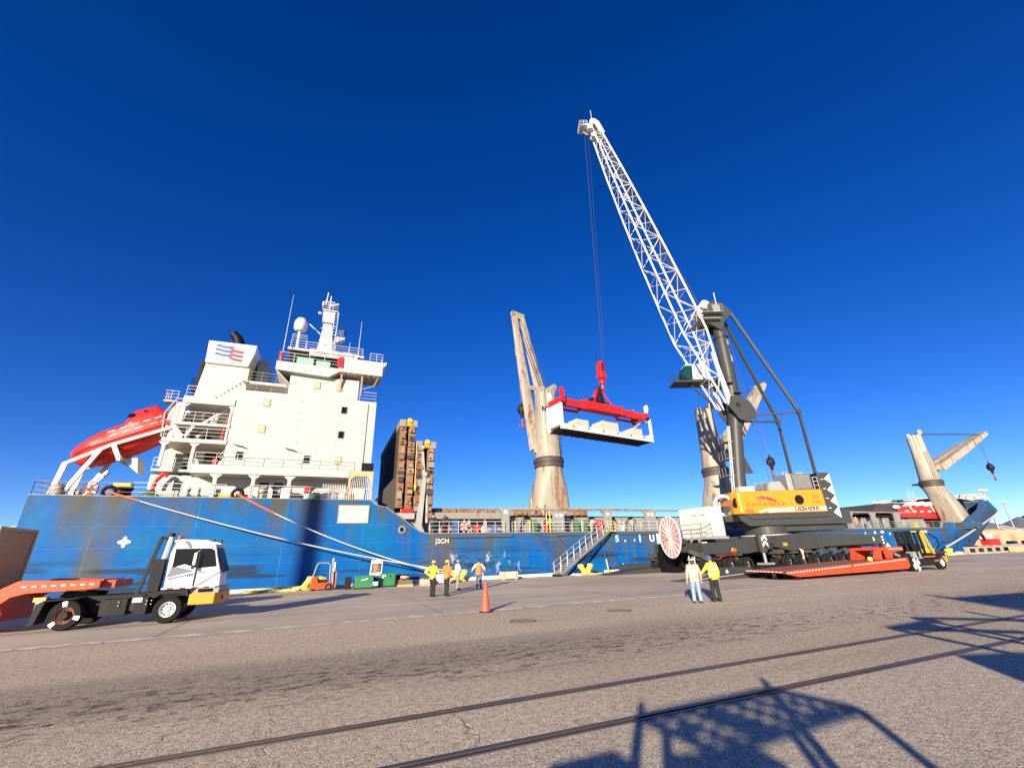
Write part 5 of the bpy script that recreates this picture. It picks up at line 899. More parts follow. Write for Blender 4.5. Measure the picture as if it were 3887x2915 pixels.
# ================================================================== hook block, spreader, flat rack
hw_ = Vector((CX, CY, 0)) + RZ @ hl
sp = thing('container_spreader', 'red telescopic container spreader hanging from the crane hook', 'spreader', (28.7, 40.75, 17.35), R(10))
def SP(): return MB()
s_ = SP(); s_.bx(-3.0, 3.0, -.62, .62, 0, .98); mainb = s_.build('main_beam', K['red'], sp, bev=.05)
for sx in (-1, 1):
    a, b = sorted((sx * 2.9, sx * 6.6)); bm_ = SP().bx(a, b, -.46, .46, .12, .8).build('telescopic_arm', K['red'], mainb, bev=.03)
    for y in (-.9, .75): SP().bx(a if sx < 0 else a + .4, b, y, y + .15, -.25, .05).build('lower_rail', K['red'], bm_)
    SP().bx(sx * 6.6 - .25, sx * 6.6 + .25, -1.22, 1.22, -.1, .6).build('end_beam', K['red'], mainb, bev=.04)
    for sy in (-1, 1): SP().bx(sx * 6.75 - .16, sx * 6.75 + .16, sy * 1.15 - .16, sy * 1.15 + .16, -.28, .05).build('twist_lock', K['chassis'], mainb)
    for sy in (-1, 1): SP().prism([(sx * 6.75, sy * 1.1 - .2, .5), (sx * 6.75 + sx * .25, sy * 1.1 - .2, 1.2), (sx * 6.75 + sx * .1, sy * 1.1 - .2, 1.7), (sx * 6.75 - sx * .2, sy * 1.1 - .2, 1.5), (sx * 6.75 - sx * .2, sy * 1.1 - .2, .6)], (0, .35, 0)).build('corner_flipper', K['white2'] if sx > 0 or sy > 0 else K['red'], mainb)
    SP().bx(sx * 3.0 - .1, sx * 3.0 + .1, -.7, .7, -.06, 1.06).build('beam_collar', K['red'], mainb)
SP().bx(-5.6, -5.3, -.2, .2, .8, 1.1).build('arm_lug', K['red'], mainb); SP().bx(5.3, 5.6, -.2, .2, .8, 1.1).build('arm_lug', K['red'], mainb)
for sx in (-1, 1):
    for sy in (-1, 1): SP().bar((sx * 1.4, sy * .5, .95), (sx * .15, sy * .1, 3.1), .12, .14).build('lifting_leg', K['red'], mainb)
SP().prism([(-.55, -.3, 1.3), (.55, -.3, 1.3), (.22, -.2, 3.2), (-.22, -.2, 3.2)], (0, .5, 0)).build('rotator', K['chassis'], mainb); SP().bx(-1.5, -.8, -.35, .35, .98, 1.6).build('control_cabinet', K['chassis'], mainb); SP().bx(.5, 1.2, -.3, .3, .98, 1.35).build('power_pack', K['dark'], mainb)
text('TEC', .3, face((-2.2, -.625, .6), (1, 0, 0), (0, 0, 1)), K['darkred'], mainb, 'beam_lettering')
hb = thing('hook_block', 'red sheave hook block on the hoist ropes above the spreader', 'hook', (29.2, 40.5, 20.3), R(20))
h_ = MB(); h_.prism([(-.42, -.3, 1.6), (.42, -.3, 1.6), (.5, -.3, 2.1), (.45, -.3, 3.55), (-.3, -.3, 3.65), (-.48, -.3, 2.2)], (0, .6, 0)); hbody = h_.build('block_body', K['red'], hb, bev=.05)
MB().bx(-.5, .5, -.38, .38, 1.35, 2.0).build('block_weight', K['red'], hb, bev=.06); MB().lathe([(.2, .6), (.36, .7), (.36, 1.15), (.25, 1.35)], n=16).build('swivel', K['red'], hb, True)
mb = MB(); mb.tube((0, 0, .05), (0, 0, .7), .16, n=10); pa = [(.26 * math.cos(t), 0, .12 + .26 * math.sin(t)) for t in [math.pi * (1.0 + 1.2 * i / 7) for i in range(8)]]; mb.path(pa, .1, 8); mb.build('hook', K['red'], hb)
for x in (-.15, .2): MB().lathe([(.02, -.06), (.36, -.06), (.36, .06), (.02, .06)], Matrix.Translation((x * .3, -.33, 2.9 + x)) @ Matrix.Rotation(R(90), 4, 'X'), 18).build('sheave_cover', K['darkred'], hbody)
mb = MB(); mb.path([(-.5, 0, 3.4), (-.7, 0, 4.0), (-.62, 0, 4.7)], .05); mb.build('cable_loop', K['chassis'], hb)
fr_ = thing('flat_rack', 'white flat rack container lifted through the air by the spreader', 'container', (28.7, 40.75, 14.25), R(10))
FL = 7.02
b_ = MB(); b_.bx(-FL, FL, -1.22, 1.22, .05, .1); fb = b_.build('floor', K['chassis'], fr_)
for sy in (-1, 1): MB().bx(-FL, FL, sy * 1.22 - .05, sy * 1.22 + .05, .0, .62).build('side_rail', K['white2'], fr_, bev=.02)
for k in range(15): MB().bx(-6.8 + k * .97 - .05, -6.8 + k * .97 + .05, -1.16, 1.16, -.02, .18).build('cross_member', K['chassis'], fr_)
MB().bx(-6.9, 6.9, -1.15, 1.15, .42, .5).build('deck_boards', K['crate'], fr_)
for sx in (-1, 1):
    for sy in (-1, 1): MB().bx(sx * FL - .16, sx * FL + .16, sy * 1.14 - .12, sy * 1.14 + .12, 0, 2.95).build('corner_post', K['white2'], fr_, bev=.02)
    MB().bx(sx * FL - .1, sx * FL + .1, -1.03, 1.03, 2.65, 2.9).build('end_header', K['white2'], fr_)
    MB().bx(sx * FL - .06, sx * FL + .06, -1.03, 1.03, .5, 2.66 if sx < 0 else 1.0).build('end_panel', K['white2'], fr_)
    if sx < 0: [MB().bx(-FL - .1, -FL - .055, -.95 + i * .24, -.85 + i * .24, .6, 2.6).build('panel_rib', K['white2'], fr_) for i in range(9)]
for k in range(6): 
    x = -5.6 + k * 2.2; mb = MB(); mb.torus((x, -1.3, .42), .1, .03, 'y', 10, 5); mb.build('lashing_ring', K['chassis'], fr_)
for x, w, h, l in ((-4.1, 2.1, .95, 'left canvas-wrapped crate strapped onto the flying flat rack'), (.15, 2.9, 1.25, 'large middle canvas-wrapped crate strapped onto the flying flat rack'), (4.6, 2.0, 1.0, 'right canvas-wrapped crate strapped onto the flying flat rack')):
    p = Matrix.Rotation(R(10), 4, 'Z') @ Vector((x, -.15, 0)); t = thing('wrapped_crate', l, 'crate', (28.7 + p.x, 40.75 + p.y, 14.75), R(10), 'crates on the flat rack')
    MB().prism([(-w / 2, -.85, 0), (w / 2, -.85, 0), (w / 2, -.85, h), (-w / 2 + .35, -.85, h), (-w / 2, -.85, h * .6)], (0, 1.7, 0)).build('crate_body', K['canvas'], t, bev=.05)
    for dx in (-w / 2 + .45, w / 2 - .3): mb = MB(); mb.bx(dx, dx + .09, -.87, .87, h, h + .02); mb.bx(dx, dx + .09, -.885, -.85, 0, h + .02); mb.build('strap', K['strap'], t)
    for q in range(4): z_ = random.uniform(.02, .25); MB().bar((-w / 2 - .9, -.9 + q * .5, z_), (w / 2 + .7, -.7 + q * .45, z_ + random.uniform(0, .2)), .1, .08).build('dunnage', K['pallet'], t)
    for dx in (-w / 2 - .1, w / 2): MB().prism([(dx, -.7, 0), (dx + .1, -.7, 0), (dx + .1, -.7, .5)], (0, 1.2, 0)).build('chock', K['pallet'], t)
# ================================================================== VEHICLES
def wheel(par, x, y, r, w, rim='rim', side=-1, holes=10, caps=None):
    M = Matrix.Translation((x, y, r)) @ Matrix.Rotation(R(90), 4, 'X')      # local z points to -y
    t = MB(T=M).lathe([(r * .56, -w / 2), (r * .9, -w / 2), (r * .98, -w * .36), (r, 0), (r * .98, w * .36), (r * .9, w / 2), (r * .56, w / 2)], n=30, caps=False).build('wheel', K['tyre'], par, True)
    d = 1 if side < 0 else -1
    rm = MB(T=M).lathe([(r * .57, d * w * .46), (r * .52, d * w * .46), (r * .45, d * w * .3), (r * .3, d * w * .22), (r * .2, d * w * .4), (r * .12, d * w * .45), (.01, d * w * .45)], n=24, caps=False).build('rim', K[rim], t, True)
    for k in range(holes):
        a = 2 * math.pi * k / holes; MB(T=M).tube((r * .385 * math.cos(a), r * .385 * math.sin(a), d * w * .24), (r * .385 * math.cos(a), r * .385 * math.sin(a), d * w * .29), r * .055, n=8).build('rim_hole', K['black'], t)
    if caps:
        for a0 in caps: MB(T=M).add([(r * q * math.cos(a0 + e), r * q * math.sin(a0 + e), d * w * .505) for q, e in ((.6, -.2), (.93, -.17), (.95, 0), (.93, .17), (.6, .2))], [(0, 1, 2, 3, 4)]).build('tyre_mark', K['tape'], t)
    return t
# --- terminal tractor with gooseneck trailer, left
tr = thing('terminal_tractor', 'white terminal tractor with black exhaust guard and amber bumper at the left', 'tractor', (-8.35, 23.5, 0))
fm = MB(); fm.bx(-.9, 4.4, -.55, -.35, .62, 1.05); fm.bx(-.9, 4.4, .35, .55, .62, 1.05); fm.bx(-.2, 2.4, -.5, .5, .85, 1.08); fm.bx(.95, 1.75, -1.1, -.4, .38, .95); fm.bx(2.0, 2.4, -1.15, .9, .35, .98); fm.bx(.9, 2.3, -1.0, .9, .5, .9); fm.xz([(-.95, .2), (-.75, .25), (-.62, .98), (.3, 1.02), (.3, 1.06), (-.68, 1.03), (-.86, .9)], -1.2, -.5)
frame = fm.build('chassis_frame', K['chassis'], tr, bev=.02)
MB().bx(1.9, 2.2, -1.16, -1.12, .8, .96).build('data_plate', K['tape'], frame)
for x in (1.5, 2.35, 2.5): 
    for z in (.72, .84): MB().tube((x, -1.17, z), (x, -1.1, z), .02, n=6).build('bolt', K['rim'], frame)
wheel(tr, 0, -.98, .5, .34, 'rustrim', caps=(R(100), R(225), R(345))); wheel(tr, 0, .98, .5, .34, 'rustrim', 1); wheel(tr, 3.07, -1.02, .49, .3); wheel(tr, 3.07, 1.02, .49, .3, side=1)
MB().lathe([(.14, 0), (.16, .02), (.13, .1), (.02, .1)], Matrix.Translation((0, -1.12, .5)) @ Matrix.Rotation(R(90), 4, 'X'), 8).build('hub_cap', K['chassis'], tr)
MB().tube((0, -.8, .5), (0, .8, .5), .1, n=10).build('axle', K['chassis'], frame); MB().tube((3.07, -.8, .48), (3.07, .8, .48), .08, n=10).build('axle', K['chassis'], frame)
MB().prism([(-.55, -.5, 1.08), (.5, -.5, 1.08), (.6, -.5, 1.2), (-.4, -.5, 1.3)], (0, 1.0, 0)).build('fifth_wheel', K['chassis'], frame); MB().bx(-1.1, -.75, -.9, -.6, .98, 1.12).build('marker_flag', K['bollard'], frame)
# cab
pr = [(2.78, 1.2), (2.74, 2.5), (2.86, 2.98), (3.0, 3.05), (3.95, 3.0), (4.25, 2.85), (4.38, 2.4), (4.62, 1.72), (4.66, 1.22)]
cab = MB().xz(pr, -1.2, .25).build('cab', K['cab'], tr, bev=.07)
MB().xz([(2.8, 3.02), (4.2, 2.92), (4.42, 2.86), (4.46, 2.8), (4.2, 2.84), (2.8, 2.93)], -1.23, .28).build('roof_visor', K['cab'], cab, bev=.02)
MB().xz([(2.92, 1.98), (2.9, 2.68), (4.1, 2.68), (4.24, 2.6), (4.42, 1.98), (3.75, 1.93), (3.3, 2.1)], -1.215, -1.19).build('side_window', K['blackwin'], cab)
mb = MB(); mb.bx(3.72, 3.77, -1.225, -1.19, 1.28, 2.68); mb.build('door_pillar', K['chassis'], cab)
MB().prism([(4.3, -1.1, 2.7), (4.68, -1.1, 1.75), (4.68, .15, 1.75), (4.3, .15, 2.7)], (.03, 0, .01)).build('windscreen', K['blackwin'], cab)
MB().xz([(2.8, 1.62), (2.9, 2.05), (3.65, 1.85), (3.6, 1.8), (3.2, 1.72)], -1.212, -1.195).build('livery_patch', K['cabgrey'], cab); MB().xz([(3.1, 2.98), (3.3, 2.98), (3.42, 2.72), (3.35, 2.7)], -1.235, -1.2).build('livery_patch', K['cabgrey'], cab); MB().xz([(3.95, 1.3), (4.6, 1.75), (4.6, 1.82), (4.3, 1.6), (3.8, 1.28)], -1.212, -1.195).build('livery_patch', K['cabgrey'], cab)
MB().xz([(2.85, 1.6), (3.9, 1.8), (4.2, 1.8), (4.2, 1.77), (3.8, 1.74), (2.9, 1.54)], -1.213, -1.195).build('livery_patch', K['cabgrey'], cab)
text('YH', .17, faceY(3.55, -1.216, 1.66), K['lettdark'], cab, 'cab_lettering')
for k in range(9): MB().bx(2.72 + k * .2, 2.72 + (k + 1) * .2 - .004, -1.225, -1.195, 1.2, 1.25).build('reflective_tape', K['maroon'] if k % 2 else K['tape'], cab)
mb = MB(); mb.bx(3.62, 3.72, -1.48, -1.42, 2.05, 2.5); mb.tube((3.75, -1.2, 2.6), (3.67, -1.45, 2.5), .02); mb.build('wing_mirror', K['cab'], cab, bev=.03); MB().bx(3.6, 3.7, -1.47, -1.43, 1.9, 2.02).build('blind_spot_mirror', K['chassis'], cab)
MB().ell((3.15, -.6, 2.0), .16, .18, .42).build('driver_seat', K['tanbox'], cab)
MB().prism([(3.7, -1.22, .6), (4.55, -1.22, .6), (4.75, -.95, .6), (4.75, .9, .6), (4.55, 1.15, .6), (3.7, 1.15, .6)], (0, 0, .4)).build('bumper', K['amber'], tr, bev=.03)
MB().xz([(3.75, 1.0), (4.65, 1.0), (4.66, 1.2), (3.9, 1.2)], -1.15, 1.1).build('headlamp_panel', K['mhclight'], tr); MB().bx(3.95, 4.45, -1.17, -1.1, 1.04, 1.16).build('headlamp', K['blackwin'], tr); MB().bx(4.6, 4.77, -.9, -.55, .72, .88).build('fog_lamp', K['rustrim'], tr)
MB().bx(2.3, 4.5, -1.1, 1.0, .95, 1.2).build('cab_floor', K['chassis'], tr); MB().xz([(2.45, 1.05), (2.5, 1.15), (3.6, 1.15), (3.68, .9), (3.55, .95), (3.4, 1.03), (2.75, 1.03), (2.55, .9)], -1.2, -.85).build('mudguard', K['chassis'], tr)
mb = MB(); mb.bx(2.26, 2.62, -1.2, -.8, 1.15, 2.32); [mb.bx(2.24, 2.64, -1.215, -1.19, 1.5 + k * .08, 1.53 + k * .08) for k in range(9)]; mb.build('exhaust_guard', K['chassis'], tr)
MB().tube((2.52, -1.0, 2.3), (2.62, -1.0, 3.18), .085, n=14).build('exhaust_stack', K['rim'], tr, True); MB().tube((2.61, -1.0, 3.15), (2.63, -1.0, 3.3), .1, n=14).build('exhaust_tip', K['black'], tr)
mb = MB(); mb.bar((1.9, -.9, 1.05), (2.28, -.9, 3.15), .09, .12); mb.bar((2.28, -.9, 3.13), (2.6, -.9, 3.13), .09, .1); mb.bar((1.9, .6, 1.05), (2.28, .6, 3.1), .09, .1); mb.bar((2.28, -.9, 3.13), (2.28, .6, 3.1), .08); mb.build('headache_rack', K['chassis'], tr)
MB().lathe([(.1, 0), (.1, .04), (.085, .16), (.02, .17)], c=(2.86, -.85, 3.02), n=14).build('beacon', K['orange'], cab, True); MB().bx(4.1, 4.16, -1.0, -.95, 2.9, 3.05).build('marker_lamp', K['chassis'], cab); MB().bx(4.3, 4.36, -.6, -.55, 2.88, 3.03).build('marker_lamp', K['chassis'], cab)
# trailer
tl = thing('gooseneck_trailer', 'red gooseneck trailer coupled behind the white terminal tractor', 'trailer', (-10.5, 23.5, 0))
go = MB().xz([(2.95, 1.62), (2.95, 1.38), (2.7, 1.33), (.95, 1.28), (.55, 1.18), (.2, .85), (.0, .35), (-13, .35), (-13, 1.12), (-.45, 1.12), (.1, 1.4), (.6, 1.7), (.8, 1.72)], -1.22, -1.0).build('side_beam', K['orange'], tl, bev=.02)
MB().xz([(2.95, 1.62), (2.95, 1.38), (2.7, 1.33), (.95, 1.28), (.55, 1.18), (.2, .85), (.0, .35), (-13, .35), (-13, 1.12), (-.45, 1.12), (.1, 1.4), (.6, 1.7), (.8, 1.72)], 1.0, 1.22).build('side_beam', K['orange'], tl)
mb = MB(); mb.bx(.6, 2.95, -1.0, 1.0, 1.6, 1.66); mb.bx(2.7, 3.3, -.9, .9, 1.36, 1.62); mb.bx(-13, -.2, -1.0, 1.0, .95, 1.1); mb.bx(.05, .35, -1.0, 1.0, .4, 1.3); mb.build('deck_plate', K['orange'], tl)
for k in range(8): MB().bx(.75 + k * .27, .75 + k * .27 + .13, -1.235, -1.215, 1.485, 1.535).build('reflective_tape', K['tape'] if k != 3 else K['rim'], go)
for k in range(3): MB().bx(.2 + .0, .26, -1.23, -1.215, .6 + k * .2, .68 + k * .2).build('reflective_tape', K['tape'], go)
MB().prism([(1.6, -.5, 1.35), (2.3, -.5, 1.2), (2.35, -.5, 1.35)], (0, .3, 0)).build('landing_chock', K['bollard'], tl)
for x in (-10.5, -11.6): [wheel(tl, x, y, .35, .28, 'rim', s) for y, s in ((-.9, -1), (.9, 1))]
# brown container on it
cn = thing('shipping_container', 'rusty brown shipping container on the red gooseneck trailer at the left edge', 'container', (-17.1, 23.5, 1.13))
MB().bx(-6.1, 6.1, -1.2, 1.2, .04, 2.42).build('shell', K['tanbox'], cn); cf = MB().bx(6.1, 6.14, -1.2, 1.2, .04, 2.42).build('end_wall', K['brown'], cn)
for k in range(13): MB().prism([(6.13, -1.08 + k * .172, .16), (6.18, -1.05 + k * .172, .16), (6.18, -.99 + k * .172, .16), (6.13, -.96 + k * .172, .16)], (0, 0, 2.14)).build('corrugation', K['brown'], cf)
mb = MB(); [mb.bx(6.05, 6.21, y, y + .12, 0, 2.45) for y in (-1.24, 1.12)]; mb.bx(6.05, 6.2, -1.12, 1.12, 2.33, 2.45); mb.bx(6.05, 6.2, -1.12, 1.12, 0, .12); mb.build('corner_frame', K['brown'], cn)
for k in range(30): MB().bx(-6.0 + k * .4, -5.8 + k * .4, -1.24, -1.2, .14, 2.32).build('corrugation', K['tanbox'], cn)
# --- red roll trailer on the right with its tractor
rt_ = thing('roll_trailer', 'long low orange-red roll trailer lying in front of the harbour crane', 'trailer', (33, 22, 0))
def RT(): return MB(rt_)
def zt_(x): return .56 + (x - 26.7) * .0315
sb = RT().add([(26.6, 20.45, .47), (28.0, 20.45, .2), (33.1, 20.45, .22), (33.1, 20.45, zt_(33.1)), (26.6, 20.45, zt_(26.6)), (26.6, 20.65, .47), (28.0, 20.65, .2), (33.1, 20.65, .22), (33.1, 20.65, zt_(33.1)), (26.6, 20.65, zt_(26.6))], [(0, 1, 2, 3, 4), (9, 8, 7, 6, 5), (0, 5, 6, 1), (1, 6, 7, 2), (2, 7, 8, 3), (3, 8, 9, 4), (4, 9, 5, 0)]).build('side_beam', K['orange'], rt_)
sb2 = RT().add([(33.3, 20.45, .22), (39.6, 20.45, .25), (39.9, 20.45, .42), (39.9, 20.45, zt_(39.9)), (33.3, 20.45, zt_(33.3)), (33.3, 20.65, .22), (39.6, 20.65, .25), (39.9, 20.65, .42), (39.9, 20.65, zt_(39.9)), (33.3, 20.65, zt_(33.3))], [(0, 1, 2, 3, 4), (9, 8, 7, 6, 5), (0, 5, 6, 1), (1, 6, 7, 2), (2, 7, 8, 3), (3, 8, 9, 4), (4, 9, 5, 0)]).build('side_beam', K['orange'], rt_)
RT().add([(26.6, 20.5, zt_(26.6) - .06), (39.9, 20.5, zt_(39.9) - .06), (39.9, 23.6, zt_(39.9) - .06), (27.4, 23.9, zt_(27) - .06), (26.6, 20.5, zt_(26.6) - .02), (39.9, 20.5, zt_(39.9) - .02), (39.9, 23.6, zt_(39.9) - .02), (27.4, 23.9, zt_(27) - .02)], [(0, 1, 2, 3), (4, 5, 6, 7), (0, 1, 5, 4), (1, 2, 6, 5), (2, 3, 7, 6), (3, 0, 4, 7)]).build('deck', K['trailertop'], rt_)
eb = RT().add([(26.58, 20.45, .47), (27.4, 23.9, .47), (27.4, 23.9, .58), (26.58, 20.45, .58), (26.7, 20.45, .47), (27.5, 23.9, .47), (27.5, 23.9, .58), (26.7, 20.45, .58)], [(0, 1, 2, 3), (7, 6, 5, 4), (0, 4, 5, 1), (3, 2, 6, 7), (0, 3, 7, 4), (1, 5, 6, 2)]).build('end_beam', K['orange'], rt_)
RT().bx(28, 39.5, 20.7, 23.4, .3, .5).build('underframe', K['chassis'], rt_)
x = 26.9
while x < 39.6:
    if not 33.0 < x < 33.35: RT().bx(x, x + .14, 20.43, 20.46, zt_(x) - .13, zt_(x) - .07).build('reflector', K['tape'], sb if x < 33 else sb2)
    x += .29
for k in range(10): RT().bx(26.58 + .08 * k - .02, 26.6 + .08 * k, 20.6 + k * .34, 20.75 + k * .34, .5, .55).build('reflector', K['tape'], eb)
for x in (28.25, 29.4, 37.0):
    for y in (20.75, 21.3, 22.8): RT().tube((x, y, .21), (x, y + .3, .21), .21, n=18).build('solid_wheel', K['tyre'], rt_)
gk = RT().xz([(37.2, .9), (37.5, 1.72), (40.75, 1.74), (40.8, 1.46), (39.4, 1.4), (39.2, .98), (38.6, .95), (38.55, 1.5), (38.0, 1.5), (37.9, .9)], 21.0, 21.2).build('gooseneck_cheek', K['orange'], rt_, bev=.02); RT().xz([(37.2, .9), (37.5, 1.72), (40.75, 1.74), (40.8, 1.46), (39.4, 1.4), (39.2, .98), (37.9, .9)], 22.6, 22.8).build('gooseneck_cheek', K['orange'], rt_); RT().bx(37.5, 40.7, 21.2, 22.6, 1.55, 1.7).build('gooseneck_plate', K['orange'], rt_)
for k in range(6): RT().bx(39.0 + k * .29, 39.12 + k * .29, 20.98, 21.01, 1.56, 1.63).build('reflector', K['tape'], gk)
RT().lathe([(.14, 0), (.18, .12), (.1, .26), (.02, .28)], c=(36.75, 21.2, zt_(36.75) - .02), n=12).build('deck_lamp', K['bollard'], rt_)
t2_ = thing('yard_tractor', 'black and yellow yard tractor coupled to the orange-red roll trailer', 'tractor', (40.7, 21.6, 0))
def T2(): return MB(t2_)
body = T2(); body.bx(40.0, 45.1, 20.8, 22.5, .35, .95); body.bx(41.3, 43.2, 20.4, 22.8, .35, .85); body.bx(43.3, 45.15, 20.55, 22.7, .95, 1.2); body.bx(39.9, 40.7, 20.6, 22.6, .4, 1.25)
bodyo = body.build('chassis', K['chassis'], t2_, bev=.04)
T2().prism([(42.9, 20.6, 1.2), (45.2, 20.6, 1.15), (45.0, 20.6, 1.32), (43.9, 20.6, 1.52), (42.9, 20.6, 1.6)], (0, 2.1, 0)).build('hood', K['fyellow'], t2_, bev=.08); T2().prism([(43.9, 20.52, 1.18), (45.22, 20.52, 1.1), (45.1, 20.52, 1.3), (44.0, 20.52, 1.42)], (0, 2.2, 0)).build('hood_cover', K['dark'], t2_)
for x, y, z1 in ((41.25, 20.45, 2.7), (41.75, 20.42, 2.72), (42.3, 20.42, 2.74), (41.25, 21.4, 2.7), (42.6, 21.4, 2.7)): T2().bar((x, y, .95), (x - .1, y, z1), .13, .12).build('cab_post', K['chassis'], t2_)
T2().bar((42.75, 20.4, 2.72), (43.4, 20.4, 1.15), .12, .1).build('cab_post', K['fyellow'], t2_); T2().bar((42.45, 20.38, 2.72), (42.6, 20.38, 1.6), .1, .1).build('cab_post', K['fyellow'], t2_)
T2().bx(41.1, 42.4, 20.35, 21.5, 2.7, 2.82).build('cab_roof', K['chassis'], t2_); T2().bx(41.2, 41.9, 20.32, 20.36, 2.72, 2.79).build('roof_trim', K['bollard'], t2_); T2().bx(42.4, 43.25, 20.33, 21.45, 2.66, 2.78).build('roof_trim', K['fyellow'], t2_); T2().bx(43.2, 43.5, 20.4, 20.7, 2.68, 2.84).build('work_lamp', K['boomwhite'], t2_)
T2().bx(41.3, 42.9, 21.35, 21.37, 1.25, 2.68).build('side_glass', K['blackwin'], t2_); T2().bx(41.6, 42.3, 20.6, 21.2, 1.0, 1.9).build('driver_seat', K['dark'], t2_); T2().bx(40.9, 41.9, 20.45, 21.0, .85, 1.35).build('step_box', K['mhclight'], t2_, bev=.04)
T2().path([(43.6, 20.4, 2.6), (44.2, 20.3, 2.2), (44.25, 20.3, 1.7), (43.9, 20.35, 1.5)], .05).build('mirror_arm', K['black'], t2_); T2().bx(41.9, 43.3, 20.35, 20.45, .93, 1.0).build('step', K['ropered'], t2_); T2().bx(43.1, 43.6, 20.36, 20.44, .62, .7).build('step', K['ropered'], t2_)
T2().bx(45.15, 45.3, 20.6, 22.6, .5, .9).build('bumper', K['amber'], t2_); T2().tube((39.6, 21.0, 1.2), (40.4, 20.9, .95), .1).build('lift_ram', K['coam'], t2_)
for x, y, s_ in ((40.6, 20.55, -1), (40.6, 22.55, 1), (44.1, 20.6, -1), (44.1, 22.5, 1)):
    M_ = (x - 40.7, y - 21.6); w_ = wheel(t2_, M_[0], M_[1], .5, .36, 'rim', s_, 8)
    if x < 42 and s_ < 0:
        for a0 in (.5, 2.07, 3.64, 5.21):
            MB(T=Matrix.Translation((M_[0], M_[1], .5)) @ Matrix.Rotation(R(90), 4, 'X')).add([(.5 * q * math.cos(a0 + e), .5 * q * math.sin(a0 + e), .36 * .51) for q, e in ((.42, -.5), (.93, -.5), (.95, -.2), (.95, .2), (.93, .5), (.42, .5))], [(0, 1, 2, 3, 4, 5)]).build('tyre_mark', K['tape'], w_)
# --- small red forklift by the ship
fk = thing('forklift', 'small red electric forklift with yellow seat parked beside the ship', 'forklift', (.35, 38.4, 0))
FK = lambda: MB(fk)
FK().xz([(-.54, .12), (-.52, .85), (-.35, .98), (-.1, .98), (0, .55), (.85, .55), (.95, .5), (.95, .12)], 37.95, 38.9).build('body', K['orange'], fk, bev=.05)
FK().xz([(-.15, .78), (.5, .7), (.58, .85), (.2, .98), (-.12, .98)], 38.1, 38.75).build('seat', K['fyellow'], fk, bev=.06); FK().bx(-.1, .6, 38.1, 38.7, .55, .76).build('seat_base', K['chassis'], fk)
for y in (37.98, 38.82):
    FK().path([(-.42, y, .95), (-.22, y, 1.75), (-.12, y, 1.9), (.55, y, 1.9), (.72, y, 1.75), (.78, y, .55)], .04, 8).build('overhead_guard', K['mhclight'], fk)
FK().bx(-.1, .6, 38.0, 38.8, 1.87, 1.9).build('guard_bars', K['chassis'], fk)
mb = FK()
for y in (38.1, 38.6): mb.bar((.98, y, .1), (.88, y, 2.05), .1, .16)
[mb.bx(.85, 1.02, 38.1, 38.6, z, z + .1) for z in (.4, 1.1, 1.9)]; mb.build('mast', K['mhclight'], fk)
mb = FK(); [mb.bar((1.1, y, .15), (1.06, y, 2.0), .08, .1) for y in (38.05, 38.65)]; mb.bx(1.04, 1.16, 38.0, 38.75, .3, .9); mb.bx(1.02, 1.1, 38.05, 38.65, 1.2, 1.9); mb.build('carriage', K['chassis'], fk); FK().bx(1.14, 1.22, 38.0, 38.1, .15, 1.25).build('load_backrest', K['ropered'], fk); FK().bx(1.0, 1.08, 38.0, 38.05, 1.3, 1.95).build('chain_cover', K['tape'], fk)
FK().ell((.9, 38.3, 2.13), .08, .08, .1).build('beacon', K['boomwhite'], fk); FK().path([(.45, 38.35, .7), (.35, 38.35, 1.05)], .03).build('steering_column', K['chassis'], fk); FK().torus((.34, 38.35, 1.07), .15, .02, 'z', 14, 5).build('steering_wheel', K['chassis'], fk)
for y in (38.1, 38.65): FK().bar((1.18, y, .1), (2.0, y, .08), .1, .04).build('fork', K['chassis'], fk)
for x, y, r, s_ in ((.72, 38.0, .24, -1), (.72, 38.85, .24, 1), (-.32, 38.2, .2, -1), (-.32, 38.7, .2, 1)): wheel(fk, x - .35, y - 38.4, r, .18, 'rustrim', s_, 0)
# ================================================================== QUAY-SIDE THINGS
def gbox(lx, x0, x1, y0, y1, h, label, mark_):
    t = thing('steel_bin', label, 'bin', ((x0 + x1) / 2, (y0 + y1) / 2, 0), R(lx), 'green steel bins on the quay'); w = (x1 - x0) / 2; d = (y1 - y0) / 2
    b = MB().prism([(-w * .97, -d, .1), (w * .97, -d, .1), (w, -d, h), (-w, -d, h)], (0, 2 * d, 0)).build('bin_body', K['green'], t, bev=.02); MB().bx(-w - .02, w + .02, -d - .03, d + .03, h - .05, h + .02).build('bin_rim', K['green'], t)
    MB().bx(-w + .02, w - .02, -d - .02, -d, h * .52, h * .57).build('bin_rib', K['green'], t); MB().bx(-w * .45, -w * .28, -d - .025, -d, h * .7, h * .78).build('lift_slot', K['black'], t); MB().bx(w * .3, w * .5, -d - .025, -d, h * .74, h * .82).build('lift_slot', K['black'], t)
    for sx in (-1, 1): MB().bx(sx * w * .85 - .08, sx * w * .85 + .08, -d, d, .01, .1).build('skid', K['chassis'], t)
    if mark_: MB().xz([(-.25, h * .7), (-.12, h * .78), (-.12, h * .72), (.1, h * .74), (.12, h * .82), (.3, h * .82), (.28, h * .76), (.14, h * .7), (-.12, h * .67), (-.12, h * .62)], -d - .028, -d - .01).build('stencil_mark', K['tape'], t)
    else: MB().xz([(-.35, h * .7), (-.35, h * .9), (-.12, h * .9), (-.12, h * .8), (-.22, h * .8), (-.26, h * .66)], -d - .03, -d - .01).build('stencil_mark', K['tape'], t)
gbox(-3, 2.5, 3.85, 36.9, 37.8, .9, 'green steel bin with white arrow mark beside the red forklift', True); gbox(-3, 4.35, 5.6, 37.9, 38.8, .98, 'darker green steel bin in shadow behind the notice board', False)
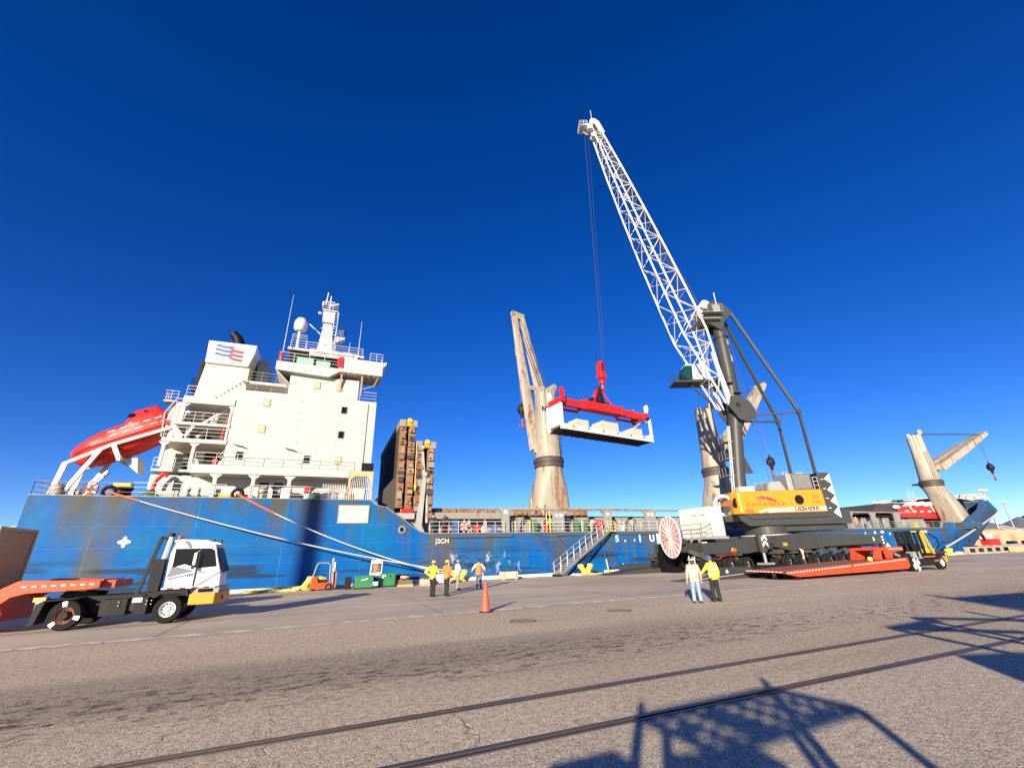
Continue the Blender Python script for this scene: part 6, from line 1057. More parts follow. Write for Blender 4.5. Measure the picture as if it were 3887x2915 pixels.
solo(MB().bx(-.22, .22, -.3, .3, 0, .85).bx(-.24, -.2, -.3, .3, .02, .83), 'tool_cabinet', K['chassis'], 'black cabinet left of the green steel bin with arrow', 'cabinet', (2.1, 38.0, 0), bev=.03)
sg = thing('notice_board', 'white notice board on a stand between the green steel bins', 'sign', (4.1, 37.95, 0))
bdp = MB().xz([(-.5, .8), (.42, .86), (.48, 2.02), (-.42, 2.0)], -.03, .03).build('board', K['white2'], sg, bev=.03); MB().xz([(-.4, 1.06), (.34, 1.08), (.38, 1.74), (-.34, 1.72)], -.036, -.028).build('notice', paint('notice_brown', (.1, .06, .045), .6, var=.5, vs=8), bdp)
random.seed(2)
for k in range(7): z = 1.12 + k * .085; x0 = random.uniform(-.34, -.2); MB().bx(x0, random.uniform(0, .3), -.041, -.035, z, z + .03).build('notice_line', K['crate'], bdp)
MB().xz([(-.46, .84), (.4, .88), (.41, 1.02), (-.44, 1.0)], -.036, -.028).build('notice_strip', paint('notice_pink', (.75, .45, .42), .6), bdp)
for x in (-.4, .34): MB().tube((x, .05, 0), (x, .04, 1.9), .03, n=8).build('stand_leg', K['mhclight'], sg); MB().tube((x, .55, 0), (x, .05, 1.3), .025, n=8).build('stand_brace', K['mhclight'], sg)
def pallet(x, y, label, h=.15, rz=0):
    t = thing('pallet', label, 'pallet', (x, y, 0), rz, 'pallets along the quay edge')
    for k in range(6): MB().bx(-.55 + k * .19, -.41 + k * .19, -.45, .45, h - .025, h).build('deck_plank', K['pallet'], t)
    for yy in (-.45, -.05, .35): MB().bx(-.56, .56, yy, yy + .09, .02, h - .026).build('bearer', K['pallet'], t)
    MB().bx(-.56, .56, -.46, -.36, 0, .02).build('base_plank', K['pallet'], t); MB().bx(-.56, .56, .36, .46, 0, .02).build('base_plank', K['pallet'], t)
pallet(6.35, 37.8, 'wooden pallet carrying an open olive box beside the green bins')
ob_ = thing('open_box', 'open olive box heaped with red and white gear on a pallet', 'box', (6.35, 37.8, .15)); mb = MB(); mb.bx(-.5, .5, -.4, -.36, 0, .3); mb.bx(-.5, .5, .36, .4, 0, .3); mb.bx(-.5, -.46, -.36, .36, 0, .3); mb.bx(.46, .5, -.36, .36, 0, .3); mb.bx(-.46, .46, -.36, .36, 0, .03); mb.build('box_sides', paint('olive', (.13, .15, .06), .7), ob_)
def heap(name, pts, mat, par): 
    mb = MB(); [mb.ell(p, random.uniform(.14, .24), random.uniform(.12, .2), random.uniform(.06, .13), 8, 5) for p in pts]; return mb.build(name, mat, par, True)
heap('red_gear', [(random.uniform(-.3, .4), random.uniform(-.25, .25), .3 + random.uniform(0, .12)) for _ in range(9)], K['firered'], ob_); heap('white_gear', [(random.uniform(-.35, .15), random.uniform(-.2, .2), .42 + random.uniform(0, .1)) for _ in range(5)], K['rope'], ob_)
pallet(8.05, 37.5, 'wooden pallet under a low grey tray of scraps'); tb = thing('tray', 'low grey tray of scraps on a pallet behind the two people with lime helmets', 'box', (8.05, 37.5, .15)); mb = MB(); mb.bx(-.55, .55, -.42, .42, 0, .26); mb.build('tray_body', K['canvas'], tb, bev=.02); heap('scraps', [(random.uniform(-.4, .4), random.uniform(-.25, .25), .26) for _ in range(7)], K['pallet'], tb)
solo(MB().bx(-.5, .5, -.4, .4, 0, .8), 'cable_box', K['chassis'], 'black box at the quay edge behind the olive box', 'box', (6.4, 39.6, 0), bev=.03)
solo(MB().bx(-.55, .55, -.4, .4, .1, .75).bx(-.55, -.4, -.4, .4, 0, .1).bx(.4, .55, -.4, .4, 0, .1), 'pale_crate', K['shirtw'], 'pale pinkish crate behind the person in orange with lime helmet', 'crate', (9.4, 38.0, 0), bev=.02)
wc = thing('wooden_crate', 'pale wooden crate standing alone near the gangway foot', 'crate', (15.55, 38.7, 0))
MB().bx(-.68, .68, -.42, .42, .1, .62).build('crate_core', K['pallet'], wc)
for k in range(4): MB().bx(-.72, .72, -.46, -.42, .1 + k * .137, .225 + k * .137).build('plank', K['crate'], wc); MB().bx(-.72, -.68, -.42, .42, .1 + k * .137, .225 + k * .137).build('plank', K['crate'], wc)
for k in range(5): MB().bx(-.72, .72, -.44 + k * .18, -.28 + k * .18, .63, .66).build('lid_plank', K['crate'], wc)
for x in (-.6, .5): MB().bx(x, x + .1, -.44, .44, 0, .1).build('skid', K['pallet'], wc); MB().bx(x + .02, x + .09, -.485, -.46, .08, .66).build('strap', K['coam'], wc)
def bollard(x, y, label, s=1.0, rz=0, one=False):
    t = thing('mooring_bollard', label, 'bollard', (x, y, 0), rz, 'yellow mooring bollards'); MB().lathe([(.5 * s, 0), (.52 * s, .04), (.5 * s, .12), (.34 * s, .2)], Matrix.Diagonal((1.3, 1, 1, 1)), 20).build('base', K['bollard'], t, True)
    for sx in ((1,) if one else (-1, 1)):
        a = MB(); P = [((.12, .1), .34), ((.22, .35), .25), ((.38, .58), .24), ((.52, .76), .3), ((.56, .9), .27), ((.56, .97), .06)]
        for (p, r), (q, r2) in zip(P, P[1:]): a.tube((sx * p[0] * s, 0, p[1] * s), (sx * q[0] * s, 0, q[1] * s), r * s, r2 * s, n=14)
        a.build('horn', K['bollard'], t, True)
bollard(-1.1, 40.15, 'yellow mooring bollard behind the red forklift', 1.0, 0, True); bollard(11.4, 40.1, 'yellow mooring bollard between the group of four people', 1.0); bollard(24.3, 40.0, 'yellow twin-horn bollard with orange lines at the gangway foot', 1.05); bollard(86.5, 38.8, 'yellow bollard holding the bow line near the stem', 1.0); bollard(99.5, 38.6, 'yellow bollard on the far barrier beyond the bow', 1.0); bollard(-20.5, 40.1, 'yellow bollard by the stern, left of the container', 1.0)
def lines_heap(name, label, cat, x, y, w, d, mat, n, r=.05):
    mb = MB(); random.seed(int(x * 7) + 50)
    for k in range(n):
        cx = random.uniform(-w, w); cy = random.uniform(-d, d); rr = random.uniform(.18, .4); a0 = random.uniform(0, 6); z = r * random.uniform(.6, 2.4); mb.path([(cx + rr * 1.5 * math.cos(a0 + t * .7), cy + rr * math.sin(a0 + t * .7), z + .02 * math.sin(t * 2)) for t in range(8)], r, 6)
    return solo(mb, name, mat, label, cat, (x, y, 0))
lines_heap('rope_pile', 'heap of yellow rope on the quay left of the forklift', 'rope', -3.3, 39.8, 1.5, .35, K['bollard'], 18, .06); lines_heap('rope_pile', 'heap of orange lines around the twin-horn bollard', 'rope', 24.4, 39.2, 1.4, .3, K['strap'], 12, .06); lines_heap('rope_pile', 'pale coil of rope beside the gangway foot', 'rope', 22.7, 39.1, .5, .3, K['rope'], 7, .06)
solo(MB().tube((0, 0, .04), (-.18, 0, 1.35), .06, n=8).bx(-.3, .3, -.2, .2, 0, .05), 'marker_post', K['bollard'], 'leaning yellow marker post right of the gangway', 'post', (27.0, 40.0, 0))
ps = thing('safety_post', 'short red and white safety post at the quay edge', 'post', (29.0, 40.2, 0)); MB().lathe([(.2, 0), (.2, .04), (.1, .06), (.1, .3)], n=14).build('base', K['firered'], ps); MB().lathe([(.1, .3), (.1, .42), (.07, .44), (.11, .5), (.09, .62), (.05, .68), (.08, .75), (.06, .85), (.01, .87)], n=14).build('top', K['tape'], ps, True)
solo(MB().tube((0, 0, 0), (0, 0, 1.7), .035, n=8), 'marker_post', K['rim'], 'thin pale pole behind the group of four people', 'post', (10.55, 40.45, 0))
solo(MB().prism([(-3.2, -1.1, 0), (3.0, -1.1, 0), (3.0, -1.1, .42), (1.0, -1.1, .42)], (0, 2.2, 0)), 'steel_ramp', K['mhc'], 'dark steel ramp on the quay left of the cable reel', 'ramp', (27.6, 37.6, 0))
solo(MB().bx(-1.6, 1.6, -.5, .5, 0, .78).bx(-1.7, -1.6, -.5, .5, 0, .82), 'steel_block', K['mhc'], 'dark steel block at the quay edge behind the ramp', 'block', (30.2, 39.9, 0), bev=.03)
solo(MB().prism([(-.5, -1.2, 0), (.6, -1.2, 0), (.55, -1.2, 1.75), (-.6, -1.2, 1.8)], (0, 2.2, 0)), 'shade_block', K['black'], 'black block standing in for shade under the pink cable reel', 'block', (31.2, 35.8, 0), bev=.06)  # added black block, stands in for the dark shade under the crane
rp = thing('trailer_ramp', 'low dark ramp plate with white edge stripes in front of the crane wheels', 'ramp', (26.4, 25.3, 0)); MB().prism([(-4.0, -.8, .01), (3.4, -.8, .01), (3.4, -.8, .3), (1.5, -.8, .3), (-3.8, -.8, .05)], (0, 1.6, 0)).build('plate', K['mhc'], rp, bev=.01); MB().prism([(-3.9, -.82, .055), (1.4, -.82, .3), (1.4, -.72, .31), (-3.9, -.72, .065)], (0, 0, .012)).build('edge_stripe', K['tape'], rp)
rb = thing('ramp_block', 'dark grey block with white arrow beside the crane wheels', 'block', (29.6, 27.4, 0)); MB().bx(-1.7, 1.8, -.6, .6, 0, .62).build('block', K['mhc'], rb, bev=.02); MB().xz([(-1.0, .12), (-.75, .12), (-.75, .4), (-.87, .52), (-1.0, .4)], -.61, -.6).build('arrow_mark', K['tape'], rb)
# traffic cone
cnn = thing('traffic_cone', 'tall slim orange traffic cone standing on the seam line', 'cone', (6.17, 17.85, 0)); MB().lathe([(.19, .03), (.17, .1), (.1, .6), (.045, 1.02), (.05, 1.06), (.02, 1.07)], n=20).build('cone', K['cone'], cnn, True); MB().lathe([(.27, 0), (.27, .03), (.2, .05)], n=8).build('base', K['conebase'], cnn)
# ------------------------------------------------------------------ gangway
gw = thing('gangway', 'steel gangway with handrails leading from the quay up to the ship', 'gangway', (20.5, 39.3, 0))
GW = lambda: MB(gw)
P0, P1 = Vector((20.7, 39.3, .12)), Vector((28.6, 42.0, 4.15)); dd = (P1 - P0); sd_ = Vector((-dd.y, dd.x, 0)).normalized() * .42
for s in (-1, 1): GW().bar(P0 + sd_ * s, P1 + sd_ * s, .08, .24).build('stringer', K['coam'], gw)
for k in range(24): c = P0.lerp(P1, (k + .5) / 24); GW().bar(c - sd_, c + sd_, .2, .05).build('tread', K['ltgrey'], gw)
for s in (-1, 1):
    for k in range(9): c = P0.lerp(P1, .02 + k * .12) + sd_ * s; GW().tube(c, c + Vector((-.06, 0, 1.05)), .028, n=6).build('stanchion', K['boomwhite'], gw)
    mb = GW(); [mb.tube(P0 + sd_ * s + Vector((-.06, 0, z)), P1 + sd_ * s + Vector((-.06, 0, z)), .024, n=6) for z in (.55, 1.05)]; mb.build('handrail', K['ltgrey'], gw)
GW().bx(28.3, 29.6, 41.7, 42.7, 4.1, 4.18).build('top_platform', K['bollard'], gw); GW().rail([(28.4, 41.75, 4.18), (29.5, 41.75, 4.18)], h=1, sp=.5).build('platform_rail', K['bollard'], gw); GW().tube(P0 - sd_ * 1.3, P0 + sd_ * 1.3, .1, n=12).build('foot_roller', K['chassis'], gw)
# safety net under the gangway
nt = MB(); N1, N2 = 12, 8
def npt(i, j):
    u, v = i / N1, j / N2; p = Vector((19.8, 42.35, 4.0)).lerp(Vector((24.5, 42.35, 3.9)), u); q = Vector((21.4, 40.4, 1.2)).lerp(Vector((26.6, 41.3, 2.6)), u); r = p.lerp(q, v); r.z -= .7 * math.sin(math.pi * u) * math.sin(math.pi * v) + .3 * math.sin(math.pi * u) * (1 - v); return r
for i in range(N1 + 1):
    for j in range(N2 + 1):
        if i < N1: nt.tube(npt(i, j), npt(i + 1, j), .009, n=3, caps=False)
        if j < N2: nt.tube(npt(i, j), npt(i, j + 1), .009, n=3, caps=False)
for a, b in (((19.8, 42.35, 4.05), (21.4, 40.4, 1.2)), ((22.2, 42.3, 4.1), (23.9, 40.9, 1.9))): nt.tube(a, b, .02, n=5)
solo(nt, 'safety_net', K['net'], 'thin safety net slung between ship side and gangway', 'net')
nt = MB()
def npt(i, j): u, v = i / 10, j / 8; return Vector((27.2 + 3.2 * u, 42.25 - .3 * math.sin(math.pi * u), 3.9 - 2.6 * v * math.sin(math.pi * (.12 + .8 * u)) - .2 * v))
for i in range(11):
    for j in range(9):
        if i < 10: nt.tube(npt(i, j), npt(i + 1, j), .008, n=3, caps=False)
        if j < 8: nt.tube(npt(i, j), npt(i, j + 1), .008, n=3, caps=False)
solo(nt, 'safety_net', K['net'], 'slack end of net hanging under the gangway platform', 'net')
# ------------------------------------------------------------------ mooring lines (sagging), with red chafe guards
def moor(label, p, q, sag, r=.06, guard=.12):
    t = thing('mooring_line', label, 'rope', tuple(q)); p = Vector(p); q = Vector(q); pts = []
    for i in range(25): u = i / 24; c = p.lerp(q, u); c.z -= sag * 4 * u * (1 - u); pts.append(c)
    k = int(24 * guard); MB(t).path(pts[k:], r, 8).build('rope', K['rope'], t, True)
    if k: MB(t).path(pts[:k + 1], r * 1.5, 8).build('chafe_guard', K['ropered'], t, True)
moor('long white mooring line from the stern fairlead with red chafe guard', (-15.6, 42.3, 7.45), (11.4, 40.1, .75), .55, .05, .085); moor('white mooring line from the amidships poop fairlead with red chafe guard', (-7.1, 42.3, 7.45), (11.2, 40.05, .5), .75, .05, .17)
moor('thin stern line running left from the ship transom', (-20.2, 46, 5.4), (-60, 40.3, .9), .6, .05, 0); moor('white bow line descending to the yellow bollard', (136.0, 49.6, 7.6), (86.5, 38.8, 1.2), .2, .13, 0); moor('upper white bow line leading away to the right', (134, 49.5, 4.6), (210, 41, 1.0), 2.0, .12, 0); moor('lower white bow line leading away to the right', (131, 49.0, 4.4), (190, 41, .8), 2.2, .12, 0)
# ------------------------------------------------------------------ lifeboat
lb = thing('lifeboat', 'bright orange free-fall lifeboat on the ramp at the stern', 'lifeboat', (-16.7, 46, 12.15)); lb.rotation_euler = (0, R(-27.5), 0)
def lbsec(x):  # x along boat, bow at -3.6
    u = (x + 3.6) / 7.2; w = 1.4 * min(1, (u * 4.5) ** .55) * (1 - .25 * max(0, u - .75)); k = -1.42 * min(1, (u * 6.5)) ** .45 * (1 - .3 * max(0, u - .6) / .4)
    tz = .3 + 1.12 * min(1, (u * 2.3)) ** .75 + .85 * min(1, max(0, (u - .55) / .11)); tz -= 1.3 * max(0, (u - .9) / .1)
    return w, k, tz
xs = [-3.6, -3.45, -3.1, -2.6, -1.9, -1.1, -.2, .15, .36, .6, .9, 1.15, 1.6, 2.4, 2.85, 3.1, 3.45, 3.6]; n = 18; low = MB(); hi = MB(); ringl = []; ringh = []
for x in xs:
    w, k, tz = lbsec(x); w = max(w, .05)
    ringl.append([(x, w * math.sin(a), k * abs(math.cos(a)) ** .75) for a in [math.pi * (.5 - j / 10) for j in range(11)]])
    nar = .8 if tz > 1.4 else 1
    ringh.append([(x, w * math.cos(a) * (nar if 0.15 < j / 10 < .85 else 1), .02 + tz * math.sin(a) ** .6) for j, a in [(j, math.pi * j / 10) for j in range(11)]])
for mbx, rg, nm, mt in ((low, ringl, 'hull', 'lbred'), (hi, ringh, 'canopy', 'lbred')):
    vs = [p for r in rg for p in r]; mbx.add(vs, [(j * 11 + i, j * 11 + i + 1, (j + 1) * 11 + i + 1, (j + 1) * 11 + i) for j in range(len(xs) - 1) for i in range(10)] + [tuple(range(11)), tuple(range((len(xs) - 1) * 11, len(xs) * 11))]); mbx.build(nm, K[mt], lb, True)
mb = MB()
for x, x2 in zip(xs[2:], xs[3:]): 
    for s in (-1, 1): mb.bar((x, s * (lbsec(x)[0] + .03), 0), (x2, s * (lbsec(x2)[0] + .03), 0), .12, .18)
mb.build('gunwale_fender', K['lbred'], lb)
for s in (-1, 1):
    for x in (-.6, .2, 1.0, 1.8, 2.6): MB().bar((x, s * (lbsec(x)[0] * .97 + .02), .7), (x + .5, s * (lbsec(x + .5)[0] * .97 + .02), .7), .05, .07).build('reflective_tape', K['tape'], lb)
    for x in (-.6, .3, 1.2, 2.2, 2.9): MB().bar((x, s * (lbsec(x)[0] + .035), .26), (x + .5, s * (lbsec(x + .5)[0] + .035), .26), .05, .06).build('reflective_tape', K['tape'], lb)
    MB().add([(.75, s * 1.13, 1.5), (1.3, s * 1.13, 1.5), (1.4, s * 1.02, 1.85), (1.0, s * 1.02, 1.85)], [(0, 1, 2, 3)]).build('wheelhouse_window', K['blackwin'], lb); MB().bx(2.0, 2.25, s * 1.1 - .05, s * 1.1 + .05, 1.62, 1.74).build('wheelhouse_window', K['blackwin'], lb)
MB().lathe([(.02, 0), (.4, .02), (.45, .3), (.38, .32), (.36, .05), (.02, .04)], Matrix.Translation((3.4, 0, -.6)) @ Matrix.Rotation(R(90), 4, 'Y'), 16).build('propeller_guard', K['tarpgrey'], lb); MB().xz([(2.5, -.9), (3.4, -1.2), (3.5, -.6)], -.05, .05).build('skeg', K['lbred'], lb)
# life rings
def ring(x, y, z, label):
    t = thing('life_ring', label, 'life ring', (x, y, z), 0, 'life rings on the ship rails'); MB().torus((0, 0, .38), .29, .1, 'y', 24, 8).build('ring', K['cone'], t, True)
    for a in (0, 90, 180, 270): MB(T=Matrix.Translation((0, 0, .38)) @ Matrix.Rotation(R(a + 45), 4, 'Y')).bx(.18, .4, -.11, .11, -.06, .06).build('ring_band', K['tape'], t)
ring(-16.6, 42.62, 7.2, 'orange life ring on the poop railing below the lifeboat'); ring(12.55, 42.6, 4.35, 'orange life ring on the railing near the raised hatch covers')
# deck cargo near the bow
dc = thing('deck_cargo', 'dark red steel cargo with grey tarpaulin and white canvas rolls on the foredeck', 'cargo', (99, 52, 5.95)); DC = lambda: MB(dc)
DC().prism([(94.9, 48, 7.0), (96.5, 48, 5.95), (112, 48, 5.95), (113, 48, 8.2), (97, 48, 8.1)], (0, 9, 0)).build('red_hull', K['cargored'], dc); DC().prism([(88.2, 48.2, 6.9), (90.4, 48.2, 8.5), (99.3, 48.2, 8.75), (95.3, 48.2, 7.5), (94.8, 48.2, 6.9)], (0, 8, 0)).build('grey_tarpaulin', K['tarpgrey'], dc)
DC().bx(89.5, 112, 48.5, 56.5, 5.95, 6.6).build('cradle', K['chassis'], dc)
for k in range(4): DC().prism([(99.5 + k * 2.9, 47.85, 8.15), (102.2 + k * 2.9, 47.85, 8.3), (102.2 + k * 2.9, 47.85, 9.15), (100.0 + k * 2.9, 47.85, 9.0)], (0, 3, 0)).build('canvas_roll', K['white2'], dc, bev=.25)
for k in range(5): DC().bx(97.8 + k * 2.4, 98.8 + k * 2.4, 47.96, 48.02, 7.1, 7.4).build('side_port', K['sheave'], dc)
DC().ell((95.3, 47.9, 7.95), 1.1, .4, .4).build('white_bundle', K['white2'], dc, True)
for x in (100, 107): DC().bar((x, 47.93, 7.3), (x - .5, 47.93, 8.4), .3, .1).build('support_bracket', K['sheave'], dc)
# ------------------------------------------------------------------ background beyond the bow
wh_ = thing('warehouse', 'low peach-coloured warehouse beyond the bow at the right edge', 'building', (175, 70, -.3)); WH = lambda: MB(wh_)
WH().bx(156, 196, 64, 78, -.3, 4.4).build('wall', K['peach'], wh_); WH().bx(155.7, 196.3, 63.7, 78.3, 4.4, 4.6).build('parapet', K['tanbox'], wh_); [WH().bx(150 + k, 150 + k + .1, 63.93, 64, 0, 4.3).build('wall_joint', K['tanbox'], wh_) for k in range(8, 44, 6)]
for k in range(3): d = WH().bx(166 + k * 9, 169.5 + k * 9, 63.88, 64.02, -.2, 3.2).build('roller_door', K['tanbox'], wh_)
b2 = thing('sheds', 'pale low shed behind the bow mooring lines', 'building', (250, 84, -.3)); MB(b2).bx(215, 290, 76, 92, -.3, 4.4).build('wall', K['barrier'], b2); MB(b2).bx(214, 291, 75, 93, 4.4, 4.7).build('roof', K['coam'], b2)
ex = thing('excavator', 'red excavator parked on the far quay beyond the bow', 'excavator', (137, 42.6, -.3)); EX = lambda: MB(ex)
ex.location = (139, 43.5, 0); EX().bx(137, 141.5, 42.5, 44.5, 1.0, 2.4).build('house', K['firered'], ex, bev=.15); EX().bx(137.2, 138.6, 42.4, 43.6, 2.4, 3.6).build('cab', K['white2'], ex, bev=.1); [EX().bx(136.5, 141.8, y, y + .6, .02, .9).build('track', K['chassis'], ex, bev=.2) for y in (42.2, 44.2)]
EX().bar((137.4, 43.5, 2), (134.5, 43.5, 6.4), .4, .6).build('boom', K['chassis'], ex); EX().bar((134.5, 43.5, 6.3), (133.0, 43.5, 3.0), .3, .4).build('stick', K['chassis'], ex); EX().bx(132.6, 133.5, 43, 44, 2.3, 3.1).build('bucket', K['chassis'], ex)
for x, lab in ((164, 'grey pickup truck on the far quay, left of two'), (172, 'dark red pickup truck on the far quay, right of two')):
    v = thing('pickup_truck', lab, 'truck', (x, 60, -.3), 0, 'pickup trucks on the far quay'); MB().bx(-2.6, 2.6, -.9, .9, .5, 1.1).build('body', K['mhclight'] if x < 168 else K['darkred'], v, bev=.1); MB().prism([(-.9, -.8, 1.1), (1.2, -.8, 1.1), (.7, -.8, 1.75), (-.7, -.8, 1.75)], (0, 1.6, 0)).build('cab', K['blackwin'], v, bev=.08); [wheel(v, xx, yy, .38, .25, 'rim', -1, 0) for xx in (-1.7, 1.7) for yy in (-.85, .85)]
ex.location = (151, 59, -.3)
br_ = thing('barrier', 'pale concrete barrier with dark openings at the bow end of the quay', 'barrier', (96, 38.3, 0)); BR = lambda: MB(br_)
mb = BR(); mb.bx(90, 122.7, 38.0, 38.5, .8, 1.05); mb.bx(90, 122.7, 37.9, 38.6, 0, .25); [mb.bx(90 + k * 2.5, 90.5 + k * 2.5, 38.0, 38.5, .25, .8) for k in range(14)]; mb.build('barrier_frame', K['barrier'], br_, bev=.03)
for k in range(13): BR().bx(90.55 + k * 2.5, 92.45 + k * 2.5, 38.2, 38.4, .26, .79).build('barrier_panel', K['chassis'], br_)
solo(MB().bx(-2.2, 2.2, -.5, .5, 0, .85), 'pallet_load', K['peach'], 'peach wrapped load standing against the far barrier', 'load', (103.5, 37.3, 0), bev=.1)
heapb = MB(); random.seed(9)
for _ in range(16): heapb.ell((random.uniform(-1.6, 1.6), random.uniform(-.4, .4), random.uniform(.05, .3)), .5, .3, .25, 8, 5)
solo(heapb, 'tarpaulin_pile', K['canvas'], 'pale heap of tarpaulin beside the bow bollard', 'tarpaulin', (88.0, 38.9, 0), smooth=True)
def floodmast(x, y, h, label, base=0, head=True):
    t = thing('floodlight_mast', label, 'light mast', (x, y, base), 0, 'floodlight masts'); MB().tube((0, 0, 0), (0, 0, h), .35, .16, n=12).build('pole', K['mhclight'], t, True)
    if head:
        MB().bx(-2.2, 2.2, -.1, .1, h - .4, h - .1).build('cross_arm', K['mhclight'], t)
        for k in range(5): MB().bx(-2.1 + k * .95, -1.6 + k * .95, -.4, .3, h - .1, h + .45).build('floodlight', K['white2'], t, bev=.05)
    return t
floodmast(190, 71, 16.5, 'tall floodlight mast rising behind the bow', -.3); floodmast(154, 82, 13.5, 'floodlight mast behind the grey tarpaulin on the foredeck', -.3)

random.seed(21)
for k in range(5):
    x = 205 + k * 24 + random.uniform(-3, 3); y = 96 + random.uniform(-4, 6); cl = ('darkred', 'logoblue', 'tanbox', 'mhclight', 'peach')[k % 5]
    t = thing('yard_container', ('dark red', 'blue', 'tan', 'grey', 'peach')[k % 5] + ' container standing on the far wharf beyond the bow', 'container', (x, y, -.3), 0, 'containers on the far wharf'); MB().bx(-6.1, 6.1, -1.2, 1.2, 0, 2.6 if k % 2 else 5.2).build('box', K[cl], t); [MB().bx(-6 + q * 1.0, -5.7 + q * 1.0, -1.26, -1.2, .1, 2.5).build('corrugation', K[cl], t) for q in range(12)]
floodmast(236, 84, 15, 'distant floodlight mast above the far wharf containers', -.3)
# ================================================================== PEOPLE
def skin_mesh(name, V, E, rad, mat, par, root=0):
    me = bpy.data.meshes.new(name); me.from_pydata(V, E, []); me.materials.append(mat); o = bpy.data.objects.new(name, me); COL.objects.link(o); o.parent = par
    md = o.modifiers.new('skin', 'SKIN'); md.use_smooth_shade = True
    for i, r in enumerate(rad): me.skin_vertices[0].data[i].radius = (r, r)
    me.skin_vertices[0].data[root].use_root = True
    o.modifiers.new('sub', 'SUBSURF').levels = 1; o.modifiers['sub'].render_levels = 1
    return o
ARM = dict(down=((-.03, .27, 1.14), (.04, .29, .9)), hip=((-.13, .42, 1.2), (.06, .24, 1.0)), fold=((.03, .29, 1.15), (.27, .02, 1.2)), out=((.05, .38, 1.2), (.2, .42, 1.08)), up=((.16, .3, 1.2), (.32, .22, 1.42)), chin=((.14, .26, 1.18), (.2, .08, 1.42)), reach=((.22, .25, 1.25), (.45, .2, 1.3)))
def person(label, loc, rz, h, legs, top, vest, helm, shoe='boots', arms=('down', 'down'), skin='skin', group=None, lean=0, stance=.0, hair=False, sleeve=True, cap=False, bands='reflect', headpitch=0):
    t = thing('person', label, 'person', loc, rz, group); k = h / 1.75
    V = []; E = []; Rr = []
    def v(p, r): V.append((p[0] * k, p[1] * k, p[2] * k)); Rr.append(r * k); return len(V) - 1
    def e(a, b): E.append((a, b))
    L = lambda z: lean * max(0, z - .95)
    pel = v((0, 0, .95), .13); ab = v((L(1.12), 0, 1.12), .12); chs = v((L(1.33), 0, 1.33), .13); nb = v((L(1.48), 0, 1.48), .06); nk = v((L(1.53) + .01, 0, 1.54), .055); hd = v((L(1.62) + .035 + headpitch * .04, 0, 1.63), .085); ht = v((L(1.7) + .03 + headpitch * .06, 0, 1.71), .07)
    for a, b in ((pel, ab), (ab, chs), (chs, nb), (nb, nk), (nk, hd), (hd, ht)): e(a, b)
    nose = v((L(1.62) + .13 + headpitch * .05, 0, 1.615 - headpitch * .03), .018); e(hd, nose)
    W = {}
    for s, an in ((1, arms[0]), (-1, arms[1])):
        el, wr = ARM[an]; sh = v((L(1.42), s * .18, 1.42), .07); e(chs, sh); el_ = Vector((el[0] + L(el[2]), s * el[1], el[2])); wr_ = Vector((wr[0] + L(wr[2]), s * wr[1], wr[2])); i1 = v(el_, .046); i2 = v(wr_, .03); e(sh, i1); e(i1, i2)
        d = (wr_ - el_).normalized(); sdv = d.cross(Vector((0, 0, 1))); sdv = sdv.normalized() if sdv.length > .2 else Vector((0, 1, 0)); nrm = d.cross(sdv).normalized(); pm = v(wr_ + d * .07, .032); e(i2, pm)
        for q, ln in ((-.03, .075), (-.01, .09), (.012, .085), (.032, .065)):
            a = v(wr_ + d * .1 + sdv * q, .011); b = v(wr_ + d * (.1 + ln * .55) + sdv * q * 1.15 + nrm * .012, .0095); c = v(wr_ + d * (.1 + ln) + sdv * q * 1.1 + nrm * .035, .008); e(pm, a); e(a, b); e(b, c)
        a = v(wr_ + d * .05 - sdv * .04, .012); b = v(wr_ + d * .1 - sdv * .065 + nrm * .01, .0095); e(pm, a); e(a, b)
        W[s] = (Vector((L(1.42), s * .18, 1.42)), el_, wr_)
    LG = {}
    for s in (1, -1):
        st_ = stance * s; hp = Vector((0, s * .095, .9)); kn = Vector((.03 + st_ * .5, s * .11, .5)); ak = Vector((st_ - .01, s * .125, .09)); a = v(hp, .1); b = v(kn, .062); c = v(ak, .045); d = v(ak + Vector((.13, s * .02, -.045)), .035); e(pel, a); e(a, b); e(b, c); e(c, d); LG[s] = (hp, kn, ak)
    skin_mesh('body', V, E, Rr, K[skin], t)
    # face: eyes and ears
    hc = Vector((L(1.63) + .035 + headpitch * .04, 0, 1.635)) * k
    mb = MB(); [mb.ell(hc + Vector((.082, s * .032, .0)) * k, .012 * k, .014 * k, .009 * k, 8, 5) for s in (-1, 1)]; mb.build('eyes', K['lettdark'], t)
    mb = MB(); [mb.ell(hc + Vector((0, s * .085, -.01)) * k, .02 * k, .012 * k, .03 * k, 8, 5) for s in (-1, 1)]; mb.build('ears', K[skin], t, True)
    def loft(name, rings, mat, n=18):
        vs = [((cx + rx * math.cos(2 * math.pi * i / n)) * k, ry * math.sin(2 * math.pi * i / n) * k, z * k) for cx, rx, ry, z in rings for i in range(n)]
        return MB().add(vs, [(j * n + i, j * n + (i + 1) % n, (j + 1) * n + (i + 1) % n, (j + 1) * n + i) for j in range(len(rings) - 1) for i in range(n)]).build(name, K[mat], t, True)
    loft('shirt', [(0, .145, .18, .86), (L(1.0), .145, .175, 1.0), (L(1.2), .145, .18, 1.18), (L(1.34), .15, .2, 1.34), (L(1.43), .12, .2, 1.43), (L(1.49), .08, .11, 1.49), (L(1.52), .062, .068, 1.52)], top)
    sl = MB()
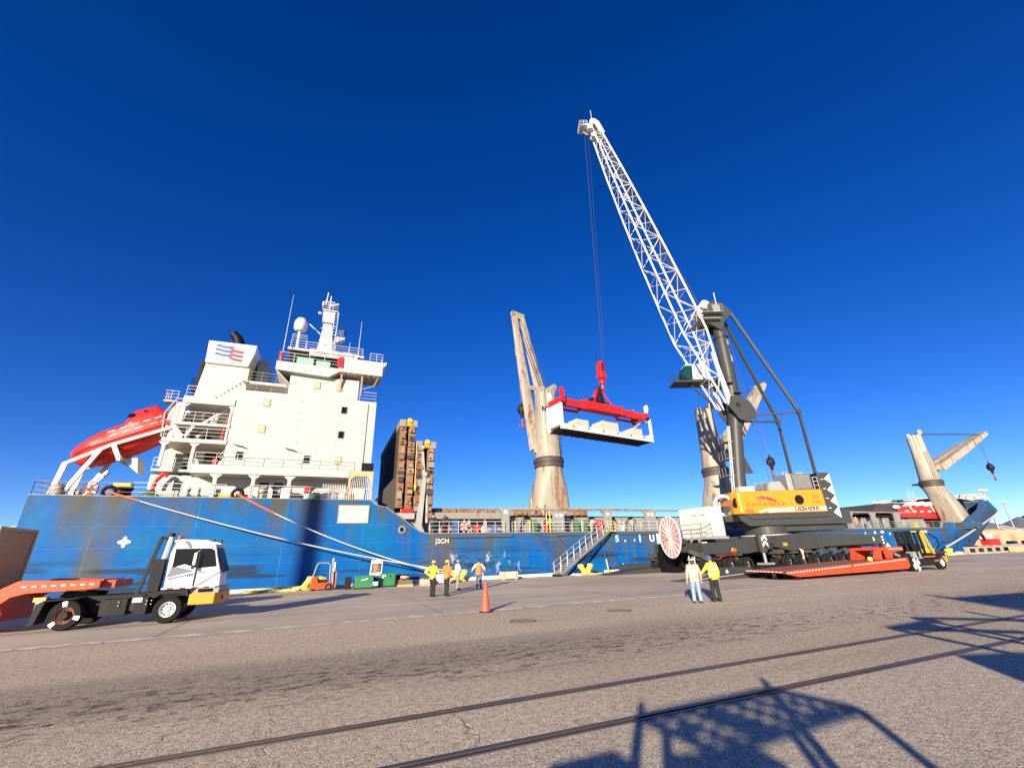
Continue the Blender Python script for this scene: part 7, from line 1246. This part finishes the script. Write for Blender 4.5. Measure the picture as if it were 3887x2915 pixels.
    for s in (1, -1):
        sh, el_, wr_ = W[s]; sl.tube(sh * k, el_ * k, .082 * k, .062 * k, n=10); sl.ell(sh * k, .085 * k, .085 * k, .085 * k, 10, 6)
        if sleeve: sl.tube(el_ * k, wr_ * k, .062 * k, .045 * k, n=10); sl.ell(el_ * k, .062 * k, .062 * k, .062 * k, 10, 6)
    sl.build('sleeves', K[top], t, True)
    if vest:
        vv = loft('vest', [(0, .16, .195, .84), (L(1.0), .16, .19, 1.0), (L(1.2), .16, .195, 1.18), (L(1.34), .165, .21, 1.34), (L(1.43), .135, .17, 1.44), (L(1.48), .1, .12, 1.48)], vest)
        n = 18
        for z0 in (1.02, 1.2):
            rg = [(L(z0), .167, .202, z0), (L(z0), .167, .202, z0 + .05)]; vs = [((cx + rx * math.cos(2 * math.pi * i / n)) * k, ry * math.sin(2 * math.pi * i / n) * k, z * k) for cx, rx, ry, z in rg for i in range(n)]; MB().add(vs, [(i, (i + 1) % n, n + (i + 1) % n, n + i) for i in range(n)]).build('reflective_band', K[bands], vv)
        for s in (-1, 1): MB().bx((L(1.3) - .176) * k, (L(1.3) - .16) * k, (s * .09 - .02) * k, (s * .09 + .02) * k, 1.2 * k, 1.42 * k).build('reflective_band', K[bands], vv)
    tro = MB(); tr_r = loft('trouser_seat', [(0, .14, .175, .8), (0, .145, .18, .9), (0, .14, .172, .98)], legs)
    for s in (1, -1): hp, kn, ak = LG[s]; tro.tube(hp * k, kn * k, .118 * k, .082 * k, n=12); tro.ell(kn * k, .082 * k, .082 * k, .085 * k, 10, 6); tro.tube(kn * k, (ak + Vector((0, 0, -.02))) * k, .082 * k, .075 * k, n=12)
    tro.build('trousers', K[legs], t, True)
    bo = MB()
    for s in (1, -1): ak = LG[s][2]; bo.ell((ak + Vector((.06, s * .01, -.045))) * k, .14 * k, .055 * k, .06 * k, 12, 6); bo.tube(ak * k, (ak + Vector((0, 0, .07))) * k, .055 * k, .06 * k, n=10); bo.bx((ak.x - .07) * k, (ak.x + .19) * k, (ak.y - .05) * k, (ak.y + .05) * k, 0.003, .03 * k)
    bo.build('boots', K[shoe], t, True)
    if helm:
        hm = MB(); hm.ell(hc + Vector((0, 0, .025)) * k, .125 * k, .108 * k, .11 * k, 18, 7, 0.0); hm.lathe([(.1 * k, 0), (.15 * k, -.006 * k), (.152 * k, .004 * k), (.1 * k, .012 * k)], Matrix.Translation(hc + Vector((.02, 0, .03)) * k) @ Matrix.Diagonal((1.05, .85, 1, 1)), 18); hm.bar(hc + Vector((-.11, 0, .07)) * k, hc + Vector((.11, 0, .07)) * k, .02 * k, .13 * k); hm.build('helmet', K[helm], t, True)
    elif cap: hm = MB(); hm.ell(hc + Vector((0, 0, .02)) * k, .11 * k, .1 * k, .1 * k, 16, 6, 0.0); hm.bx((hc.x + .06 * k), hc.x + .19 * k, -.07 * k, .07 * k, hc.z + .02 * k, hc.z + .035 * k); hm.build('cap', K['navy'], t, True)
    if hair: mb = MB(); mb.ell(hc + Vector((-.05, 0, -.02)) * k, .08 * k, .1 * k, .12 * k, 12, 7); mb.tube(hc + Vector((-.09, 0, -.05)) * k, hc + Vector((-.13 + lean * -.2, .02, -.45)) * k, .06 * k, .03 * k, n=8); mb.build('hair', K['hair'], t, True)
    else: MB().ell(hc + Vector((-.02, 0, -.01)) * k, .092 * k, .09 * k, .1 * k, 12, 7, -.3).build('hair', K['hair'], t, True)
    return t
GP = 'people standing on the quay'
FY = R(90)
person('person with long hair in pale lime vest and blue jeans, black and white helmet', (14.4, 15.2, 0), R(60), 1.7, 'jeans', 'shirtg', 'vizlime2', None, group=GP, hair=True, arms=('down', 'down'), stance=.04)
hm = COL.objects  # striped helmet of the long-haired person
pp_ = [o for o in COL.objects if o.name == 'person'][0]
mb = MB(); mb.ell((.035, 0, 1.61), .13, .115, .12, 18, 7, 0.0); mb.lathe([(.1, 0), (.155, -.006), (.155, .004), (.1, .012)], Matrix.Translation((.05, 0, 1.615)) @ Matrix.Diagonal((1.05, .85, 1, 1)), 18); hl_ = mb.build('helmet', K['lettdark'], pp_, True)
for s in (-1, 1): MB().path([(-.1, s * .06, 1.66), (-.03, s * .085, 1.7), (.06, s * .07, 1.72), (.14, s * .04, 1.66)], .022, 6).build('helmet_stripe', K['hwhite'], hl_)
MB().torus((-.0, 0, 1.63), .135, .018, 'z', 20, 5).build('helmet_stripe', K['hwhite'], hl_)
person('person in bright lime long-sleeved jacket and black trousers, blue helmet', (15.35, 15.1, 0), R(85), 1.74, 'trous', 'vizlime', 'vizlime', 'hblue', group=GP, arms=('out', 'down'), stance=.03, headpitch=.4)
person('person in plain lime jacket with lime helmet, hand on hip', (6.0, 26.5, 0), R(35), 1.86, 'trous', 'vizlime', None, 'hlime', group=GP, arms=('hip', 'chin'), stance=.05, headpitch=.3)
person('person in orange vest with lime helmet, pointing', (6.75, 26.3, 0), R(25), 1.86, 'trous', 'vizorange', 'vizorange', 'hlime', group=GP, arms=('reach', 'fold'), stance=.06, skin='skin2', bands='vizorange')
person('person in pale shirt, khaki trousers and grey full-brim helmet, lifting one glove', (8.6, 30.6, 0), R(15), 1.82, 'khaki', 'shirtw', None, 'hgrey', group=GP, arms=('up', 'fold'), stance=.08)
person('person in orange vest, white sleeves and dark jeans wearing a dark cap', (10.0, 30.3, 0), R(75), 1.82, 'jeansd', 'shirtw', 'vizorange', None, group=GP, arms=('out', 'out'), cap=True, stance=.04, bands='vizorange')
GC = 'crew on board the ship'
person('crew member in dark boiler suit with white helmet at the ship rail', (9.6, 43.3, 4.06), R(-80), 1.75, 'navy', 'navy', None, 'hwhite', group=GC, arms=('reach', 'down'), skin='skin2'); person('crew member in dark boiler suit with blue helmet leaning at the ship rail', (10.7, 43.35, 4.06), R(-60), 1.78, 'navy', 'navy', None, 'hblue', group=GC, arms=('reach', 'reach'), lean=.15, skin='skin2')
person('worker with white helmet kneeling low behind the white switchgear container', (49.6, 45.0, 5.95), R(-110), 1.75, 'khaki', 'shirtg', 'vizlime2', 'hwhite', group=GC, arms=('down', 'fold')); person('worker in yellow vest on the hatch beside the rusty deck crane', (55.4, 45.1, 5.95), R(-90), 1.75, 'khaki', 'vizlime2', 'vizlime2', 'hlime', group=GC, arms=('down', 'down'))
person('person in pink jacket walking on the ship deck right of the crane', (75.6, 43.9, 4.06), R(-90), 1.75, 'khaki', 'vizorange', None, 'hwhite', group=GC)
# ================================================================== around the camera: what throws the long shadows in the foreground
ct = thing('utility_cart', 'open utility cart with perforated canopy standing behind the camera', 'cart', (-1.0, -2.6, 0)); CT = lambda: MB(ct)
dS = Vector((math.cos(SHADOW_AZ), math.sin(SHADOW_AZ), 0)) / math.tan(SUN_EL)
def cast(x, y, z): return Vector((x, y, 0)) - dS * z + Vector((0, 0, z))
A4 = [cast(4.14, 5.77, 2.6), cast(6.65, 5.82, 2.6), cast(6.85, 4.66, 2.56), cast(4.2, 4.5, 2.56)]
ct.location = (A4[0] + A4[2]) / 2 - Vector((0, 0, 2.58))
def cpt(u, v): return (A4[0] * (1 - u) + A4[1] * u) * (1 - v) + (A4[3] * (1 - u) + A4[2] * u) * v
mb = CT(); NU, NV = 7, 5
for i in range(NU):
    for j in range(NV):
        u0, u1, v0, v1 = i / NU, (i + 1) / NU, j / NV, (j + 1) / NV; cu, cv = (u0 + u1) / 2, (v0 + v1) / 2
        if (i == 2 and j > 0) or (i + j * 2) % 9 == 4: mb.add([cpt(u0, v0), cpt(u1, v0), cpt(u1, v1), cpt(u0, v1)], [(0, 1, 2, 3)]); continue
        out_ = []; inn = []
        for q in range(16):
            a = 2 * math.pi * q / 16; c_, s_2 = math.cos(a), math.sin(a); m_ = max(abs(c_), abs(s_2)); out_.append(cpt(cu + c_ / m_ * .5 / NU, cv + s_2 / m_ * .5 / NV)); inn.append(cpt(cu + c_ * .27 / NU, cv + s_2 * .27 / NV))
        mb.add(out_ + inn, [(q, (q + 1) % 16, 16 + (q + 1) % 16, 16 + q) for q in range(16)])
mb.build('perforated_canopy', K['chassis'], ct)
mb = CT(); [mb.tube(a, b, .05, n=8) for a, b in zip(A4, A4[1:] + A4[:1])]; mb.build('canopy_frame', K['chassis'], ct)
m_ = A4[2].lerp(A4[3], .54)
for a in (A4[0], A4[2], m_, A4[0].lerp(A4[3], .38), A4[1]): CT().tube(a, (a.x, a.y, .5), .06, n=8).build('canopy_post', K['chassis'], ct)
for a in (A4[0], A4[1]): CT().tube(a, (a.x, a.y, a.z + .16), .05, n=6).build('aerial_stub', K['chassis'], ct)
q0, q1 = cast(3.72, 4.85, 2.3), cast(4.75, 4.4, 2.3); CT().prism([q0, q1, (q1.x, q1.y, .6), (q0.x, q0.y, .6)], (-.1, -.4, 0)).build('cabin_back', K['chassis'], ct, bev=.08)
q0 = cast(3.26, 5.1, 1.9); CT().bx(q0.x - .8, q0.x, q0.y - .5, q0.y, .8, 1.9).build('tool_rack', K['chassis'], ct)
c0 = (A4[0] + A4[2]) / 2; CT().bx(c0.x - 1.6, c0.x + 1.4, c0.y - .8, c0.y + .7, .35, .9).build('body', K['green'], ct, bev=.1)
for x, y in ((-1.3, -.8), (1.1, -.8), (-1.3, .7), (1.1, .7)): wheel(ct, x, y, .3, .2, 'rim', -1, 0)
hk_ = thing('shadow_blocker', 'unseen hopper and frame standing out of view to the right', 'blocker', (10, -6, 0)); HK = lambda: MB(hk_)  # unseen, plates and bars back-projected from the shadow outlines they should cast
mb = HK(); mb.prism([cast(11.5, 5.7, 2.8), cast(14.5, 4.5, 2.6), cast(13.5, 2.5, 2.3), cast(9.7, 3.75, 2.5)], (0, -.3, -.15)); mb.build('blocker_plate', K['mhc'], hk_)
mb = HK()
for a, b in (((13.7, 7.95, 3.4), (12.4, 5.1, 2.7)), ((13.7, 7.95, 3.4), (15.5, 6.0, 3.0)), ((16, 8.6, 3.6), (17.8, 6.7, 3.2)), ((16, 8.6, 3.6), (14.2, 5.4, 2.8)), ((15.0, 7.6, 3.3), (13.6, 5.2, 2.7)), ((18.6, 8.5, 3.6), (16.5, 5.6, 2.8)), ((13.7, 7.95, 3.4), (16, 8.0, 3.4))): mb.bar(cast(*a), cast(*b), .12, .12)
mb.build('blocker_frame', K['mhc'], hk_); HK().prism([cast(14.0, 7.75, 3.1), cast(15.3, 7.95, 3.1), cast(15.0, 7.4, 3.0)], (0, -.1, -.1)).build('gusset', K['mhc'], hk_)
HK().prism([cast(22.3, 10.7, 4.2), cast(27, 9.9, 4.4), cast(27, 8.4, 4.2), cast(20.3, 7.75, 3.8)], (0, -.3, -.2)).build('blocker_top', K['mhc'], hk_)
for x, y, z in ((14.2, 4.4, 2.5), (13.3, 2.7, 2.2), (26.8, 9.8, 4.2), (26.8, 8.5, 4.0), (17.8, 6.7, 3.2)): p = cast(x, y, z); HK().tube((p.x, p.y, 0), p, .12, n=8).build('blocker_leg', K['mhc'], hk_)
floodmast(-9.5, -27.5, 13.2, 'floodlight mast far behind the camera', 0, False)
t = thing('high_mast', 'tall steel mast far behind the camera to the left', 'light mast', (-61.9, -30, 0)); MB().tube((0, 0, 0), (0, 0, 33), .8, .6, n=14).build('pole', K['mhclight'], t, True)
